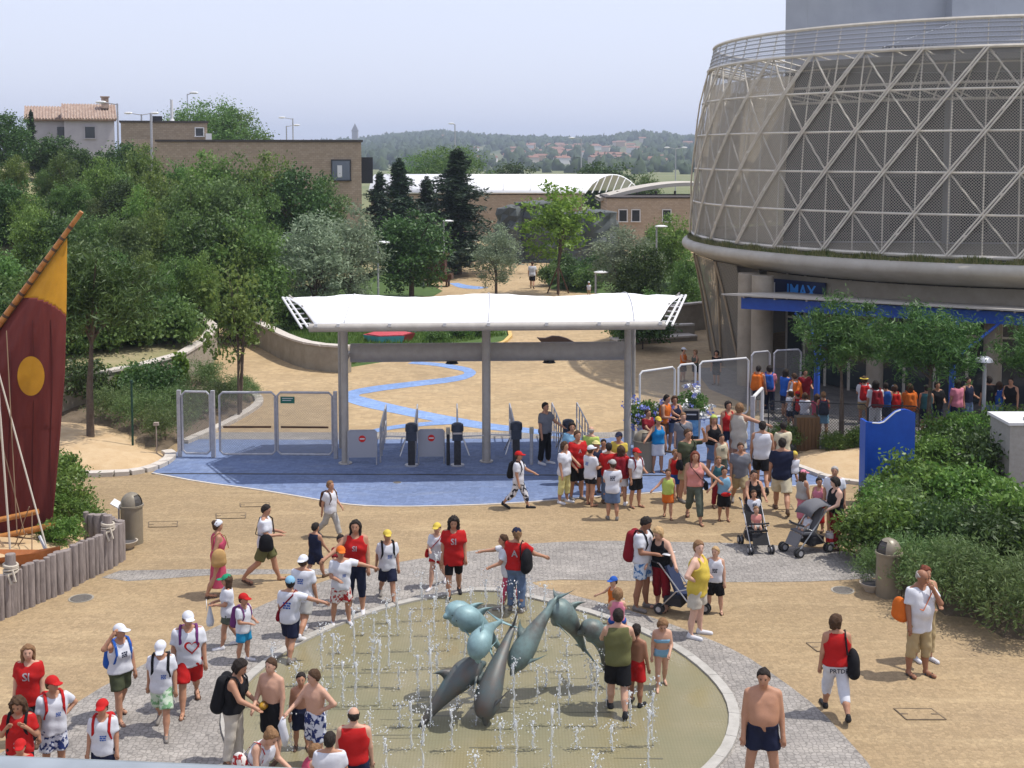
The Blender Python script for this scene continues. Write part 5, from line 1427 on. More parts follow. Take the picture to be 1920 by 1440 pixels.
# town houses
hw = [mat('town_wall_%s' % k, c, .9) for k, c in (('cream', (.5, .44, .36, 1)), ('white', (.62, .6, .57, 1)), ('ochre', (.45, .32, .2, 1)))]
hr = mat('town_roof', (.26, .13, .085, 1), .9, noise=(.3, 2), col2=(.2, .11, .08, 1))
def town_proto(m, W_, Dp, H_):
    r = empty('house', (0, 0, 0), 0, 'small house with a red tiled roof in the distant hillside town', 'house', 'houses of the distant town')
    b = MB(); b.box((0, 0, H_ / 2 - 2), (W_, Dp, H_ + 4)); b.build('wall', m, r)
    b = MB(); e = .5; b.add([(-W_ / 2 - e, -Dp / 2 - e, H_), (W_ / 2 + e, -Dp / 2 - e, H_), (W_ / 2 + e, Dp / 2 + e, H_), (-W_ / 2 - e, Dp / 2 + e, H_), (-W_ / 2 - e, 0, H_ + 2.2), (W_ / 2 + e, 0, H_ + 2.2)], [(0, 1, 5, 4), (2, 3, 4, 5), (0, 4, 3), (1, 2, 5)]); b.build('roof', hr, r)
    return r
TP = [town_proto(hw[0], 11, 9, 6), town_proto(hw[1], 9, 9, 5.5), town_proto(hw[2], 14, 9, 7), town_proto(hw[1], 16, 9, 6)]
rt = random.Random(3); used = set()
for i in range(86):
    if i < 66: px = rt.gauss(1050, 75); y = rt.uniform(1000, 1620)
    elif i < 77: px = rt.uniform(1200, 1300); y = rt.uniform(900, 1700)
    else: px = rt.uniform(690, 880); y = rt.uniform(1750, 1950)
    k = rt.randrange(4)
    o = TP[k] if k not in used else copy_tree(TP[k]); used.add(k)
    x = GX(px, y); o.location = (x, y, far_h(x, y) + 1); o.rotation_euler.z = rt.uniform(-.5, .5); o.scale = (.8, .8, .72)
yt = 1900; xt = GX(666, yt); zt = far_h(xt, yt)
r = empty('church_tower', (xt, yt, zt), 0, 'pointed church tower on the skyline of the wooded ridge', 'tower')
hh_ = D(666, 246, yt).z - zt; tp_ = D(666, 231, yt).z - zt
b = MB(); b.box((0, 0, hh_ / 2), (9, 9, hh_)); b.build('shaft', mat('tower_stone', (.3, .27, .24, 1), .9), r)
b = MB(); b.lathe([(7.4, hh_), (0, tp_)], 4, R=Matrix.Rotation(rad(45), 3, 'Z')); b.build('spire', mat('spire_slate', (.1, .09, .09, 1), .8), r)
# haze
b = MB(); b.box((0, 2560, 58), (10000, 5700, 132))
hz = b.build('haze'); tag(hz, 'thin summer haze filling the air over the valley', 'haze', kind='stuff')
hm = bpy.data.materials.new('haze'); hm.use_nodes = True; hn = hm.node_tree.nodes; hl = hm.node_tree.links
hn.remove(hn['Principled BSDF']); pv = hn.new('ShaderNodeVolumePrincipled'); pv.inputs['Color'].default_value = (.72, .82, 1.0, 1); pv.inputs['Density'].default_value = .00030; pv.inputs['Anisotropy'].default_value = .3
hl.new(pv.outputs[0], hn['Material Output'].inputs['Volume']); hz.data.materials.append(hm)
# ================================================================== boat with sail, palisade
BD = 27.0
boat = empty('outrigger_boat', (GX(20, BD), BD, 0), 0, 'beached outrigger boat with a tall maroon sail, bamboo yard and yellow disc', 'boat')
bo = boat.location.copy()
def bp(px, py, d=BD): return D(px, py, d) - bo
maroon = mat('maroon_sailcloth', C(118, 52, 46, .8), .85, noise=(2.2, 5), col2=C(98, 40, 38, .8), stretch=(3, 1, .35))
ochre = mat('ochre_sailcloth', C(206, 150, 44, .8), .85, noise=(3, 4), col2=C(190, 136, 38, .8))
# sail as a grid between the yard (left edge) and the leech (right edge)
yard0, yard1 = (-150, 812), (153, 397)
def yard_px(y): t = (y - yard0[1]) / (yard1[1] - yard0[1]); return yard0[0] + (yard1[0] - yard0[0]) * t
leech_y = [445, 560, 700, 850, 985]; leech_x = [126, 125, 122, 110, 97]
rows_ = np.linspace(447, 1000, 150)
def sail_row(y):
    xr = float(np.interp(y, leech_y, leech_x)); xl = yard_px(y) + 8 if y < 800 else -150
    return xl, xr
def arc_y(px): return 558 + .0085 * max(0, px - 52) ** 2 * .75 + .02 * max(0, 52 - px)
ng = 60; V = []; F = []; mi = []
for j, y in enumerate(rows_):
    xl, xr = sail_row(y)
    if xl > xr: xl = xr - 1
    for i in range(ng + 1):
        t = i / ng; px = xl + (xr - xl) * t
        yy = y + (8 * (1 - t) if j == len(rows_) - 1 else 0)
        bul = .5 * math.sin(math.pi * min(1, t * 1.0)) * math.sin(math.pi * min(1, max(0, (y - 430) / 600))) + .035 * math.sin(t * 34 + y * .004) * min(1, max(0, (y - 520) / 300))
        V.append(bp(px, yy, BD - bul))
for j in range(len(rows_) - 1):
    for i in range(ng):
        k = j * (ng + 1) + i; F.append((k, k + ng + 1, k + ng + 2, k + 1))
        y = (rows_[j] + rows_[j + 1]) / 2; xl, xr = sail_row(y); px = xl + (xr - xl) * (i + .5) / ng
        mi.append(1 if y < arc_y(px) else 0)
red_f = [f for f, m_ in zip(F, mi) if m_ == 0]; yel_f = [f for f, m_ in zip(F, mi) if m_ == 1]
b = MB(); b.add(V, red_f); s_ = b.build('sail', maroon, boat, smooth=True); s_.modifiers.new('t', 'SOLIDIFY').thickness = .02
b = MB(); b.add(V, yel_f); s2 = b.build('sail_peak', ochre, boat, smooth=True); s2.modifiers.new('t', 'SOLIDIFY').thickness = .02
bv = BVHTree.FromPolygons([Vector(v) for v in V], F)
def on_sail(px, py, off=.02):
    o_ = Vector((0, 0, CAMZ)) - bo; d_ = ray(px, py).normalized(); h = bv.ray_cast(o_, d_)
    return (h[0] - d_ * off) if h[0] else bp(px, py, BD - .3)
b = MB(); ring = [on_sail(58 + 25.5 * math.cos(a), 705 + 37 * math.sin(a)) for a in np.linspace(0, 2 * math.pi, 33)[:-1]]
inner_ = [on_sail(58 + 13 * math.cos(a), 705 + 18 * math.sin(a)) for a in np.linspace(0, 2 * math.pi, 33)[:-1]]
cc = on_sail(58, 705); nn = 32
b.add(ring + inner_ + [cc], [(i, (i + 1) % nn, nn + (i + 1) % nn, nn + i) for i in range(nn)] + [(nn + i, nn + (i + 1) % nn, 2 * nn) for i in range(nn)])
b.build('sun_disc', ochre, boat, smooth=True)
for px in (18, 62, 96):
    b = MB(); b.tube([on_sail(px + 2 * math.sin(y * .02), y, .012) for y in range(600 if px > 30 else 660, 985, 16) if not (abs(px - 58) < 27 and abs(y - 705) < 40)], .008, 5); b.build('seam', mat('sail_seam', C(92, 40, 38, .7), .9), boat)
b = MB(); b.tube([bp(yard0[0] + (yard1[0] - yard0[0]) * t, yard0[1] + (yard1[1] - yard0[1]) * t, BD - .05) for t in np.linspace(0, 1, 12)], [.095 - .045 * t for t in np.linspace(0, 1, 12)], 10); smooth_angle(b.build('yard', bamboo, boat))
for t in np.linspace(.38, .93, 12):
    c_ = bp(yard0[0] + (yard1[0] - yard0[0]) * t, yard0[1] + (yard1[1] - yard0[1]) * t, BD - .05); ax_ = (bp(*yard1) - bp(*yard0)).normalized()
    b = MB(); b.tube([c_ - ax_ * .03, c_ + ax_ * .03], .1 - .045 * t, 10); b.build('lashing', mat('dark_cord', (.1, .06, .04, 1), .8), boat)
b = MB(); b.tube([bp(-150, 1040, 26.6), bp(103, 984, 26.7)], .07, 10); smooth_angle(b.build('boom', bamboo, boat))
b = MB(); b.tube([bp(-60, 987, 26.2), bp(72, 959, 26.3)], .06, 10); smooth_angle(b.build('crossbar', bamboo, boat))
b = MB(); b.tube([bp(-20, 500, 26.6), bp(20, 1045, 25.6)], .024, 6); b.tube([bp(-5, 690, 26.4), bp(93, 1048, 25.4)], .02, 6); b.build('stay', rope, boat)
thin = mat('thin_cord', (.24, .16, .1, 1), .8)
b = MB()
for a_, c_ in (((-30, 700), (46, 1000)), ((12, 620), (32, 1000)), ((20, 1045), (55, 950)), ((-40, 960), (20, 1045)), ((60, 960), (60, 1040)), ((22, 1040), (50, 1000)), ((-10, 1000), (20, 1040))):
    b.tube([bp(*a_, 26.2), bp(*c_, 25.9)], .012, 5)
b.build('cord', thin, boat)
b = MB(); b.tube([bp(74, 1005, 25.6), bp(92, 1046, 25.42)], .035, 6); b.build('turnbuckle', steel, boat)
# low wooden hull resting on the sand behind the logs
b = MB(); hp = [(-3.6, 0), (-2.2, 0), (-1.0, 0), (0.2, 0), (1.0, .05), (1.5, .16)]
for sgn in (-1, 1):
    pass
V = []; F = []
for i, (x, up_) in enumerate(hp):
    wd = .3 * (1 - max(0, (x - .2) / 1.35)); V += [(x, -1.7 - wd, .62 + up_), (x, -1.7, .3 + up_), (x, -1.7 + wd, .62 + up_)]
    if i: k = 3 * i; F += [(k - 3, k, k + 1, k - 2), (k - 2, k + 1, k + 2, k - 1)]
b.add(V, F); b.build('hull', mat('hull_wood', C(190, 120, 70, .8), .6, noise=(4, 4), col2=C(160, 96, 52, .8)), boat)
# palisade of logs
pal = empty('log_palisade', G(110, 1110), 0, 'grey weathered log palisade with rope wound round its taller posts', 'fence')
po = pal.location.copy()
path = resample([G(-90, 1206), G(0, 1162), G(100, 1118), G(215, 1060), G(228, 1050)], .02)
back = resample([G(228, 1050), G(205, 1036), G(163, 1030)], .02)
acc = 0; i = 0; logs = []
def logs_along(path):
    i = 0
    while i < len(path) - 1:
        w_ = rnd.choice((.10, .13, .16, .18, .21)); n_ = max(1, int(w_ / .02))
        q = path[min(i + n_ // 2, len(path) - 1)]; logs.append((q, w_)); i += n_
logs_along(path); nfront = len(logs); logs_along(back)
tall = {}
for tx in (22, 200):
    k = min(range(nfront), key=lambda q: abs((logs[q][0] - G(tx, 1152 if tx < 100 else 1067)).length)); tall[k] = 1
for k, (q, w_) in enumerate(logs):
    h = .86 + rnd.uniform(-.03, .03) + (.34 if k in tall else 0); w_ = .2 if k in tall else w_
    b = MB(); r_ = w_ / 2 * 1.02
    b.lathe([(r_, -.1), (r_ * .99, h - .02), (r_ * .93, h), (0, h + .005)], 10, q - po)
    o = smooth_angle(b.build('log', timber, pal), 50); o.data.transform(Matrix.Translation((0, rnd.uniform(-.015, .015), 0)))
    if k in tall:
        b = MB()
        for z in (.86, .91, .96, 1.0): b.tube([q - po + Vector((math.cos(a) * (r_ + .025), math.sin(a) * (r_ + .025), z + .02 * math.sin(a + z * 30))) for a in np.linspace(0, 2 * math.pi, 14)], .026, 6)
        b.tube([q - po + Vector((.1, -r_ - .05, .93)), q - po + Vector((.16, -r_ - .07, .72)), q - po + Vector((.08, -r_ - .07, .66)), q - po + Vector((.0, -r_ - .05, .85))], .024, 6)
        b.build('rope_coil', rope, pal)

# ================================================================== dolphin sculpture
patina = mat('verdigris_bronze', C(128, 158, 156, .72), .5, .15, noise=(2.4, 8), col2=C(92, 84, 78, .7), bump=(20, .15), spec=.5)
patina_l = mat('pale_verdigris', C(158, 194, 198, .72), .5, .1, noise=(2.4, 8), col2=C(106, 132, 134, .7), spec=.5)
patina_d = mat('dark_bronze', C(112, 92, 82, .7), .5, .15, noise=(2.2, 8), col2=C(84, 112, 116, .7), spec=.5)
DP = 20.4
sculpt = empty('dolphin_sculpture', G(985, 1300), 0, 'bronze fountain sculpture of eight leaping dolphins with blue green patina', 'sculpture')
so_ = sculpt.location.copy()
def dolphin(snout, mid, tail, up, L_r, m, fluke_roll=0.0):
    """snout / mid / tail points (world); up = side on which the dorsal fin stands"""
    P0, P1, P2 = [Vector(q) - so_ for q in (snout, mid, tail)]
    P1 = P1 * 2 - (P0 + P2) / 2                       # bezier control so the curve passes mid
    def cv(t): return P0 * (1 - t) ** 2 + P1 * 2 * t * (1 - t) + P2 * t * t
    def tg(t): return ((P1 - P0) * 2 * (1 - t) + (P2 - P1) * 2 * t).normalized()
    up = Vector(up).normalized()
    prof = [(0, .025), (.02, .05), (.05, .066), (.085, .08), (.105, .115), (.135, .165), (.18, .205), (.26, .245), (.36, .26), (.46, .245), (.56, .205), (.66, .155), (.76, .105), (.86, .065), (.94, .045), (1, .03)]
    n = 14; V = []; F = []
    for t, r_ in prof:
        c = cv(t); T = tg(t); u = (up - T * up.dot(T)).normalized(); s = T.cross(u)
        rr_ = r_ * L_r
        drop = -.03 * L_r if t < .1 else 0
        for k in range(n):
            a = 2 * math.pi * k / n; wy = 1.0 if t < .6 else 1.0 + (t - .6) * 1.1; wx = 1.0 if t < .6 else 1 - (t - .6) * .9
            V.append(c + u * (math.sin(a) * rr_ * wy + drop) + s * (math.cos(a) * rr_ * .94 * wx))
    m_ = len(prof)
    for i in range(m_ - 1):
        for k in range(n): F.append((i * n + k, i * n + (k + 1) % n, (i + 1) * n + (k + 1) % n, (i + 1) * n + k))
    F += [tuple(range(n))[::-1], tuple((m_ - 1) * n + k for k in range(n))]
    b = MB(); b.add(V, F); body = b.build('dolphin', m, sculpt, smooth=True)
    def frame(t):
        T = tg(t); u = (up - T * up.dot(T)).normalized(); return cv(t), T, u, T.cross(u)
    def fin(name, root_a, root_b, tip, th, nrm, sweep):
        ra, rb, tp = Vector(root_a), Vector(root_b), Vector(tip)
        edge_f = [ra.lerp(tp, q) + (ra - rb) * .18 * math.sin(math.pi * q) for q in np.linspace(0, 1, 6)]
        edge_b = [rb.lerp(tp, q) + (ra - rb) * .22 * math.sin(math.pi * q) for q in np.linspace(0, 1, 6)]
        nrm = Vector(nrm).normalized(); V = []; F = []
        for q in range(6):
            w_ = th * (1 - q / 5.3); mid_ = edge_f[q].lerp(edge_b[q], .4)
            V += [edge_f[q], mid_ + nrm * w_, edge_b[q], mid_ - nrm * w_]
            if q:
                k = 4 * q
                for e in range(4): F.append((k - 4 + e, k - 4 + (e + 1) % 4, k + (e + 1) % 4, k + e))
        f_ = MB(); f_.add(V, F); f_.build(name, m, body, smooth=True)
    c, T, u, s = frame(.42); R_ = .25 * L_r
    c2 = frame(.58)[0]
    fin('dorsal_fin', c + u * R_ * .85, c2 + u * R_ * .6, c2 + u * R_ * 1.75 + T * .1 * L_r, .03 * L_r, s, 1)
    for sg_ in (-1, 1):
        c, T, u, s = frame(.24); c2 = frame(.33)[0]
        fin('pectoral_fin', c - u * R_ * .55 + s * sg_ * R_ * .7, c2 - u * R_ * .6 + s * sg_ * R_ * .7, c2 - u * R_ * 1.5 + s * sg_ * R_ * 1.35 + T * .26 * L_r, .022 * L_r, u.cross(T) * .3 + u, 1)
        c, T, u, s = frame(.95); c2 = frame(1.0)[0]
        fin('fluke', c, c2 + T * .06 * L_r, c2 + s * sg_ * .5 * L_r + T * .2 * L_r, .028 * L_r, u, 1)
    for sg_ in (-1, 1):
        c, T, u, s = frame(.125); e = MB(); e.ell(c + s * sg_ * .135 * L_r + u * .02 * L_r, (.014 * L_r,) * 3, 6, 4); e.build('eye', black_plastic, body)
    c, T, u, s = frame(.05)
    return body
def sp_(x, y, d=DP): return D(760 + x / 4, 1080 + y / 4, d)
k_ = 1.0
dolphin(sp_(1045, 290, 19.9), sp_(1195, 300, 20.0), sp_(1345, 560, 20.3), (.35, 0, 1), .92, patina)                        # right arch, front
dolphin(sp_(1285, 430, 20.0), sp_(1440, 440, 20.1), sp_(1495, 705, 20.3), (.7, 0, .7), .78, patina)                         # right arch, outer
dolphin(sp_(785, 745, 19.3), sp_(930, 480, 19.5), sp_(1150, 150, 19.9), (-.8, -.25, .45), .78, patina)                      # diving, tail high
dolphin(sp_(285, 305, 19.7), sp_(455, 310, 19.9), sp_(640, 560, 20.0), (.1, 0, 1), .84, patina_l)                           # left leap, rear
dolphin(sp_(345, 335, 19.4), sp_(515, 345, 19.5), sp_(720, 560, 19.9), (.15, -.1, 1), .84, patina_l)                        # left leap, front
dolphin(sp_(548, 660, 18.7), sp_(575, 465, 18.9), sp_(730, 340, 19.7), (-.1, -.7, .7), .80, patina_l)                       # coming down to the viewer
dolphin(sp_(600, 640, 19.3), sp_(375, 800, 19.0), sp_(95, 1160, 18.72), (-.8, -.1, .55), .84, patina_d)                     # rising from the water, left
dolphin(sp_(590, 1120, 18.75), sp_(650, 800, 19.0), sp_(820, 350, 19.7), (-.85, .1, .2), .84, patina_d)                     # plunging, centre

# ================================================================== water jets
water = bpy.data.materials.new('jet_water'); water.use_nodes = True
n = water.node_tree.nodes; l = water.node_tree.links; p = n['Principled BSDF']
p.inputs['Base Color'].default_value = (.9, .93, .95, 1); p.inputs['Roughness'].default_value = .08; p.inputs['IOR'].default_value = 1.33; p.inputs['Transmission Weight'].default_value = .65
p.inputs['Specular IOR Level'].default_value = .7
def jet_mesh(seed, h):
    rs = np.random.default_rng(seed); b = MB()
    o6 = np.array([(1, 0, 0), (-1, 0, 0), (0, 1, 0), (0, -1, 0), (0, 0, 1), (0, 0, -1)], float); f8 = [(0, 2, 4), (2, 1, 4), (1, 3, 4), (3, 0, 4), (2, 0, 5), (1, 2, 5), (3, 1, 5), (0, 3, 5)]
    hc = h * rs.uniform(.75, .95)
    zs_ = np.linspace(0, hc, 9)
    b.tube([(rs.normal(0, .008), rs.normal(0, .008), z) for z in zs_], [max(.004, .010 + .009 * math.sin(i * 2.1 + seed) + .012 * (i / 8) * rs.random()) for i in range(9)], 5)
    for k in range(50):
        t = rs.random(); z = h * (1 - rs.random() ** 1.7 * .95); r_ = (.02 + .10 * rs.random() ** 2) * (.3 + z / h)
        a = rs.uniform(0, 6.28); s = rs.uniform(.005, .016)
        b.add(o6 * np.array((s, s, s * rs.uniform(1, 2.2))) + np.array((math.cos(a) * r_, math.sin(a) * r_, z)), f8)
    for k in range(14):
        a = rs.uniform(0, 6.28); r_ = rs.uniform(.02, .14); s = rs.uniform(.006, .014)
        b.add(o6 * np.array((s, s, s * .7)) + np.array((math.cos(a) * r_, math.sin(a) * r_, .02 + rs.random() * .1)), f8)
    return b
protos = []
for i in range(6):
    o = jet_mesh(i, .5 + .15 * i).build('water_jet', water, smooth=True); tag(o, 'thin upright jet of splashing water rising from the fountain grating', 'water jet', 'jets of the fountain'); protos.append(o)
def in_basin(q):
    c = False; j = len(basin) - 1
    for i in range(len(basin)):
        if (basin[i].y > q.y) != (basin[j].y > q.y) and q.x < (basin[j].x - basin[i].x) * (q.y - basin[i].y) / (basin[j].y - basin[i].y) + basin[i].x: c = not c
        j = i
    return c
jr = random.Random(8); used_j = set(); nj = 0
jets_px = [(735, 1128), (790, 1140), (925, 1122), (960, 1135), (978, 1112), (820, 1150), (1000, 1140), (1060, 1150)]
for j in range(10):
    for i in range(15):
        q = Vector((-4.3 + i * .62 + (j % 2) * .31, 17.3 + j * .72, 0)); q += Vector((jr.uniform(-.1, .1), jr.uniform(-.1, .1), 0))
        if not in_basin(q) or (q - cen).length > 4.6: continue
        if not in_basin(q + (q - cen).normalized() * .5): continue
        if q.x > 2.2: continue
        k = jr.randrange(6)
        o = protos[k] if k not in used_j else copy_tree(protos[k]); used_j.add(k); nj += 1
        o.location = (q.x, q.y, .016); o.rotation_euler.z = jr.uniform(0, 6.28); sc_ = jr.uniform(.55, 1.15); o.scale = (1.1, 1.1, sc_)

# ================================================================== near handrail of the viewing deck
deck = empty('deck_railing', (0, 1.0, 7.3), 0, 'pale grey metal handrail of the viewing deck in the bottom left corner', 'railing')
def hr_p(px, py, d): return D(px, py, d) - deck.location
ra, rb_ = hr_p(-60, 1462, 1.1), hr_p(560, 1490, 1.06)
b = MB(); b.tube([ra + (ra - rb_) * .6, ra, rb_, rb_ + (rb_ - ra) * 1.2], .022, 16); smooth_angle(b.build('rail', mat('rail_grey', C(176, 184, 190), .35, .3, noise=(20, 2), col2=C(160, 168, 174)), deck))
for t in (-.5, .9):
    q = ra.lerp(rb_, t); b = MB(); b.tube([q - Vector((0, 0, .02)), Vector((q.x, q.y, 0))], .018, 8); b.build('post', steel, deck)
b = MB(); b.box((0, -.5, -.1), (5, 1.6, .18)); b.build('deck_slab', concrete, deck)
for x in (-2.2, 2.2):
    b = MB(); b.tube([(x, -.9, -.19), (x, -.9, -7.3)], .12, 8); b.build('support', concrete, deck)

# ================================================================== pushchairs
def pushchair(loc, rzv, label, fab, hood=False):
    r = empty('pushchair', loc, rzv, label, 'pushchair', 'pushchairs on the plaza')
    fr = chrome
    for s in (-1, 1):
        b = MB(); b.tube([(s * .22, -.42, .12), (s * .22, -.02, .55), (s * .22, .38, 1.0), (s * .22, .46, 1.02)], .015, 7); b.build('frame_side', fr, r)
        b = MB(); b.tube([(s * .22, .36, .12), (s * .22, .02, .5), (s * .22, -.3, .62)], .014, 7); b.build('frame_side', fr, r)
        b = MB(); b.tube([(s * .22, .42, 1.01), (s * .22, .55, 1.03)], .022, 8); b.build('handle', black_plastic, r)
        for y in (-.42, .36):
            w_ = MB(); 
            for o_ in (-.04, .04): w_.lathe([(.06, -.016), (.1, -.016), (.105, 0), (.1, .016), (.06, .016)], 14, (s * .24 + o_, y, .105), R=Matrix.Rotation(rad(90), 3, 'Y'))
            wo = w_.build('wheel', rubber, r)
            h_ = MB(); h_.tube([(s * .24 - .06, y, .105), (s * .24 + .06, y, .105)], .055, 10); h_.build('hub', steel, wo)
    b = MB(); b.plate([(-.2, -.28, .46), (.2, -.28, .46), (.2, .06, .42), (-.2, .06, .42)], (0, 0, 1), .04); b.build('seat', fab, r)
    b = MB(); b.plate([(-.2, .05, .44), (.2, .05, .44), (.2, .28, .95), (-.2, .28, .95)], (0, -1, .4), .05); b.build('backrest', fab, r)
    b = MB(); b.plate([(-.18, -.42, .2), (.18, -.42, .2), (.18, -.28, .45), (-.18, -.28, .45)], (0, -1, .4), .02); b.build('leg_rest', fab, r)
    b = MB(); b.tube([(-.22, -.28, .66), (-.1, -.34, .67), (.1, -.34, .67), (.22, -.28, .66)], .022, 8); b.build('bumper_bar', black_plastic, r)
    b = MB(); b.box((0, .12, .26), (.34, .36, .16)); b.build('basket', mat('basket_mesh', (.03, .03, .035, 1), .8), r)
    if hood:
        V = []; F = []
        for i in range(6):
            a = rad(20 + i * 26)
            for k in range(7):
                x = -.24 + .48 * k / 6; V.append((x, .22 - .42 * math.cos(a) * .9, .72 + .42 * math.sin(a) * (1 - .25 * abs(x / .24) ** 2)))
            if i:
                for k in range(6): q = i * 7 + k; F.append((q - 7, q - 6, q + 1, q))
        b = MB(); b.add(V, F); ho_ = b.build('hood', fab, r, smooth=True); ho_.modifiers.new('t', 'SOLIDIFY').thickness = .015
    return r
fab_n = mat('navy_fabric', (.02, .03, .07, 1), .85); fab_g = mat('grey_fabric', (.12, .12, .13, 1), .85); fab_b = mat('black_fabric', (.018, .018, .02, 1), .85)
pushchair(G(1277, 1150), rad(60), 'folded looking navy pushchair beside the woman in red trousers', fab_n)
pushchair(G(1416, 1028), rad(6), 'black framed pushchair with a toddler, pushed by the woman in black vest', fab_b)
pushchair(G(1513, 1034), rad(-62), 'grey hooded pushchair with a baby beside the woman in red trousers and black top', fab_g, True).scale = (1.1, 1.1, 1.05)
# ================================================================== people
def smin(a, b, k):
    h = np.maximum(k - np.abs(a - b), 0) / k
    return np.minimum(a, b) - h * h * k * .25
class Field:
    def __init__(s, lo, hi, h):
        s.h = h; s.lo = np.array(lo, float) - 3 * h
        s.n = np.ceil((np.array(hi, float) - s.lo) / h).astype(int) + 4
        s.F = np.full(s.n, 1.0)
        s.ax = [s.lo[i] + np.arange(s.n[i]) * h for i in range(3)]
    def sl(s, lo, hi):
        a = np.clip(np.floor((lo - s.lo) / s.h).astype(int), 0, s.n - 1); b = np.clip(np.ceil((hi - s.lo) / s.h).astype(int) + 1, 1, s.n)
        return tuple(slice(a[i], b[i]) for i in range(3))
    def grid(s, sl): return np.meshgrid(s.ax[0][sl[0]], s.ax[1][sl[1]], s.ax[2][sl[2]], indexing='ij', sparse=True)
    def cone(s, a, b, ra, rb, k=.02, clip=False):
        a = np.array(a, float); b = np.array(b, float); m = max(ra, rb) + k + 3 * s.h
        sl = s.sl(np.minimum(a, b) - m, np.maximum(a, b) + m)
        X, Y, Z = s.grid(sl); d = b - a; L2 = max(1e-9, d @ d)
        t0 = ((X - a[0]) * d[0] + (Y - a[1]) * d[1] + (Z - a[2]) * d[2]) / L2
        t = np.clip(t0, 0, 1)
        r = np.sqrt((X - a[0] - t * d[0]) ** 2 + (Y - a[1] - t * d[1]) ** 2 + (Z - a[2] - t * d[2]) ** 2) - (ra + (rb - ra) * t)
        if clip: r = np.maximum(r, (t0 - 1) * math.sqrt(L2))
        s.F[sl] = smin(s.F[sl], r, k)
    def ell(s, c, r, R=None, k=.02, sub=False):
        c = np.array(c, float); r = np.array(r, float); m = r.max() + k + 3 * s.h
        sl = s.sl(c - m, c + m); X, Y, Z = s.grid(sl); X = X - c[0]; Y = Y - c[1]; Z = Z - c[2]
        if R is not None:
            X, Y, Z = (R[0][0] * X + R[1][0] * Y + R[2][0] * Z, R[0][1] * X + R[1][1] * Y + R[2][1] * Z, R[0][2] * X + R[1][2] * Y + R[2][2] * Z)
        q = np.sqrt((X / r[0]) ** 2 + (Y / r[1]) ** 2 + (Z / r[2]) ** 2)
        d = (q - 1) * r.min()
        if sub: s.F[sl] = np.maximum(s.F[sl], -d)
        else: s.F[sl] = smin(s.F[sl], d, k)
    def plane(s, p, n):
        """keep the half space behind the plane"""
        X, Y, Z = np.meshgrid(*s.ax, indexing='ij', sparse=True)
        s.F = np.maximum(s.F, (X - p[0]) * n[0] + (Y - p[1]) * n[1] + (Z - p[2]) * n[2])
    def mesh(s):
        F = s.F; S = F < 0
        nx, ny, nz = F.shape
        c = np.zeros((nx - 1, ny - 1, nz - 1), np.int8)
        for dx in (0, 1):
            for dy in (0, 1):
                for dz_ in (0, 1): c += S[dx:nx - 1 + dx, dy:ny - 1 + dy, dz_:nz - 1 + dz_]
        act = (c > 0) & (c < 8); idx = np.argwhere(act)
        if len(idx) == 0: return None
        num = np.full(act.shape, -1, np.int64); num[act] = np.arange(len(idx))
        acc = np.zeros((len(idx), 3)); cnt = np.zeros(len(idx))
        for ax in range(3):
            o1, o2 = [q for q in range(3) if q != ax]
            for u in (0, 1):
                for v in (0, 1):
                    a = idx.copy(); a[:, o1] += u; a[:, o2] += v; b = a.copy(); b[:, ax] += 1
                    fa = F[a[:, 0], a[:, 1], a[:, 2]]; fb = F[b[:, 0], b[:, 1], b[:, 2]]
                    cr = (fa < 0) != (fb < 0)
                    t = np.where(cr, fa / np.where(fa == fb, 1, fa - fb), 0)
                    pt = a.astype(float); pt[:, ax] += t
                    acc[cr] += pt[cr]; cnt[cr] += 1
        V = s.lo + acc / np.maximum(cnt, 1)[:, None] * s.h
        Q = []
        for ax in range(3):
            o1, o2 = (ax + 1) % 3, (ax + 2) % 3
            sl1 = [slice(None)] * 3; sl2 = [slice(None)] * 3; sl1[ax] = slice(0, -1); sl2[ax] = slice(1, None)
            A = S[tuple(sl1)]; B = S[tuple(sl2)]
            e = np.argwhere(A != B)
            e = e[(e[:, o1] > 0) & (e[:, o2] > 0) & (e[:, o1] < F.shape[o1] - 1) & (e[:, o2] < F.shape[o2] - 1)]
            if len(e) == 0: continue
            ins = A[e[:, 0], e[:, 1], e[:, 2]]
            def nb(d1, d2):
                q = e.copy(); q[:, o1] -= d1; q[:, o2] -= d2; return num[q[:, 0], q[:, 1], q[:, 2]]
            q = np.stack([nb(1, 1), nb(0, 1), nb(0, 0), nb(1, 0)], 1)
            q[~ins] = q[~ins][:, ::-1]
            Q.append(q)
        return V, np.concatenate(Q)
SKIN = {}
def skin_mat(t):
    cols = {'l': (.50, .29, .20), 'm': (.40, .205, .125), 'd': (.28, .13, .075), 'p': (.58, .36, .27)}
    return mat('skin_' + t, cols[t] + (1,), .55, noise=(9, 3), col2=tuple(q * .88 for q in cols[t]) + (1,), spec=.35)
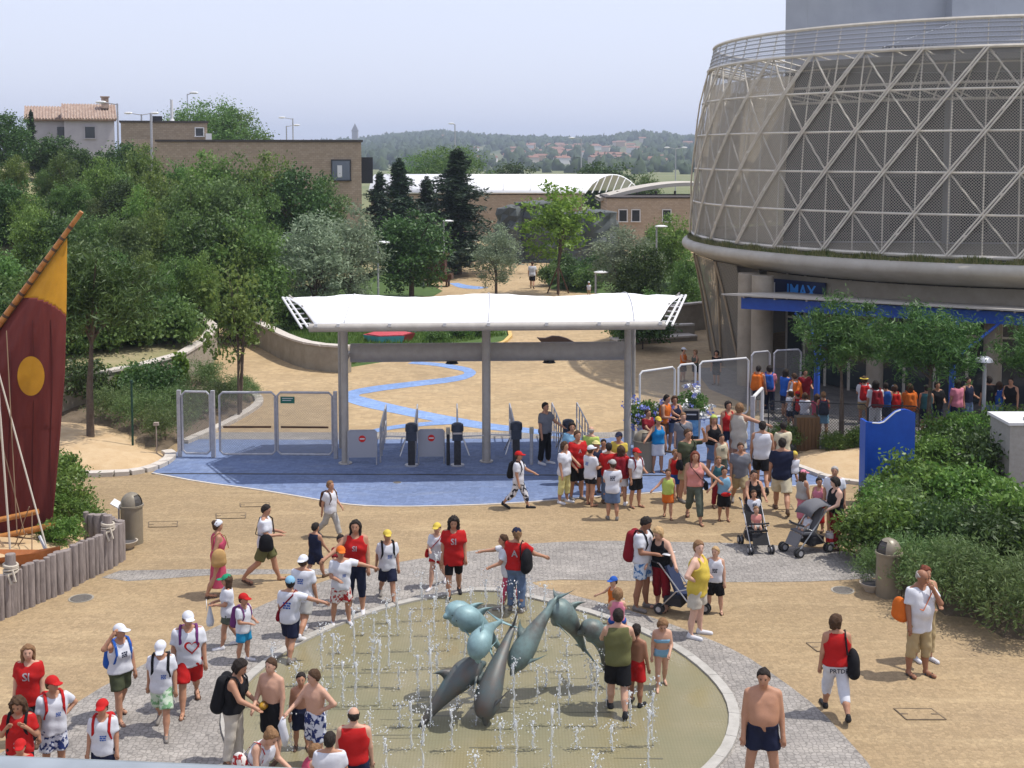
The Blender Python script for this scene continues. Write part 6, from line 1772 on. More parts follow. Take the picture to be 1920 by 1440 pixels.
CL = {'white': (228, 230, 238), 'red': (196, 34, 34), 'black': (26, 26, 30), 'navy': (34, 40, 66), 'olive': (112, 112, 72), 'khaki': (188, 168, 128), 'grey': (126, 128, 136), 'lgrey': (186, 184, 180), 'pink': (226, 140, 160), 'rose': (206, 84, 112), 'yellow': (222, 196, 84), 'lime': (196, 214, 110), 'orange': (226, 116, 40), 'blue': (44, 96, 186), 'turq': (30, 140, 206), 'cyan': (40, 150, 200), 'maroon': (140, 26, 40), 'beige': (212, 204, 190), 'denim': (104, 124, 156), 'purple': (120, 60, 120), 'green': (40, 150, 110), 'dgreen': (78, 84, 62), 'brown': (96, 64, 44), 'cream': (226, 216, 186), 'lblue': (140, 190, 220), 'tan': (196, 158, 104), 'teal': (60, 110, 120), 'lyel': (232, 222, 150), 'salmon': (226, 150, 140), 'ggreen': (96, 104, 92)}
def cloth(c):
    if c in ('floralblue', 'floralnavy', 'floralred', 'floralgreen', 'floralblack'):
        if c in MATS: return MATS[c]
        base, sp1 = {'floralblue': ((206, 220, 236), (70, 120, 176)), 'floralnavy': ((220, 224, 236), (36, 52, 110)), 'floralred': ((226, 220, 214), (170, 40, 40)), 'floralgreen': ((206, 222, 200), (130, 176, 130)), 'floralblack': ((224, 224, 228), (34, 34, 44))}[c]
        m = mat(c, C(*base), .85); n, l, p = nodes_of(m)
        tc = n.new('ShaderNodeTexCoord'); v = n.new('ShaderNodeTexNoise'); v.inputs['Scale'].default_value = 13; v.inputs['Detail'].default_value = 2; l.new(tc.outputs['Object'], v.inputs[0])
        r = n.new('ShaderNodeMapRange'); r.inputs[1].default_value = .5; r.inputs[2].default_value = .56; l.new(v.outputs[0], r.inputs[0])
        l.new(MIX(n, l, r.outputs[0], C(*base), C(*sp1)), p.inputs['Base Color']); return m
    col = C(*CL[c]); return mat('cloth_' + c, col, .85, noise=(5, 3), col2=tuple(q * .84 for q in col[:3]) + (1,), bump=(26, .12), spec=.2)
HAIR = {'k': (.018, .014, .012), 'b': (.05, .028, .016), 'l': (.16, .09, .045), 'y': (.33, .22, .11), 'g': (.28, .26, .24), 'r': (.12, .035, .02)}
def hair_mat(h): c = HAIR[h]; return mat('hair_' + h, c + (1,), .7, noise=(30, 3), col2=tuple(q * 1.5 for q in c) + (1,), bump=(55, .8), spec=.15)
LEGS = {'stand': ((3, 4, 4), (-3, 4, 5)), 'wide': ((4, 4, 9), (-3, 3, 9)), 'walk': ((24, 8, 2), (-20, 26, 2)), 'step': ((14, 6, 2), (-12, 16, 2)), 'stepR': ((-12, 16, 2), (14, 6, 2)), 'walkR': ((-20, 26, 2), (24, 8, 2)), 'sit': ((84, 80, 8), (84, 80, 8)), 'strad': ((62, 75, 24), (62, 75, 24)), 'kneel': ((70, 110, 10), (70, 110, 10))}
ARMS = {'down': ((.16, -.06, -1), (.08, -.26, -1)), 'swF': ((.12, -.42, -1), (.03, -.8, -.85)), 'swB': ((.15, .36, -1), (.1, .05, -1)), 'hold': ((.15, -.25, -1), (-.45, -1, -.05)), 'low': ((.16, -.3, -1), (-.3, -.9, -.5)), 'pt': ((.25, -1, -.15), (.1, -1, -.12)), 'side': ((1, -.2, -.3), (1, -.3, -.28)), 'hip': ((.75, .3, -.8), (-.75, -.4, -.5)), 'head': ((.75, -.6, .2), (-.5, -.3, .9)), 'phone': ((.12, -.72, -.62), (-.5, .1, .9)), 'strap': ((.3, -.1, -1), (-.5, -.5, .7)), 'fwd': ((.2, -.65, -.8), (.0, -.95, -.35)), 'out': ((.7, -.45, -.75), (.7, -.7, -.4)), 'acr': ((-.1, -.8, -.5), (-.7, -.8, .05)), 'up': ((.5, -.5, .7), (.1, -.4, 1)), 'hug': ((.2, -.6, -.7), (-.8, -.6, .1))}
PEOPLE = {}
def nrmz(v): v = np.array(v, float); return v / np.linalg.norm(v)
def person(fx, fy, hy, yaw, label, top=('tee', 'white'), bot=('shorts', 'navy', .8), hair=('short', 'b'), hat=None, arms=('down', 'down'), legs='stand', skin='m', shoes='brown', head=(0, 0), lean=0, wide=1.0, fem=False, fat=0.0, H=None, z=0.0, prints=None, key=None, ground=None):
    """feet pixel, head-top row, yaw: 0 faces the viewer, 90 faces right"""
    wide *= .93
    gpt = Vector(ground) if ground is not None else G(fx, fy, z)
    if H is None:
        H = D(fx, hy, gpt.y).z - z
        H *= 1.0 + .06 * abs(lean) / 30
    H = max(.6, min(1.95, H))
    pxm = FPX / max(gpt.y, 5)
    vx = .021 if pxm > 95 else (.0245 if pxm > 72 else (.03 if pxm > 48 else .045))
    vx *= min(1.0, .45 + .4 * H) if H < 1.35 else 1.0
    kid = float(np.interp(H, [.8, 1.7], [1, 0]))
    hh = H * float(np.interp(H, [.8, 1.1, 1.4, 1.7], [.205, .168, .148, .134]))
    hipz = H * (.515 - .055 * kid); zs = H - hh - .045 * H; sw = H * (.110 - .008 * kid) * (.55 + .45 * wide) * (.93 if fem else 1); hw_ = H * .05 * wide
    # ---- upper body frame (lean about the hips, forward = -Y)
    la = rad(lean); Rl = np.array(((1, 0, 0), (0, math.cos(la), -math.sin(la)), (0, math.sin(la), math.cos(la))))   # forward lean
    hip0 = np.array((0, 0, hipz))
    def U(p): return hip0 + Rl @ (np.array(p, float) - hip0)
    # ---- legs
    th, sh = (hipz - .045 * H) * .5, (hipz - .045 * H) * .5
    Lg = []
    for s, (hipa, knee, ab) in zip((1, -1), LEGS[legs]):
        j = np.array((s * hw_, 0, hipz)); a = rad(hipa); o = rad(ab)
        d1 = nrmz((s * math.sin(o), -math.sin(a), -math.cos(a))); k_ = j + d1 * th
        a2 = rad(hipa - knee); d2 = nrmz((s * math.sin(o) * .4, -math.sin(a2), -math.cos(a2))); an = k_ + d2 * sh
        # foot pitched by the shin for a trailing leg
        fp = max(0, -a2 - .35) if legs not in ('sit', 'strad', 'kneel') else 0
        fd = nrmz((s * .15, -math.cos(fp), -math.sin(fp) * 1.0))
        Lg.append((j, k_, an, fd))
    foot_l = .134 * H
    mz = min(min(q[2][2] - .045 * H, (q[2] + q[3] * foot_l * .75)[2] - .03 * H) for q in Lg)
    off = -mz if legs not in ('sit', 'strad') else 0.0
    O = np.array((0, 0, off))
    Lg = [(j + O, k_ + O, an + O, fd) for j, k_, an, fd in Lg]
    hip0 = hip0 + O; hipz += off; zs += off
    zH = H + off
    # ---- arms
    Ar = []
    ua, fa_ = .165 * H, .145 * H
    for s, nm in zip((1, -1), arms):
        sh_j = U((s * sw, .005 * H, zs - .012 * H)); u, f_ = ARMS[nm]
        u = nrmz(Rl @ nrmz((u[0] * s, u[1], u[2]))) if lean < 40 else nrmz((u[0] * s, u[1], u[2])); f_ = nrmz((f_[0] * s, f_[1], f_[2]))
        e = sh_j + u * ua; w_ = e + f_ * fa_; hd = nrmz(f_ + np.array((0, 0, -.15))); Ar.append((sh_j, e, w_, hd, s, f_))
    # ---- head frame
    nk = U((0, .008 * H, zs + .01 * H)); hc = U((0, -.012 * H, zs + .045 * H + hh * .52))
    hy_, hp = rad(head[0]), rad(head[1])
    Rh = Euler((hp, 0, hy_), 'XYZ').to_matrix() @ Matrix(Rl.tolist()).lerp(Matrix.Identity(3), .6)
    Rh = np.array(Rh)
    if head[1]: hc = hc + np.array((math.sin(hy_) * .0, -math.sin(hp) * .0, 0)) + Rl @ np.array((0, -.35 * hh * math.sin(hp), -.12 * hh * abs(math.sin(hp))))
    def HD(p): return hc + Rh @ np.array(p, float)
    T = []                                              # torso cones (a,b,ra,rb)
    w = wide
    def tc_(x, y, z0, r): T.append((U((-x * H * w, y * H, z0)), U((x * H * w, y * H, z0)), r * H * (.9 + .1 * w), r * H * (.9 + .1 * w)))
    hipw = .05 if fem else .042
    tc_(hipw, .008, hipz + .015 * H, .074 if fem else .068)
    tc_(.03, -.004 - .02 * fat, hipz + .10 * H, (.056 if fem else .062) + .022 * fat)
    tc_(.044, -.002 - .012 * fat, hipz + .165 * H, .06 + .012 * fat)
    tc_(.052, -.004, zs - .085 * H, .064)
    tc_(.07, .004, zs - .03 * H, .046)
    lo = np.array([-.75, -.75, -.05]) * H; hi = np.array([.75, .75, 1.05]) * H
    allp = [q[i] for q in Lg for i in range(3)] + [q[2] + q[3] * foot_l for q in Lg] + [q[i] for q in Ar for i in range(3)] + [q[2] + q[3] * .12 * H for q in Ar] + [hc]
    allp = np.array(allp); mg = .16 * H
    lo, hi = allp.min(0) - mg, allp.max(0) + mg
    lo[2] = min(0, allp[:, 2].min() - .06 * H)
    # ---- body
    f = Field(lo, hi, vx)
    for a, b_, ra, rb in T: f.cone(a, b_, ra, rb, .05 * H)
    if fat: f.ell(U((0, -.048 * H, hipz + .125 * H)), (.085 * H * w, .05 * H * (1 + .25 * fat), .075 * H), None, .04)
    if not fem and not top:
        for s in (1, -1): f.ell(U((s * .043 * H * w, -.042 * H, zs - .075 * H)), (.048 * H, .033 * H, .036 * H), None, .012)
    if fem and H > 1.35:
        for s in (1, -1): f.ell(U((s * .042 * H, -.058 * H, zs - .105 * H)), (.036 * H, .034 * H, .036 * H), None, .02)
    f.cone(nk, hc - Rh @ np.array((0, -.02 * hh, .3 * hh)), .031 * H, .029 * H, .02)
    f.ell(HD((0, .06 * hh, .08 * hh)), (.345 * hh, .42 * hh, .42 * hh), Rh, .02)
    f.ell(HD((0, -.1 * hh, -.2 * hh)), (.25 * hh, .27 * hh, .3 * hh), Rh, .03)
    f.cone(HD((0, -.37 * hh, .02 * hh)), HD((0, -.44 * hh, -.1 * hh)), .035 * hh, .055 * hh, .012)
    for s in (1, -1): f.ell(HD((s * .35 * hh, .06 * hh, -.02 * hh)), (.04 * hh, .08 * hh, .12 * hh), Rh, .008)
    for s in (1, -1): f.cone(U((s * .012 * H, .012 * H, zs + .03 * H)), U((s * (sw - .012 * H), .006 * H, zs - .004 * H)), .026 * H, .03 * H, .03)
    for sh_j, e, w_, hd, s, f_ in Ar:
        f.cone(sh_j, e, .034 * H * (.75 + .25 * w), .027 * H, .018); f.cone(e, w_, .027 * H, .018 * H, .012)
        f.cone(w_, w_ + hd * .045 * H, .019 * H, .021 * H, .012)
    for j, k_, an, fd in Lg:
        f.cone(j, k_, .056 * H * (.7 + .3 * w) * (1.05 if fem else 1), .037 * H, .03); f.cone(k_, (k_ + an) / 2 + np.array((0, .012 * H, 0)), .036 * H, .036 * H, .015)
        f.cone((k_ + an) / 2 + np.array((0, .012 * H, 0)), an, .035 * H, .021 * H, .015)
        f.cone(an + np.array((0, .012 * H, -.022 * H)), an + fd * foot_l * .8 + np.array((0, 0, -.026 * H)), .022 * H, .019 * H, .012)
    V, Q = f.mesh()
    mats_ = [skin_mat(skin), mat('eye_dark', (.02, .015, .012, 1), .3), mat('lip', (.36, .12, .09, 1), .5)]
    b = MB(); b.v = [tuple(q) for q in V]; b.f = [tuple(q) for q in Q.tolist()]; b.m = [0] * len(b.f)
    if pxm > 45:
        for sh_j, e, w_, hd, s, f_ in Ar:             # fingers
            side = nrmz(np.cross(hd, (0, 1, 0.2)) if abs(hd[1]) < .8 else np.cross(hd, (0, 0, 1)))
            nrm = nrmz(np.cross(side, hd)); pal_ = w_ + hd * .045 * H
            for q, (ofs, ln) in enumerate(((-.016, .040), (-.006, .047), (.005, .045), (.015, .036))):
                r0 = pal_ + side * ofs * H; p1 = r0 + hd * ln * .6 * H + nrm * .004 * H * s; p2 = p1 + nrmz(hd * .7 - np.array((0, 0, .25)) + nrm * .5) * ln * .5 * H
                b.tube([r0, p1, p2], [.0062 * H, .0058 * H, .0045 * H], 5)
            t0 = w_ + hd * .02 * H; t1 = t0 + (nrmz(-side + hd * .7)) * .028 * H
            b.tube([t0, t1, t1 + hd * .018 * H], [.009 * H, .007 * H, .005 * H], 5)
        b.cur = 1
        for s in (1, -1):
            b.ell(HD((s * .135 * hh, -.36 * hh, .06 * hh)), (.05 * hh, .03 * hh, .025 * hh), 6, 4); b.ell(HD((s * .14 * hh, -.372 * hh, .135 * hh)), (.075 * hh, .02 * hh, .016 * hh), 6, 4)
        b.cur = 2; b.ell(HD((0, -.36 * hh, -.25 * hh)), (.085 * hh, .03 * hh, .022 * hh), 6, 4)
    body = b.build('person', mats_, None, True)
    me = body.data
    body.location = (gpt.x, gpt.y, z); body.rotation_euler.z = rad(yaw)
    tag(body, label, 'person')
    def add(name, F_, m_):
        r = F_.mesh()
        if r is None: return None
        return link(name, fast_mesh(name, r[0], r[1]), m_, body, True)
    spine = Rl @ np.array((0, 0, 1.0))
    shirt_o = None
    # ---- upper garment
    if top:
        kind = top[0]; F_ = Field(lo, hi, vx); th_ = .013 * H + (.004 if kind == 'tee' else .001)
        if kind in ('tee', 'tank', 'polo', 'dress', 'sleeveless'):
            for a, b_, ra, rb in T: F_.cone(a, b_, ra + th_, rb + th_, .05 * H)
            if fem and H > 1.35:
                for s in (1, -1): F_.ell(U((s * .042 * H, -.06 * H, zs - .105 * H)), (.045 * H, .043 * H, .045 * H), None, .03)
            hem = hipz - .045 * H if kind in ('tee', 'polo') else hipz + .01 * H
            if len(top) > 2: hem = hipz + top[2] * H
            if kind == 'dress':
                hem = top[2] * H
                F_.cone(U((0, 0, hipz + .05 * H)), (0, 0, hem), .085 * H * w, .13 * H * w, .04, True)
            else:
                a, b_, ra, rb = T[0]; dn = -spine * (hipz + .015 * H - hem + .03 * H)
                x_ = np.array((.03 * H, 0, 0)) * w
                for s in (1, -1): F_.cone(U((s * .03 * H * w, 0, hipz + .05 * H)), U((s * .036 * H * w, .004 * H, hem - .05)), ra + th_ - .004, ra + th_ + .006, .03)
            if fat: F_.ell(U((0, -.048 * H, hipz + .125 * H)), (.085 * H * w + th_, .05 * H * (1 + .25 * fat) + th_, .075 * H + th_), None, .05)
            if kind in ('tee', 'polo', 'sleeveless'):
                for s in (1, -1): F_.cone(U((s * .02 * H, .012 * H, zs + .022 * H)), U((s * (sw - .012 * H), .006 * H, zs - .004 * H)), .026 * H + .012, .03 * H + .012, .03)
            if kind in ('tee', 'polo'):
                for sh_j, e, w_, hd, s, f_ in Ar:
                    en = sh_j + (e - sh_j) * .72; F_.cone(sh_j, en, .041 * H, .044 * H, .025, True)
            F_.plane(U((0, 0, hem)), -spine if kind != 'dress' else (0, 0, -1))
            F_.plane(U((0, 0, zs + .022 * H)), spine)
            F_.ell(nk + spine * .012 * H + np.array((0, -.03 * H, 0)), (.046 * H, .05 * H, .036 * H), None, sub=True)
            if kind in ('tank', 'dress', 'sleeveless'):
                rr_ = .052 if kind != 'sleeveless' else .036
                for s in (1, -1): F_.ell(U((s * (sw + .022 * H), 0, zs - .005 * H)), (rr_ * H, .085 * H, .075 * H), None, sub=True)
                if kind != 'sleeveless': F_.ell(nk + np.array((0, -.05 * H, -.005 * H)), (.05 * H, .06 * H, .05 * H), None, sub=True)
        elif kind == 'bikini':
            for a, b_, ra, rb in T[2:4]: F_.cone(a, b_, ra + .008, rb + .008, .05 * H)
            F_.plane(U((0, 0, zs - .075 * H)), spine); F_.plane(U((0, 0, zs - .13 * H)), -spine)
        if kind != 'bikini':
            X, Y, Z = np.meshgrid(*F_.ax, indexing='ij', sparse=True); ph = fx * .37 + fy
            F_.F = F_.F + .0045 * H * np.sin(X * 23 + Z * 17 + ph) * np.sin(Z * 21 - X * 9 + Y * 14 + ph * 2) * (1.0 if kind == 'tee' else .6)
        shirt_o = add({'tee': 'shirt', 'polo': 'shirt', 'tank': 'vest_top', 'sleeveless': 'vest_top', 'dress': 'dress', 'bikini': 'bikini_top'}[kind], F_, cloth(top[1]))
        if kind == 'tank' and shirt_o:
            sb = MB()
            for s in (1, -1): sb.tube([U((s * .05 * H, -.062 * H, zs - .07 * H)), U((s * .058 * H, -.03 * H, zs + .018 * H)), U((s * .058 * H, .03 * H, zs + .018 * H)), U((s * .045 * H, .06 * H, zs - .06 * H))], .012 * H, 6)
            sb.build('strap', cloth(top[1]), shirt_o)
    # ---- lower garment
    if bot:
        kind, col, L_ = bot; F_ = Field(lo, hi, vx); loose = {'shorts': .020, 'pants': .014, 'tight': .007, 'brief': .006, 'skirt': .02}[kind] * H / 1.6
        for a, b_, ra, rb in T[:2]: F_.cone(a, b_, ra + .010, rb + .008, .04 * H)
        if kind == 'skirt':
            F_.cone(U((0, 0, hipz + .05 * H)), (0, -.01 * H, hipz - L_ * H * .46), .085 * H * w, .12 * H * w, .03, True)
        else:
            for j, k_, an, fd in Lg:
                if L_ <= 1: F_.cone(j, j + (k_ - j) * max(.05, L_), .060 * H * (.7 + .3 * w) + loose, (.058 if kind == 'shorts' else .045) * H * (.75 + .25 * w) + loose * (.8 + .2), .03, True)
                else:
                    F_.cone(j, k_, .058 * H * (.7 + .3 * w) + loose, .042 * H + loose, .03)
                    F_.cone(k_, k_ + (an - k_) * (L_ - 1), .042 * H + loose, (.036 if kind != 'tight' else .03) * H + loose, .03, True)
        F_.plane(U((0, 0, hipz + .085 * H)), spine)
        if kind in ('shorts', 'pants', 'skirt'):
            X, Y, Z = np.meshgrid(*F_.ax, indexing='ij', sparse=True)
            F_.F = F_.F + .004 * H * np.sin(X * 31 + Z * 12 + fx) * np.sin(Z * 26 + Y * 20 + fy)
        add({'shorts': 'shorts', 'pants': 'trousers', 'tight': 'leggings', 'brief': 'swim_briefs', 'skirt': 'skirt'}[kind], F_, cloth(col))
    # ---- shoes
    if shoes:
        for j, k_, an, fd in Lg:
            hv = max(.014, vx * .8); a = an + np.array((0, .016 * H, -.026 * H)); e = an + fd * foot_l * .84 + np.array((0, 0, -.03 * H))
            if shoes in ('sandal', 'black_sandal'):
                sb = MB(); c1 = a + np.array((0, .01 * H, -.0)); sd_ = nrmz(np.cross(fd, (0, 0, 1))); zb = min(a[2], e[2]) - .019 * H
                pts = []
                for t, wd in ((-.12, .02), (.1, .026), (.5, .027), (.85, .03), (1.08, .018)):
                    q = a + (e - a) * t; pts.append((q, wd))
                L1 = [q + sd_ * wd * H for q, wd in pts]; R1 = [q - sd_ * wd * H for q, wd in pts]
                dn = np.array((0, 0, -.021 * H))
                ring = [p_ + dn for p_ in L1] + [p_ + dn for p_ in R1[::-1]]
                sb.plate([Vector(p_) for p_ in ring], (0, 0, -1), .014)
                for t in (.25, .72):
                    q = a + (e - a) * t; sb.tube([q + sd_ * .026 * H + dn * .8, q + np.array((0, 0, .022 * H)), q - sd_ * .026 * H + dn * .8], .009 * H, 5)
                sb.build('sandal', mat('sandal_leather', (.09, .05, .03, 1), .6) if shoes == 'sandal' else black_plastic, body)
            else:
                F_ = Field(np.minimum(a, e) - .06 * H, np.maximum(a, e) + .07 * H, hv)
                F_.cone(a, e, .0265 * H, .023 * H, .02); F_.cone(an + np.array((0, .008 * H, .005 * H)), a, .024 * H, .0265 * H, .02)
                add('shoe', F_, mat('shoe_' + shoes, C(*{'white': (222, 222, 226), 'brown': (96, 74, 58), 'black': (30, 30, 34), 'grey': (130, 124, 118)}[shoes]), .6))
    # ---- hair and hat
    hv = max(.012, vx * .62)
    if hair:
        st, hc_ = hair; ext = {'short': .25, 'bald': .2, 'pony': 1.2, 'long': 1.6, 'curly': 1.6, 'bun': .6, 'bob': .6}[st]
        F_ = Field(hc - np.array((.62, .75, .45 + ext)) * hh, hc + np.array((.62, .75, .75)) * hh, hv)
        inf = {'short': .05, 'bald': .035, 'curly': .14, 'bob': .1}.get(st, .07)
        F_.ell(HD((0, .07 * hh, .1 * hh)), ((.345 + inf) * hh, (.42 + inf) * hh, (.42 + inf) * hh), Rh, .01)
        n_ = Rh @ nrmz((0, -.78, -.62)); F_.plane(HD((0, -.12 * hh, .16 * hh)) if st != 'bald' else HD((0, .05 * hh, .0)), n_)
        if st == 'bald': F_.plane(HD((0, 0, .16 * hh)), Rh @ np.array((0, -.2, .98)))
        if st in ('long', 'curly'):
            for x in (-.25, 0, .25): F_.cone(HD((x * hh, .28 * hh, .1 * hh)), HD((x * 1.25 * hh, .33 * hh, -(1.0 if st == 'long' else .85) * hh)), .17 * hh, (.12 if st == 'long' else .2) * hh, .05)
            for s in (1, -1): F_.cone(HD((s * .34 * hh, .08 * hh, .1 * hh)), HD((s * .4 * hh, .02 * hh, -.7 * hh)), .12 * hh, (.09 if st == 'long' else .17) * hh, .05)
        if st == 'bob':
            F_.cone(HD((0, .3 * hh, .1 * hh)), HD((0, .34 * hh, -.3 * hh)), .22 * hh, .2 * hh, .05)
            for s in (1, -1): F_.cone(HD((s * .34 * hh, .1 * hh, .1 * hh)), HD((s * .36 * hh, .06 * hh, -.3 * hh)), .12 * hh, .1 * hh, .04)
        if st == 'pony': F_.cone(HD((0, .45 * hh, .1 * hh)), HD((0, .5 * hh, -.7 * hh)), .13 * hh, .07 * hh, .04); F_.ell(HD((0, .3 * hh, -.1 * hh)), (.28 * hh, .2 * hh, .3 * hh), Rh, .04)
        if st == 'bun': F_.ell(HD((0, .42 * hh, .35 * hh)), (.2 * hh, .2 * hh, .2 * hh), Rh, .03); F_.ell(HD((0, .3 * hh, -.1 * hh)), (.28 * hh, .18 * hh, .25 * hh), Rh, .04)
        if st in ('short', 'curly'): F_.ell(HD((0, .25 * hh, -.08 * hh)), (.3 * hh, .22 * hh, .26 * hh), Rh, .03)
        X, Y, Z = np.meshgrid(*F_.ax, indexing='ij', sparse=True); fq = 60 / (hh * 4.5)
        F_.F = F_.F + (.02 if st == 'curly' else .008) * hh / .23 * np.sin(X * fq * 1.1) * np.sin(Y * fq) * np.sin(Z * fq * .8)
        add('hair', F_, hair_mat(hc_))
    if hat:
        kind, col = hat[0], hat[1]
        F_ = Field(hc - np.array((.75, 1.2, .3)) * hh, hc + np.array((.75, 1.2, .75)) * hh, hv)
        F_.ell(HD((0, .06 * hh, .13 * hh)), (.43 * hh, .5 * hh, .475 * hh), Rh, .01)
        F_.plane(HD((0, 0, .16 * hh if kind != 'scarf' else .1 * hh)), Rh @ nrmz((0, -.12 if kind != 'scarf' else -.5, -1)))
        if kind in ('cap', 'capback'):
            sg_ = -1 if kind == 'cap' else 1
            F_.ell(HD((0, sg_ * .52 * hh, .16 * hh)), (.34 * hh, .36 * hh, .06 * hh), Rh, .02)
        if kind == 'hat': F_.ell(HD((0, .04 * hh, .2 * hh)), (.68 * hh, .75 * hh, .06 * hh), Rh, .02)
        add('cap' if kind != 'scarf' else 'head_scarf', F_, cloth(col))
    rec = dict(body=body, U=U, H=H, zs=zs, hipz=hipz, w=w, sw=sw, shirt=shirt_o, Ar=Ar, HD=HD, hh=hh, loc=Vector((gpt.x, gpt.y, z)), yaw=rad(yaw), Rl=Rl, T=T, th=.02 * H)
    if prints and shirt_o: chest_print(rec, *prints)
    if key: PEOPLE[key] = rec
    return rec
def chest_print(rec, txt, col, size=.1, back=False, dz_=-.1, dx=0.0):
    me_s = rec['shirt'].data; H = rec['H']
    bvh = BVHTree.FromPolygons([v.co.copy() for v in me_s.vertices], [tuple(q.vertices) for q in me_s.polygons])
    if txt == '#':                                   # unreadable emblem: short printed bars
        b = MB()
        for r_ in range(3):
            x0 = -.5
            for wd in ((.3, .25, .3), (.42, .4), (.25, .3, .2))[r_]:
                for q in range(4): b.add([(x0 + wd * q / 4, .25 - r_ * .3, 0), (x0 + wd * (q + 1) / 4 - .0, .25 - r_ * .3, 0), (x0 + wd * (q + 1) / 4, .45 - r_ * .3, 0), (x0 + wd * q / 4, .45 - r_ * .3, 0)], [(0, 1, 2, 3)])
                x0 += wd + .08
        pm = bpy.data.meshes.new('print'); pm.from_pydata([(v[0] * size, v[1] * size, 0) for v in b.v], [], b.f)
    elif txt == 'heart':
        b = MB(); pts = [(16 * math.sin(t) ** 3 / 17, (13 * math.cos(t) - 5 * math.cos(2 * t) - 2 * math.cos(3 * t) - math.cos(4 * t)) / 17) for t in np.linspace(0, 2 * math.pi, 29)[:-1]]
        n_ = len(pts); b.add([(x, y, 0) for x, y in pts] + [(x * .72, y * .72, 0) for x, y in pts], [(i, (i + 1) % n_, n_ + (i + 1) % n_, n_ + i) for i in range(n_)])
        pm = bpy.data.meshes.new('print'); pm.from_pydata([(v[0] * size, v[1] * size, 0) for v in b.v], [], b.f)
    else:
        pm = text_mesh(txt, size * 1.4); bm = bmesh.new(); bm.from_mesh(pm); bmesh.ops.triangulate(bm, faces=bm.faces[:])
        for _ in range(3): bmesh.ops.subdivide_edges(bm, edges=[e for e in bm.edges if e.calc_length() > .022], cuts=1, use_grid_fill=True); bmesh.ops.triangulate(bm, faces=bm.faces[:])
        bm.to_mesh(pm); bm.free()
    s = 1 if back else -1
    c = rec['U']((0, 0, rec['zs'] + dz_ * H))
    for v in pm.vertices:
        x = v.co.x + dx; zz = v.co.y
        o_ = Vector((x * (1 if not back else -1), s * .6, c[2] + zz)); h = bvh.ray_cast(o_ + Vector((0, c[1], 0)), Vector((0, -s, 0)))
        v.co = (h[0] + Vector((0, s * .006, 0))) if h[0] else Vector((o_.x, c[1] + s * .1, o_.z))
    link('print', pm, cloth(col), rec['shirt'])
# ---- things carried
def carried(name, rec, label, cat, group=None):
    r = empty(name, rec['loc'], rec['yaw'], label, cat, group); return r
def backpack(rec, col, label, size=1.0, strapcol=None):
    U, H, zs = rec['U'], rec['H'], rec['zs']; k = H * .9 * size
    r = carried('backpack', rec, label, 'backpack', 'backpacks worn on the plaza')
    F_ = Field(U((-.2 * k, .02, zs - .4 * k)) - np.array((.05, .1, .1)), U((.2 * k, .4 * k, zs + .1)) + np.array((.05, .1, .1)), .022)
    for x in (-.06, .06):
        F_.cone(U((x * k, .135 * H, zs - .25 * H * size)), U((x * .85 * k, .115 * H, zs - .03 * H)), .078 * k, .06 * k, .05)
    F_.cone(U((0, .165 * H, zs - .23 * H * size)), U((0, .155 * H, zs - .15 * H)), .055 * k, .05 * k, .03)
    q = F_.mesh(); link('bag', fast_mesh('bag', *q), cloth(col), r, True)
    for s in (1, -1):
        b = MB(); b.tube([U((s * .055 * H, .085 * H, zs - .02 * H)), U((s * .072 * H, .05 * H, zs + .04 * H)), U((s * .078 * H, -.02 * H, zs + .045 * H)), U((s * .08 * H, -.07 * H, zs - .01 * H)), U((s * .078 * H, -.088 * H, zs - .09 * H)), U((s * .09 * H, -.055 * H, zs - .18 * H)), U((s * .08 * H, .08 * H, zs - .24 * H))], .014 * H, 6, flat=.5)
        b.build('shoulder_strap', cloth(strapcol or col), r)
    return r
def shoulder_bag(rec, col, label, side=1, low=.08, size=1.0, front=-.02, cross=True):
    U, H, zs, hz_ = rec['U'], rec['H'], rec['zs'], rec['hipz']
    r = carried('shoulder_bag', rec, label, 'bag', 'bags carried on the plaza')
    c = U((side * (.13 * H + .03), front * H, hz_ + low * H)); F_ = Field(c - .3 * size, c + .3 * size, .02)
    F_.ell(c, (.058 * size, .1 * size, .125 * size), None, .02); F_.cone(c + np.array((0, -.05 * size, -.07 * size)), c + np.array((0, .05 * size, -.07 * size)), .05 * size, .05 * size, .05)
    q = F_.mesh(); link('bag', fast_mesh('bag', *q), cloth(col), r, True)
    b = MB(); sx_ = (-side if cross else side) * .075 * H
    b.tube([c + np.array((0, -.05, .08 * size)), U((side * .06 * H if cross else side * .105 * H, -.118 * H, zs - .16 * H)), U((sx_ * .9, -.085 * H, zs - .01 * H)), U((sx_, 0, zs + .045 * H)), U((sx_ * .9, .07 * H, zs)), U((side * .08 * H, .105 * H, zs - .16 * H)), c + np.array((0, .05, .08 * size))], .009 * H, 6, flat=.5)
    b.build('strap', cloth(col), r)
    return r
def hand_pt(rec, side):
    sh_j, e, w_, hd, s, f_ = rec['Ar'][0 if side > 0 else 1]; return w_ + hd * .07 * rec['H']
def held(name, rec, side, label, cat, builder, m_):
    r = carried(name, rec, label, cat); b = MB(); builder(b, Vector(hand_pt(rec, side))); b.build('body', m_, r, True); return r
# ------------------------------------------------------------------ who stands where
W_ = ('tee', 'white'); SH = lambda c, L=.85: ('shorts', c, L); PT = lambda c, L=1.9: ('pants', c, L)
p = person
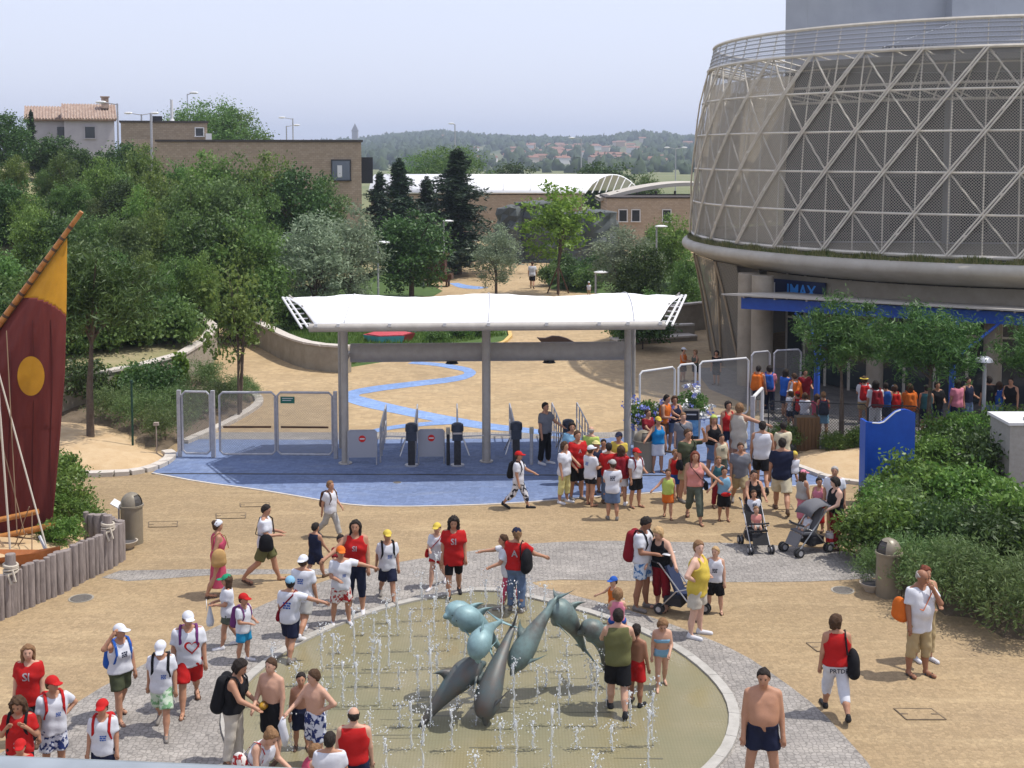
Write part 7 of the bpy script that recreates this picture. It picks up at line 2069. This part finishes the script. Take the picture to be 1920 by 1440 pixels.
# left foreground
a = p(410, 1116, 975, 115, 'woman in long pink dress and white head scarf walking away', ('dress', 'rose', .12), None, ('bun', 'b'), ('scarf', 'white'), ('down', 'swB'), 'step', 'm', 'sandal', fem=True)
shoulder_bag(a, 'tan', 'tan cloth shoulder bag of the woman in the pink dress', -1, .05, 1.5, .02, False)
a = p(428, 1214, 1077, -75, 'girl in green cap and white tee holding a paper', W_, SH('ggreen', .6), ('long', 'b'), ('cap', 'green'), ('hold', 'hold'), 'step', shoes='white', fem=True)
held('paper_leaflet', a, 1, 'white paper leaflet held by the girl in green cap', 'leaflet', lambda b, q: b.box(q + Vector((0, -.06, .02)), (.2, .01, .15)), white_paint)
held('plastic_bag', a, -1, 'white plastic bag hanging from the hand of the girl in green cap', 'bag', lambda b, q: b.lathe([(.01, .02), (.03, -.1), (.075, -.32), (.06, -.4), (0, -.41)], 8, q), mat('thin_plastic', C(220, 228, 238), .3))
a = p(458, 1240, 1114, 60, 'boy in red cap, white tee and bright blue shorts', W_, SH('cyan', .8), ('short', 'b'), ('cap', 'red'), ('hold', 'hold'), 'stand', shoes='white')
backpack(a, 'purple', 'purple backpack of the boy in bright blue shorts', .95)
a = p(228, 1348, 1170, 45, 'woman in white cap raising a hand to her face, olive shorts', ('sleeveless', 'white'), SH('dgreen', .75), ('short', 'b'), ('cap', 'white'), ('down', 'head'), 'stepR', shoes='sandal', fem=True, head=(25, 0), prints=('#', 'navy', .1))
backpack(a, 'blue', 'blue backpack of the woman with the raised hand', .95)
a = p(305, 1372, 1195, 8, 'boy in white cap walking forward in pale green patterned shorts', W_, SH('floralgreen', .95), None, ('cap', 'white'), ('down', 'swB'), 'walk', shoes='grey', head=(0, 25), prints=('#', 'blue', .08, False, -.17, .05))
backpack(a, 'black', 'black backpack of the boy in pale green shorts', .9)
a = p(356, 1328, 1142, 15, 'stout boy in white cap, heart printed white tee and red shorts', W_, SH('red', .9), ('short', 'k'), ('cap', 'white'), ('down', 'down'), 'walkR', shoes='sandal', wide=1.2, head=(15, 5), prints=('heart', 'red', .13, False, -.14, .05))
backpack(a, 'purple', 'purple backpack of the boy with the heart tee', .9)
p(58, 1395, 1210, 5, 'long haired girl in red tee with white lettering', ('tee', 'red', -.09), SH('black', .8), ('long', 'l'), None, ('down', 'down'), 'stand', 'l', fem=True, head=(15, 0), prints=('SI', 'white', .12))
a = p(103, 1462, 1269, 35, 'boy in red cap with one hand on his hip, white tee, patterned blue shorts', W_, SH('floralnavy', .9), ('short', 'b'), ('cap', 'red'), ('hip', 'down'), 'stand', head=(25, 0), prints=('#', 'blue', .07, False, -.15, .04))
backpack(a, 'red', 'red backpack of the boy with hand on hip', .9)
a = p(40, 1500, 1306, 5, 'curly haired boy in red tee holding his black backpack straps', ('tee', 'red'), SH('black', .9), ('curly', 'b'), None, ('strap', 'strap'), 'stand', head=(0, 20), wide=1.1, prints=('SI', 'white', .09, False, -.24))
backpack(a, 'black', 'black backpack of the curly haired boy in red tee')
p(42, 1545, 1388, 15, 'small boy in red cap cut off by the handrail', ('tee', 'red'), SH('navy'), ('short', 'b'), ('cap', 'red'))
a = p(196, 1494, 1313, 5, 'boy in red cap facing the deck, white tee with blue emblem and red straps', W_, SH('navy'), ('short', 'b'), ('cap', 'red'), ('down', 'down'), 'stand', prints=('#', 'blue', .09, False, -.16, .03))
backpack(a, 'red', 'red backpack of the boy facing the deck')
# at the basin edge
a = p(440, 1432, 1237, 80, 'dark haired woman in black vest and pale trousers reaching out', ('tank', 'black'), PT('beige'), ('bob', 'k'), None, ('low', 'fwd'), 'stand', shoes='brown', fem=True, head=(0, 25), lean=6)
backpack(a, 'black', 'large black backpack of the woman in pale trousers', 1.05)
held('food_bag', a, 1, 'yellow and brown snack bag held by the woman in black vest', 'bag', lambda b, q: b.ell(q + Vector((0, -.05, .02)), (.1, .07, .06)), mat('yellow_wrap', C(206, 160, 40), .5, noise=(14, 2), col2=C(90, 50, 30)))
p(511, 1424, 1235, -25, 'bare chested boy in long black shorts', None, SH('black', 1.0), ('short', 'b'), None, ('down', 'low'), 'stand', 'l')
a = p(592, 1438, 1255, -35, 'bare chested boy in blue floral swim shorts', None, SH('floralnavy', .95), ('short', 'b'), None, ('hip', 'fwd'), 'stand', 'l', head=(-30, 10))
held('wet_shirt', a, -1, 'white wet shirt dangling from the hand of the boy in floral shorts', 'shirt', lambda b, q: b.tube([q, q + Vector((-.02, -.02, -.12)), q + Vector((.02, 0, -.3)), q + Vector((0, .02, -.44))], [.03, .06, .06, .03], 8), cloth('white'))
p(566, 1405, 1262, 10, 'bare chested boy in navy shorts behind the boy in floral shorts', None, SH('navy', .95), ('short', 'k'), None, ('down', 'down'), 'stand', 'm')
a = p(478, 1545, 1352, 55, 'woman in white vest with hair up, bending forward', ('tank', 'white'), SH('denim', .7), ('bun', 'l'), None, ('fwd', 'fwd'), 'stand', 'l', fem=True, lean=28, head=(0, 25))
shoulder_bag(a, 'floralred', 'red and white beach bag of the bending woman in white vest', -1, .08, 1.4, .06, False)
p(570, 1520, 1403, 120, 'small girl with brown hair in pink swimsuit bending down', ('tank', 'rose', .0), ('brief', 'rose', .1), ('bob', 'l'), None, ('fwd', 'fwd'), 'stand', 'l', None, lean=25, fem=True)
p(620, 1570, 1374, 180, 'man in white polo with thinning black hair seen from behind', ('polo', 'white'), SH('khaki'), ('short', 'k'), None, ('hold', 'hold'), 'stand', wide=1.2, fat=.5)
p(665, 1530, 1327, 185, 'bald man in bright red vest seen from behind', ('sleeveless', 'red'), SH('navy'), ('bald', 'k'), None, ('down', 'down'), 'wide', 'l', wide=1.25, fat=.5)
# middle left
a = p(498, 1092, 942, 95, 'man in white shirt and olive shorts walking right with a camera bag', ('tee', 'white'), SH('olive', .85), ('short', 'k'), None, ('hold', 'hold'), 'walk', shoes='sandal', head=(-15, 15), wide=1.08)
shoulder_bag(a, 'black', 'black camera bag of the man in olive shorts', -1, .06, 1.5, -.03)
a = p(620, 1007, 899, 60, 'boy in white tee and long grey trousers walking near the blue paving', W_, PT('lgrey'), ('short', 'l'), None, ('low', 'swB'), 'walk', shoes='grey')
backpack(a, 'brown', 'brown backpack of the boy in grey trousers', .85)
p(592, 1086, 978, 150, 'boy in dark vest and shorts walking away', ('sleeveless', 'navy'), SH('navy', .9), ('short', 'k'), None, ('down', 'swF'), 'walkR', shoes='brown', head=(-15, 10))
p(570, 1192, 1038, 165, 'boy in backwards white cap and white tee seen from behind', W_, SH('lgrey', .85), ('short', 'b'), ('capback', 'white'), ('down', 'down'), 'walk', shoes='white', wide=1.1, prints=('#', 'blue', .12, True))
a = p(545, 1236, 1081, 165, 'boy in pale blue cap pointing to the right, blue lettered white tee', W_, SH('navy', .95), ('short', 'k'), ('cap', 'lblue'), ('down', 'side'), 'step', shoes='grey', head=(30, 0), prints=('#', 'blue', .15, True, -.13))
shoulder_bag(a, 'maroon', 'small bag on a dark red strap of the pointing boy in pale blue cap', 1, .02, .8)
p(640, 1170, 1025, 20, 'boy in orange cap stretching one arm, red patterned shorts', W_, SH('floralred', .9), ('short', 'b'), ('cap', 'orange'), ('side', 'hold'), 'wide', shoes='white', prints=('#', 'blue', .07, False, -.16, .04))
p(640, 1128, 1003, 30, 'dark haired child half hidden behind the girl in red vest', ('tee', 'maroon'), SH('navy'), ('short', 'k'), None, ('hug', 'hug'))
p(668, 1148, 976, 0, 'girl in red vest with dark plaits and navy leggings', ('sleeveless', 'red'), ('tight', 'navy', 1.45), ('long', 'k'), None, ('down', 'out'), 'stand', shoes='white', fem=True, prints=('SI', 'white', .1))
a = p(727, 1126, 991, 15, 'boy in yellow cap and navy shorts walking right of the girl in red vest', W_, SH('navy', .9), None, ('cap', 'yellow'), ('down', 'swB'), 'walk', shoes='grey', prints=('#', 'blue', .09, False, -.15, .03))
backpack(a, 'black', 'black backpack of the boy in yellow cap', .85)
a = p(820, 1100, 978, -15, 'girl in yellow cap and red shorts with a red pouch', W_, SH('red', .4), ('short', 'b'), ('cap', 'yellow'), ('down', 'hold'), 'walkR', 'l', 'white', fem=True)
shoulder_bag(a, 'red', 'small red pouch of the girl in yellow cap', -1, .05, .7)
p(851, 1119, 968, 3, 'woman with long curly dark hair in red tee and black shorts', ('tee', 'red', -.1), ('tight', 'black', .95), ('curly', 'k'), None, ('down', 'down'), 'stepR', 'm', 'black', fem=True, head=(0, 12), wide=1.12, prints=('SI', 'white', .12))
a = p(968, 1146, 991, 165, 'woman in red tee, jeans and navy cap at the tip of the basin', ('tee', 'red', .01), PT('denim'), ('pony', 'l'), ('cap', 'navy'), ('down', 'out'), 'stand', 'm', 'grey', fem=True, head=(30, 10), prints=('A', 'white', .13, True))
shoulder_bag(a, 'black', 'black sack carried by the woman in red tee and jeans', -1, .14, 1.9, .08, False)
p(953, 1140, 1003, -85, 'girl in white top and crimson leggings leaning to touch the jets', ('tee', 'white'), ('tight', 'rose', 1.8), ('short', 'b'), None, ('fwd', 'pt'), 'step', 'm', 'grey', lean=8, fem=True)
a = p(972, 953, 844, 75, 'boy in red cap and black floral trousers crossing the blue paving', W_, PT('floralblack', 1.65), ('short', 'b'), ('cap', 'red'), ('fwd', 'down'), 'walk', shoes='black')
backpack(a, 'black', 'black and grey backpack of the boy in floral trousers', .85)
p(1022, 870, 755, 50, 'attendant in grey shirt and black trousers resting a hand on a turnstile', ('tee', 'grey', .0), PT('black'), ('short', 'k'), None, ('fwd', 'down'), 'stand', 'm', 'white')
# school group by the right gate post
p(1058, 943, 829, 55, 'woman in white tee and pale yellow capri trousers', W_, PT('lyel', 1.55), ('bob', 'b'), None, ('low', 'down'), 'stand', shoes='white', fem=True, wide=1.1)
p(1082, 936, 808, 25, 'boy in red tee and black shorts with white chest print', ('tee', 'red'), SH('black', 1.0), ('short', 'b'), None, ('low', 'low'), 'stand', shoes='grey', prints=('A', 'white', .1))
p(1072, 908, 793, 10, 'dark haired woman in white and blue behind the boy in red tee', ('tee', 'lblue'), SH('navy'), ('bob', 'k'), None, fem=True)
p(1108, 908, 800, 155, 'bald man in lime green shirt seen from behind', ('polo', 'lime'), PT('lime', 1.9), ('bald', 'g'), None, ('hold', 'down'), 'stand', 'l', wide=1.1)
p(1117, 925, 827, 40, 'child in pale yellow hat inside the school group', ('tee', 'navy'), SH('navy'), ('short', 'b'), ('hat', 'lyel'))
a = p(1107, 948, 836, 130, 'boy in white cap and tiny black shorts with his back turned', W_, SH('black', .55), ('short', 'b'), ('cap', 'white'), ('hold', 'hold'), 'stand', shoes='sandal', prints=('#', 'blue', .11, True))
p(1131, 922, 824, 0, 'dark haired child facing out of the school group', ('tee', 'white'), SH('navy'), ('short', 'k'), None, ('hold', 'hold'))
a = p(1141, 944, 831, 180, 'man in red tee and jeans with a white letter on his back', ('tee', 'red'), PT('denim'), ('short', 'k'), None, ('hold', 'hold'), 'stand', wide=1.15, prints=('A', 'white', .1, True))
a = p(1164, 946, 836, 165, 'girl in red with a maroon backpack and white shorts', ('tee', 'red'), SH('white', .8), ('long', 'b'), None, ('hold', 'down'), 'stand', shoes='white', fem=True)
backpack(a, 'maroon', 'maroon backpack of the girl in white shorts', 1.0)
p(1160, 926, 811, -30, 'man in blue cap and yellow shirt by the gate post', ('tee', 'yellow'), SH('khaki'), ('short', 'b'), ('cap', 'navy'), ('hold', 'hold'))
p(1148, 974, 863, 178, 'boy in grey cap, blue printed white tee and denim shorts, back turned', W_, SH('denim', .95), ('short', 'b'), ('cap', 'lgrey'), ('hold', 'hold'), 'stand', shoes='grey', head=(20, 0), prints=('#', 'navy', .13, True))
a = p(1192, 951, 841, 35, 'boy in red cap and black shorts at the right of the school group', ('tee', 'white', .0), SH('black', .85), ('short', 'b'), ('cap', 'red'), ('hold', 'down'), 'stand', shoes='sandal')
backpack(a, 'maroon', 'dark red backpack of the boy in red cap by the gate post', .9)
# right crowd
p(1252, 971, 879, -5, 'toddler in lime vest and orange shorts', ('sleeveless', 'lime'), SH('orange', .75), ('short', 'b'), None, ('down', 'out'), 'step', 'm', 'sandal')
p(1233, 886, 782, 15, 'woman in turquoise vest, white shorts and yellow cap by the grey bin', ('tank', 'turq'), SH('white', .85), ('short', 'b'), ('cap', 'yellow'), ('down', 'out'), 'stand', 'm', None, fem=True)
p(1214, 862, 768, 40, 'boy in dark red tee behind the grey bin', ('tee', 'maroon'), SH('navy'), ('short', 'b'), None, ('hold', 'fwd'))
p(1265, 935, 843, 20, 'child in red life vest next to the man in olive shirt', ('sleeveless', 'red'), SH('blue'), ('short', 'l'), None, ('hold', 'down'))
a = p(1288, 940, 805, 30, 'man in olive tee holding a hand to his head', ('tee', 'dgreen'), SH('khaki', .85), ('short', 'b'), None, ('head', 'down'), 'stand', shoes='grey', wide=1.1)
shoulder_bag(a, 'black', 'black shoulder bag of the man with a hand on his head', -1, .02, 1.2)
a = p(1302, 977, 843, 0, 'woman with long auburn hair in pink top and grey green trousers', ('tank', 'salmon'), PT('ggreen', 1.75), ('long', 'r'), None, ('out', 'down'), 'walk', 'm', 'sandal', fem=True)
shoulder_bag(a, 'black', 'small black bag of the auburn haired woman', 1, .03, .9, -.05)
a = p(1280, 884, 774, 8, 'man in grey tee with a black strap across his chest', ('tee', 'grey'), SH('grey'), ('short', 'l'), None, ('down', 'down'), 'stand', 'l', wide=1.1)
shoulder_bag(a, 'black', 'black bag of the man in grey tee by the flower pots', 1, .04, 1.0)
p(1337, 893, 779, 10, 'woman in black dress with a green bandana', ('tank', 'black'), ('skirt', 'denim', .5), ('long', 'l'), ('scarf', 'lime'), ('hold', 'hold'), 'stand', 'm', 'brown', fem=True)
p(1352, 908, 814, 10, 'child in cream vest with a dark print before the woman in black dress', ('sleeveless', 'cream'), SH('ggreen', .8), ('short', 'k'), None, ('down', 'down'), prints=('#', 'ggreen', .1))
p(1385, 884, 756, 150, 'woman in long olive dress holding the white gate leaf', ('dress', 'beige', .35), None, ('bob', 'l'), None, ('down', 'side'), 'stand', 'm', 'brown', fem=True, key='olive')
p(1364, 866, 753, 20, 'dark haired woman in red and white beside the olive dress', ('tank', 'red'), SH('navy', .6), ('bob', 'k'), None, ('hold', 'down'), fem=True)
p(1243, 850, 741, 60, 'tanned man in orange vest among the flower pots', ('sleeveless', 'orange'), SH('brown'), ('short', 'k'), None, ('fwd', 'hold'), 'stand', 'm', lean=8)
p(1264, 846, 743, 5, 'woman in navy vest beside the man in orange', ('tank', 'navy'), SH('denim', .7), ('bob', 'b'), None, ('hold', 'hold'), fem=True)
p(1428, 921, 786, 170, 'man in white sleeveless shirt and black shorts walking away', ('sleeveless', 'white', -.03), SH('black', .85), ('short', 'k'), None, ('down', 'down'), 'walk', 'm', 'black', wide=1.12)
a = p(1465, 961, 817, 170, 'man in navy tee and cream shorts carrying a child', ('tee', 'navy'), SH('cream', .95), ('short', 'k'), None, ('down', 'hug'), 'walk', 'm', 'brown', wide=1.15, key='navy')
q = a['loc'] + Vector((.3, -.05, .62)); p(0, 0, 0, 195, 'small child in yellow cap carried by the man in navy tee', ('tee', 'white'), SH('navy', .6), ('short', 'y'), ('cap', 'yellow'), ('hug', 'hug'), 'strad', 'l', 'grey', H=.95, z=.62, ground=q)
p(1467, 902, 792, 185, 'man in pale shirt behind the man in navy tee', ('tee', 'cream'), SH('khaki'), ('short', 'k'), None, ('down', 'hold'), 'stand', 'd')
p(1387, 949, 827, 0, 'man in grey polo and khaki shorts walking forward', ('polo', 'grey'), SH('khaki', .9), ('short', 'b'), None, ('down', 'down'), 'walk', 'm', 'grey', wide=1.1)
a = p(1357, 976, 876, 0, 'boy in pale blue vest and black shorts with a red waist pouch', ('sleeveless', 'lblue'), SH('black', 1.0), ('short', 'k'), None, ('hold', 'out'), 'stand', 'm', 'sandal')
r = carried('waist_pouch', a, 'red waist pouch of the boy in pale blue vest', 'pouch'); b = MB(); b.ell(a['U']((.02, -.115 * a['H'], a['hipz'] + .04)), (.13, .05, .055), 10, 6); b.build('pouch', cloth('red'), r, True)
p(1346, 952, 856, 10, 'child in dark red behind the boy in pale blue vest', ('sleeveless', 'teal'), PT('maroon'), ('short', 'l'), None)
p(1412, 1002, 882, 2, 'woman in black vest and sunglasses pushing a pushchair', ('tank', 'black'), PT('navy', 1.6), ('short', 'k'), None, ('fwd', 'fwd'), 'stand', 'm', 'sandal', fem=True)
q = G(1416, 1028); q2 = Vector((q.x - .02, q.y + .12, 0)); p(0, 0, 0, 4, 'child in white and navy tee standing on the pushchair', ('tee', 'white'), SH('navy', .9), ('short', 'b'), None, ('down', 'down'), 'stand', 'm', 'brown', H=1.0, z=.28, ground=Vector((q.x, q.y + .25, 0)), prints=('#', 'navy', .1))
p(0, 0, 0, 5, 'toddler in salmon top sitting in the black framed pushchair', ('tee', 'salmon'), SH('lgrey', .8), ('short', 'l'), None, ('low', 'low'), 'sit', 'l', None, H=.82, z=.17, ground=Vector((q.x, q.y - .06, 0)))
q = G(1513, 1034); p(0, 0, 0, -62, 'baby in white lying back in the grey hooded pushchair', ('tee', 'white'), SH('lgrey', .9), ('short', 'l'), None, ('low', 'low'), 'sit', 'l', 'white', H=.72, z=.22, ground=Vector((q.x - .04, q.y, 0)), lean=-25)
p(1504, 986, 882, 120, 'girl in pink cap, grey vest and pale pink skirt', ('tank', 'lgrey', .0), ('skirt', 'pink', .75), ('long', 'b'), ('cap', 'pink'), ('down', 'down'), 'stand', 'm', 'brown', fem=True)
p(1535, 996, 896, -35, 'woman in pink vest and red skirt beside the hooded pushchair', ('tank', 'pink'), ('skirt', 'red', .7), ('short', 'k'), None, ('hold', 'hold'), 'stand', 'm', 'brown', fem=True, head=(40, 0))
p(1566, 1030, 895, -80, 'woman in black vest and dark red trousers leaning over the hooded pushchair', ('tank', 'black'), PT('maroon', 1.85), ('bob', 'k'), None, ('low', 'low'), 'stand', 'p', 'brown', fem=True, head=(-20, 20), wide=1.15, fat=.5)
p(1563, 1003, 875, -20, 'grey haired man in white shirt behind the group at the pushchair', ('polo', 'white'), SH('khaki'), ('short', 'g'), None, ('down', 'down'), 'stand')
# middle right
a = p(1205, 1142, 968, 60, 'man in white shirt and blue floral swim shorts reading a map', ('tee', 'white', .0), SH('floralblue', .7), ('short', 'k'), None, ('hold', 'hold'), 'stand', 'd', 'grey', head=(10, 30), wide=1.08)
backpack(a, 'maroon', 'red and black backpack of the man reading a map', 1.0, 'black')
held('paper_map', a, 1, 'folded white map held by the man in floral swim shorts', 'map', lambda b, q: b.box(q + Vector((-.05, -.1, .03)), (.3, .16, .008)), white_paint)
p(1240, 1142, 987, -40, 'fair haired woman in black vest and dark red trousers looking at the map', ('tank', 'black'), PT('maroon', 1.55), ('bob', 'y'), None, ('out', 'low'), 'stand', 'l', 'sandal', fem=True, head=(-10, 25), lean=8, wide=1.1)
p(1307, 1193, 1015, 65, 'woman in yellow top and pale shorts with a hand on her hip', ('tank', 'yellow', -.07), SH('beige', .8), ('pony', 'l'), None, ('down', 'hip'), 'stand', 'p', 'white', fem=True, head=(-45, 0), wide=1.3, fat=.6)
p(1340, 1148, 1025, -12, 'boy in white sports jersey and long black shorts', ('sleeveless', 'white', -.02), SH('black', .98), ('short', 'y'), None, ('down', 'hold'), 'wide', 'l', 'sandal', head=(-20, 0), prints=('#', 'navy', .1, False, -.14))
a = p(1158, 1336, 1126, 178, 'man in olive vest and black shorts with a toddler on his shoulders', ('sleeveless', 'olive', -.03), SH('black', .95), ('short', 'k'), None, ('hug', 'hug'), 'step', 'l', 'black', wide=1.06, fat=.3, H=1.72, key='olivevest')
q = a['loc']; p(0, 0, 0, 178, 'toddler in pink vest and blue shorts riding on a man\'s shoulders', ('sleeveless', 'pink'), SH('blue', .6), ('bob', 'l'), None, ('hug', 'hug'), 'strad', 'l', None, H=.98, z=1.02, ground=Vector((q.x, q.y + .13, 0)))
p(1150, 1172, 1082, -50, 'child in blue cap and orange swimsuit stretching out an arm', ('tank', 'orange', -.02), ('brief', 'orange', .1), ('short', 'b'), ('cap', 'blue'), ('down', 'out'), 'stand', 'l', None)
p(1192, 1322, 1132, 150, 'dark haired boy in red shorts beside the man in olive vest', None, SH('red', .8), ('short', 'k'), None, ('hip', 'down'), 'stand', 'd', 'black', H=1.35)
p(1240, 1290, 1155, 0, 'girl in pale blue bikini stepping through the jets', ('bikini', 'lblue'), ('brief', 'lblue', .08), ('bob', 'l'), None, ('low', 'down'), 'stepR', 'l', None, fem=True, head=(0, 30), lean=8)
p(1428, 1492, 1253, -5, 'heavy bare chested man in navy swim shorts', None, SH('navy', .55), ('short', 'k'), None, ('down', 'down'), 'wide', 'm', None, wide=1.08, fat=.9, head=(-10, 5))
a = p(1566, 1340, 1149, 178, 'woman in red strap top and white capri trousers walking away', ('tank', 'red', .02), PT('white', 1.5), ('bob', 'b'), None, ('down', 'down'), 'walk', 'm', 'black', fem=True, head=(-60, 0), wide=1.08)
shoulder_bag(a, 'black', 'large black shoulder bag of the woman in white capri trousers', -1, .04, 1.9, .03, False)
tm_ = text_mesh('PRTDE', .1)
for v in tm_.vertices: v.co = Vector((-v.co.x, .128 * a['H'] * .9 + .022 - (v.co.x * 2.2) ** 2 * .07, a['hipz'] - .005 * a['H'] + v.co.y))
link('lettering', tm_, cloth('navy'), a['body'])
a = p(1722, 1266, 1067, 22, 'man in white shirt and khaki capri trousers talking on the phone', ('polo', 'white', -.09), PT('khaki', 1.45), ('bald', 'g'), None, ('phone', 'down'), 'stand', 'd', 'black_sandal', head=(15, 15), wide=1.1, fat=.4)
shoulder_bag(a, 'orange', 'orange sling bag of the man on the phone', -1, .1, 1.7, .1)
p(1732, 1238, 1063, 15, 'woman with tied hair half hidden behind the man on the phone', ('tank', 'khaki'), PT('khaki', 1.8), ('bun', 'r'), None, ('hold', 'hold'), 'stand', 'm', 'white', fem=True)
# far path
p(998, 541, 490, 175, 'man in white tee and black shorts walking up the far path', W_, SH('black', .9), ('short', 'b'), None, ('down', 'down'), 'walk', lean=6)
p(1072, 487, 455, 170, 'person in white with a sun hat on the far path', W_, SH('khaki', .9), ('short', 'b'), ('hat', 'white'))
p(1104, 556, 538, 0, 'child in white crouching by the round bed', W_, SH('khaki', .9), None, ('cap', 'white'), H=.95)
p(1281, 716, 652, 60, 'man in white cap and orange vest in the drum building\'s shadow', ('sleeveless', 'orange'), SH('brown'), ('short', 'k'), ('cap', 'white'), ('hold', 'hold'))
p(1303, 716, 656, -60, 'woman in dark top facing the man in orange vest', ('tank', 'ggreen'), SH('black'), ('bob', 'l'), None, ('hold', 'hold'), fem=True)
p(1343, 722, 672, -30, 'dark dressed person sitting low behind the fence', ('tee', 'black'), SH('navy'), ('bob', 'k'), None, H=1.35)
# queue in the entrance court
Q = [(1428, 686, 'orange', 'navy', 'orange', 150, 'k', 1.72), (1449, 686, 'pink', 'navy', 'blue', 160, 'k', 1.66), (1480, 692, 'blue', 'navy', None, 120, 'k', 1.72), (1496, 700, 'white', 'navy', 'orange', 200, 'b', 1.62), (1516, 692, 'maroon', 'brown', None, 20, 'k', 1.68), (1490, 731, 'white', 'navy', 'lgrey', 210, 'b', 1.25), (1503, 734, 'black', 'navy', 'red', 190, 'b', 1.25), (1517, 737, 'white', 'denim', None, 160, 'b', 1.25), (1540, 739, 'rose', 'denim', None, 140, 'b', 1.3), (1552, 735, 'red', 'lblue', 'navy', 170, 'l', 1.45), (1629, 706, 'white', 'khaki', 'red', 175, 'b', 1.6), (1651, 714, 'white', 'white', 'maroon', 180, 'k', 1.74), (1670, 718, 'blue', 'navy', None, 170, 'k', 1.6), (1687, 722, 'khaki', 'khaki', 'red', 180, 'b', 1.5), (1716, 720, 'orange', 'ggreen', 'orange', 175, 'b', 1.62), (1748, 722, 'teal', 'navy', None, 170, 'k', 1.6), (1768, 716, 'black', 'navy', None, 10, 'k', 1.66), (1806, 712, 'pink', 'navy', None, 200, 'k', 1.68), (1826, 708, 'navy', 'denim', None, 30, 'k', 1.7), (1866, 706, 'black', 'denim', None, 175, 'k', 1.72), (1886, 716, 'white', 'lblue', 'blue', 150, 'b', 1.5), (1908, 709, 'black', 'navy', None, -40, 'k', 1.7)]
desc = ['in orange at the head of the queue', 'in pink top near the round columns', 'in blue shirt below the canopy brace', 'in white beside the blue post', 'in dark red behind the first pine', 'small in white cap by the fence', 'small in red cap by the fence', 'small in red cap between the others at the planter', 'in pink standing at the timber planter', 'in red top with bare arms near the pine trunk', 'in white with a yellow hat under the pines', 'in white shirt and white trousers', 'in blue between the pines', 'in khaki with a pale cap', 'in bright orange at the second pine trunk', 'in teal behind the second pine', 'in black in the shade behind the shrubs', 'in pale pink near the lamp post', 'in navy beside the lamp post', 'in black top at the dark glazing', 'in white and pale blue at the dark glazing', 'in black sitting at the right end of the court']
for i, ((px, hy, tc__, bc__, pk, yw, hr_, Hh), ds) in enumerate(zip(Q, desc)):
    # head row and height fix the distance on the flat court
    lo_, hi_ = 30.0, 60.0
    for _ in range(30):
        md = (lo_ + hi_) / 2
        if D(px, hy, md).z > Hh: lo_ = md
        else: hi_ = md
    g_ = Vector((GX(px, md), md, 0)); hat_ = {5: ('cap', 'white'), 6: ('cap', 'red'), 7: ('cap', 'red'), 10: ('hat', 'yellow'), 13: ('cap', 'lblue')}.get(i)
    a = p(0, 0, 0, yw, 'person ' + ds, ('tee' if i % 3 else 'sleeveless', tc__), (PT(bc__) if i in (11, 1) else SH(bc__, .85)), (('short', 'bob', 'long')[i % 3], hr_), hat_, ('down', 'hold') if i % 2 else ('hold', 'down'), 'stand', 'm', 'grey', H=Hh, ground=g_)
    if pk: backpack(a, pk, pk.replace('lgrey', 'pale grey').replace('maroon', 'dark red') + ' backpack of the person ' + ds, .95)
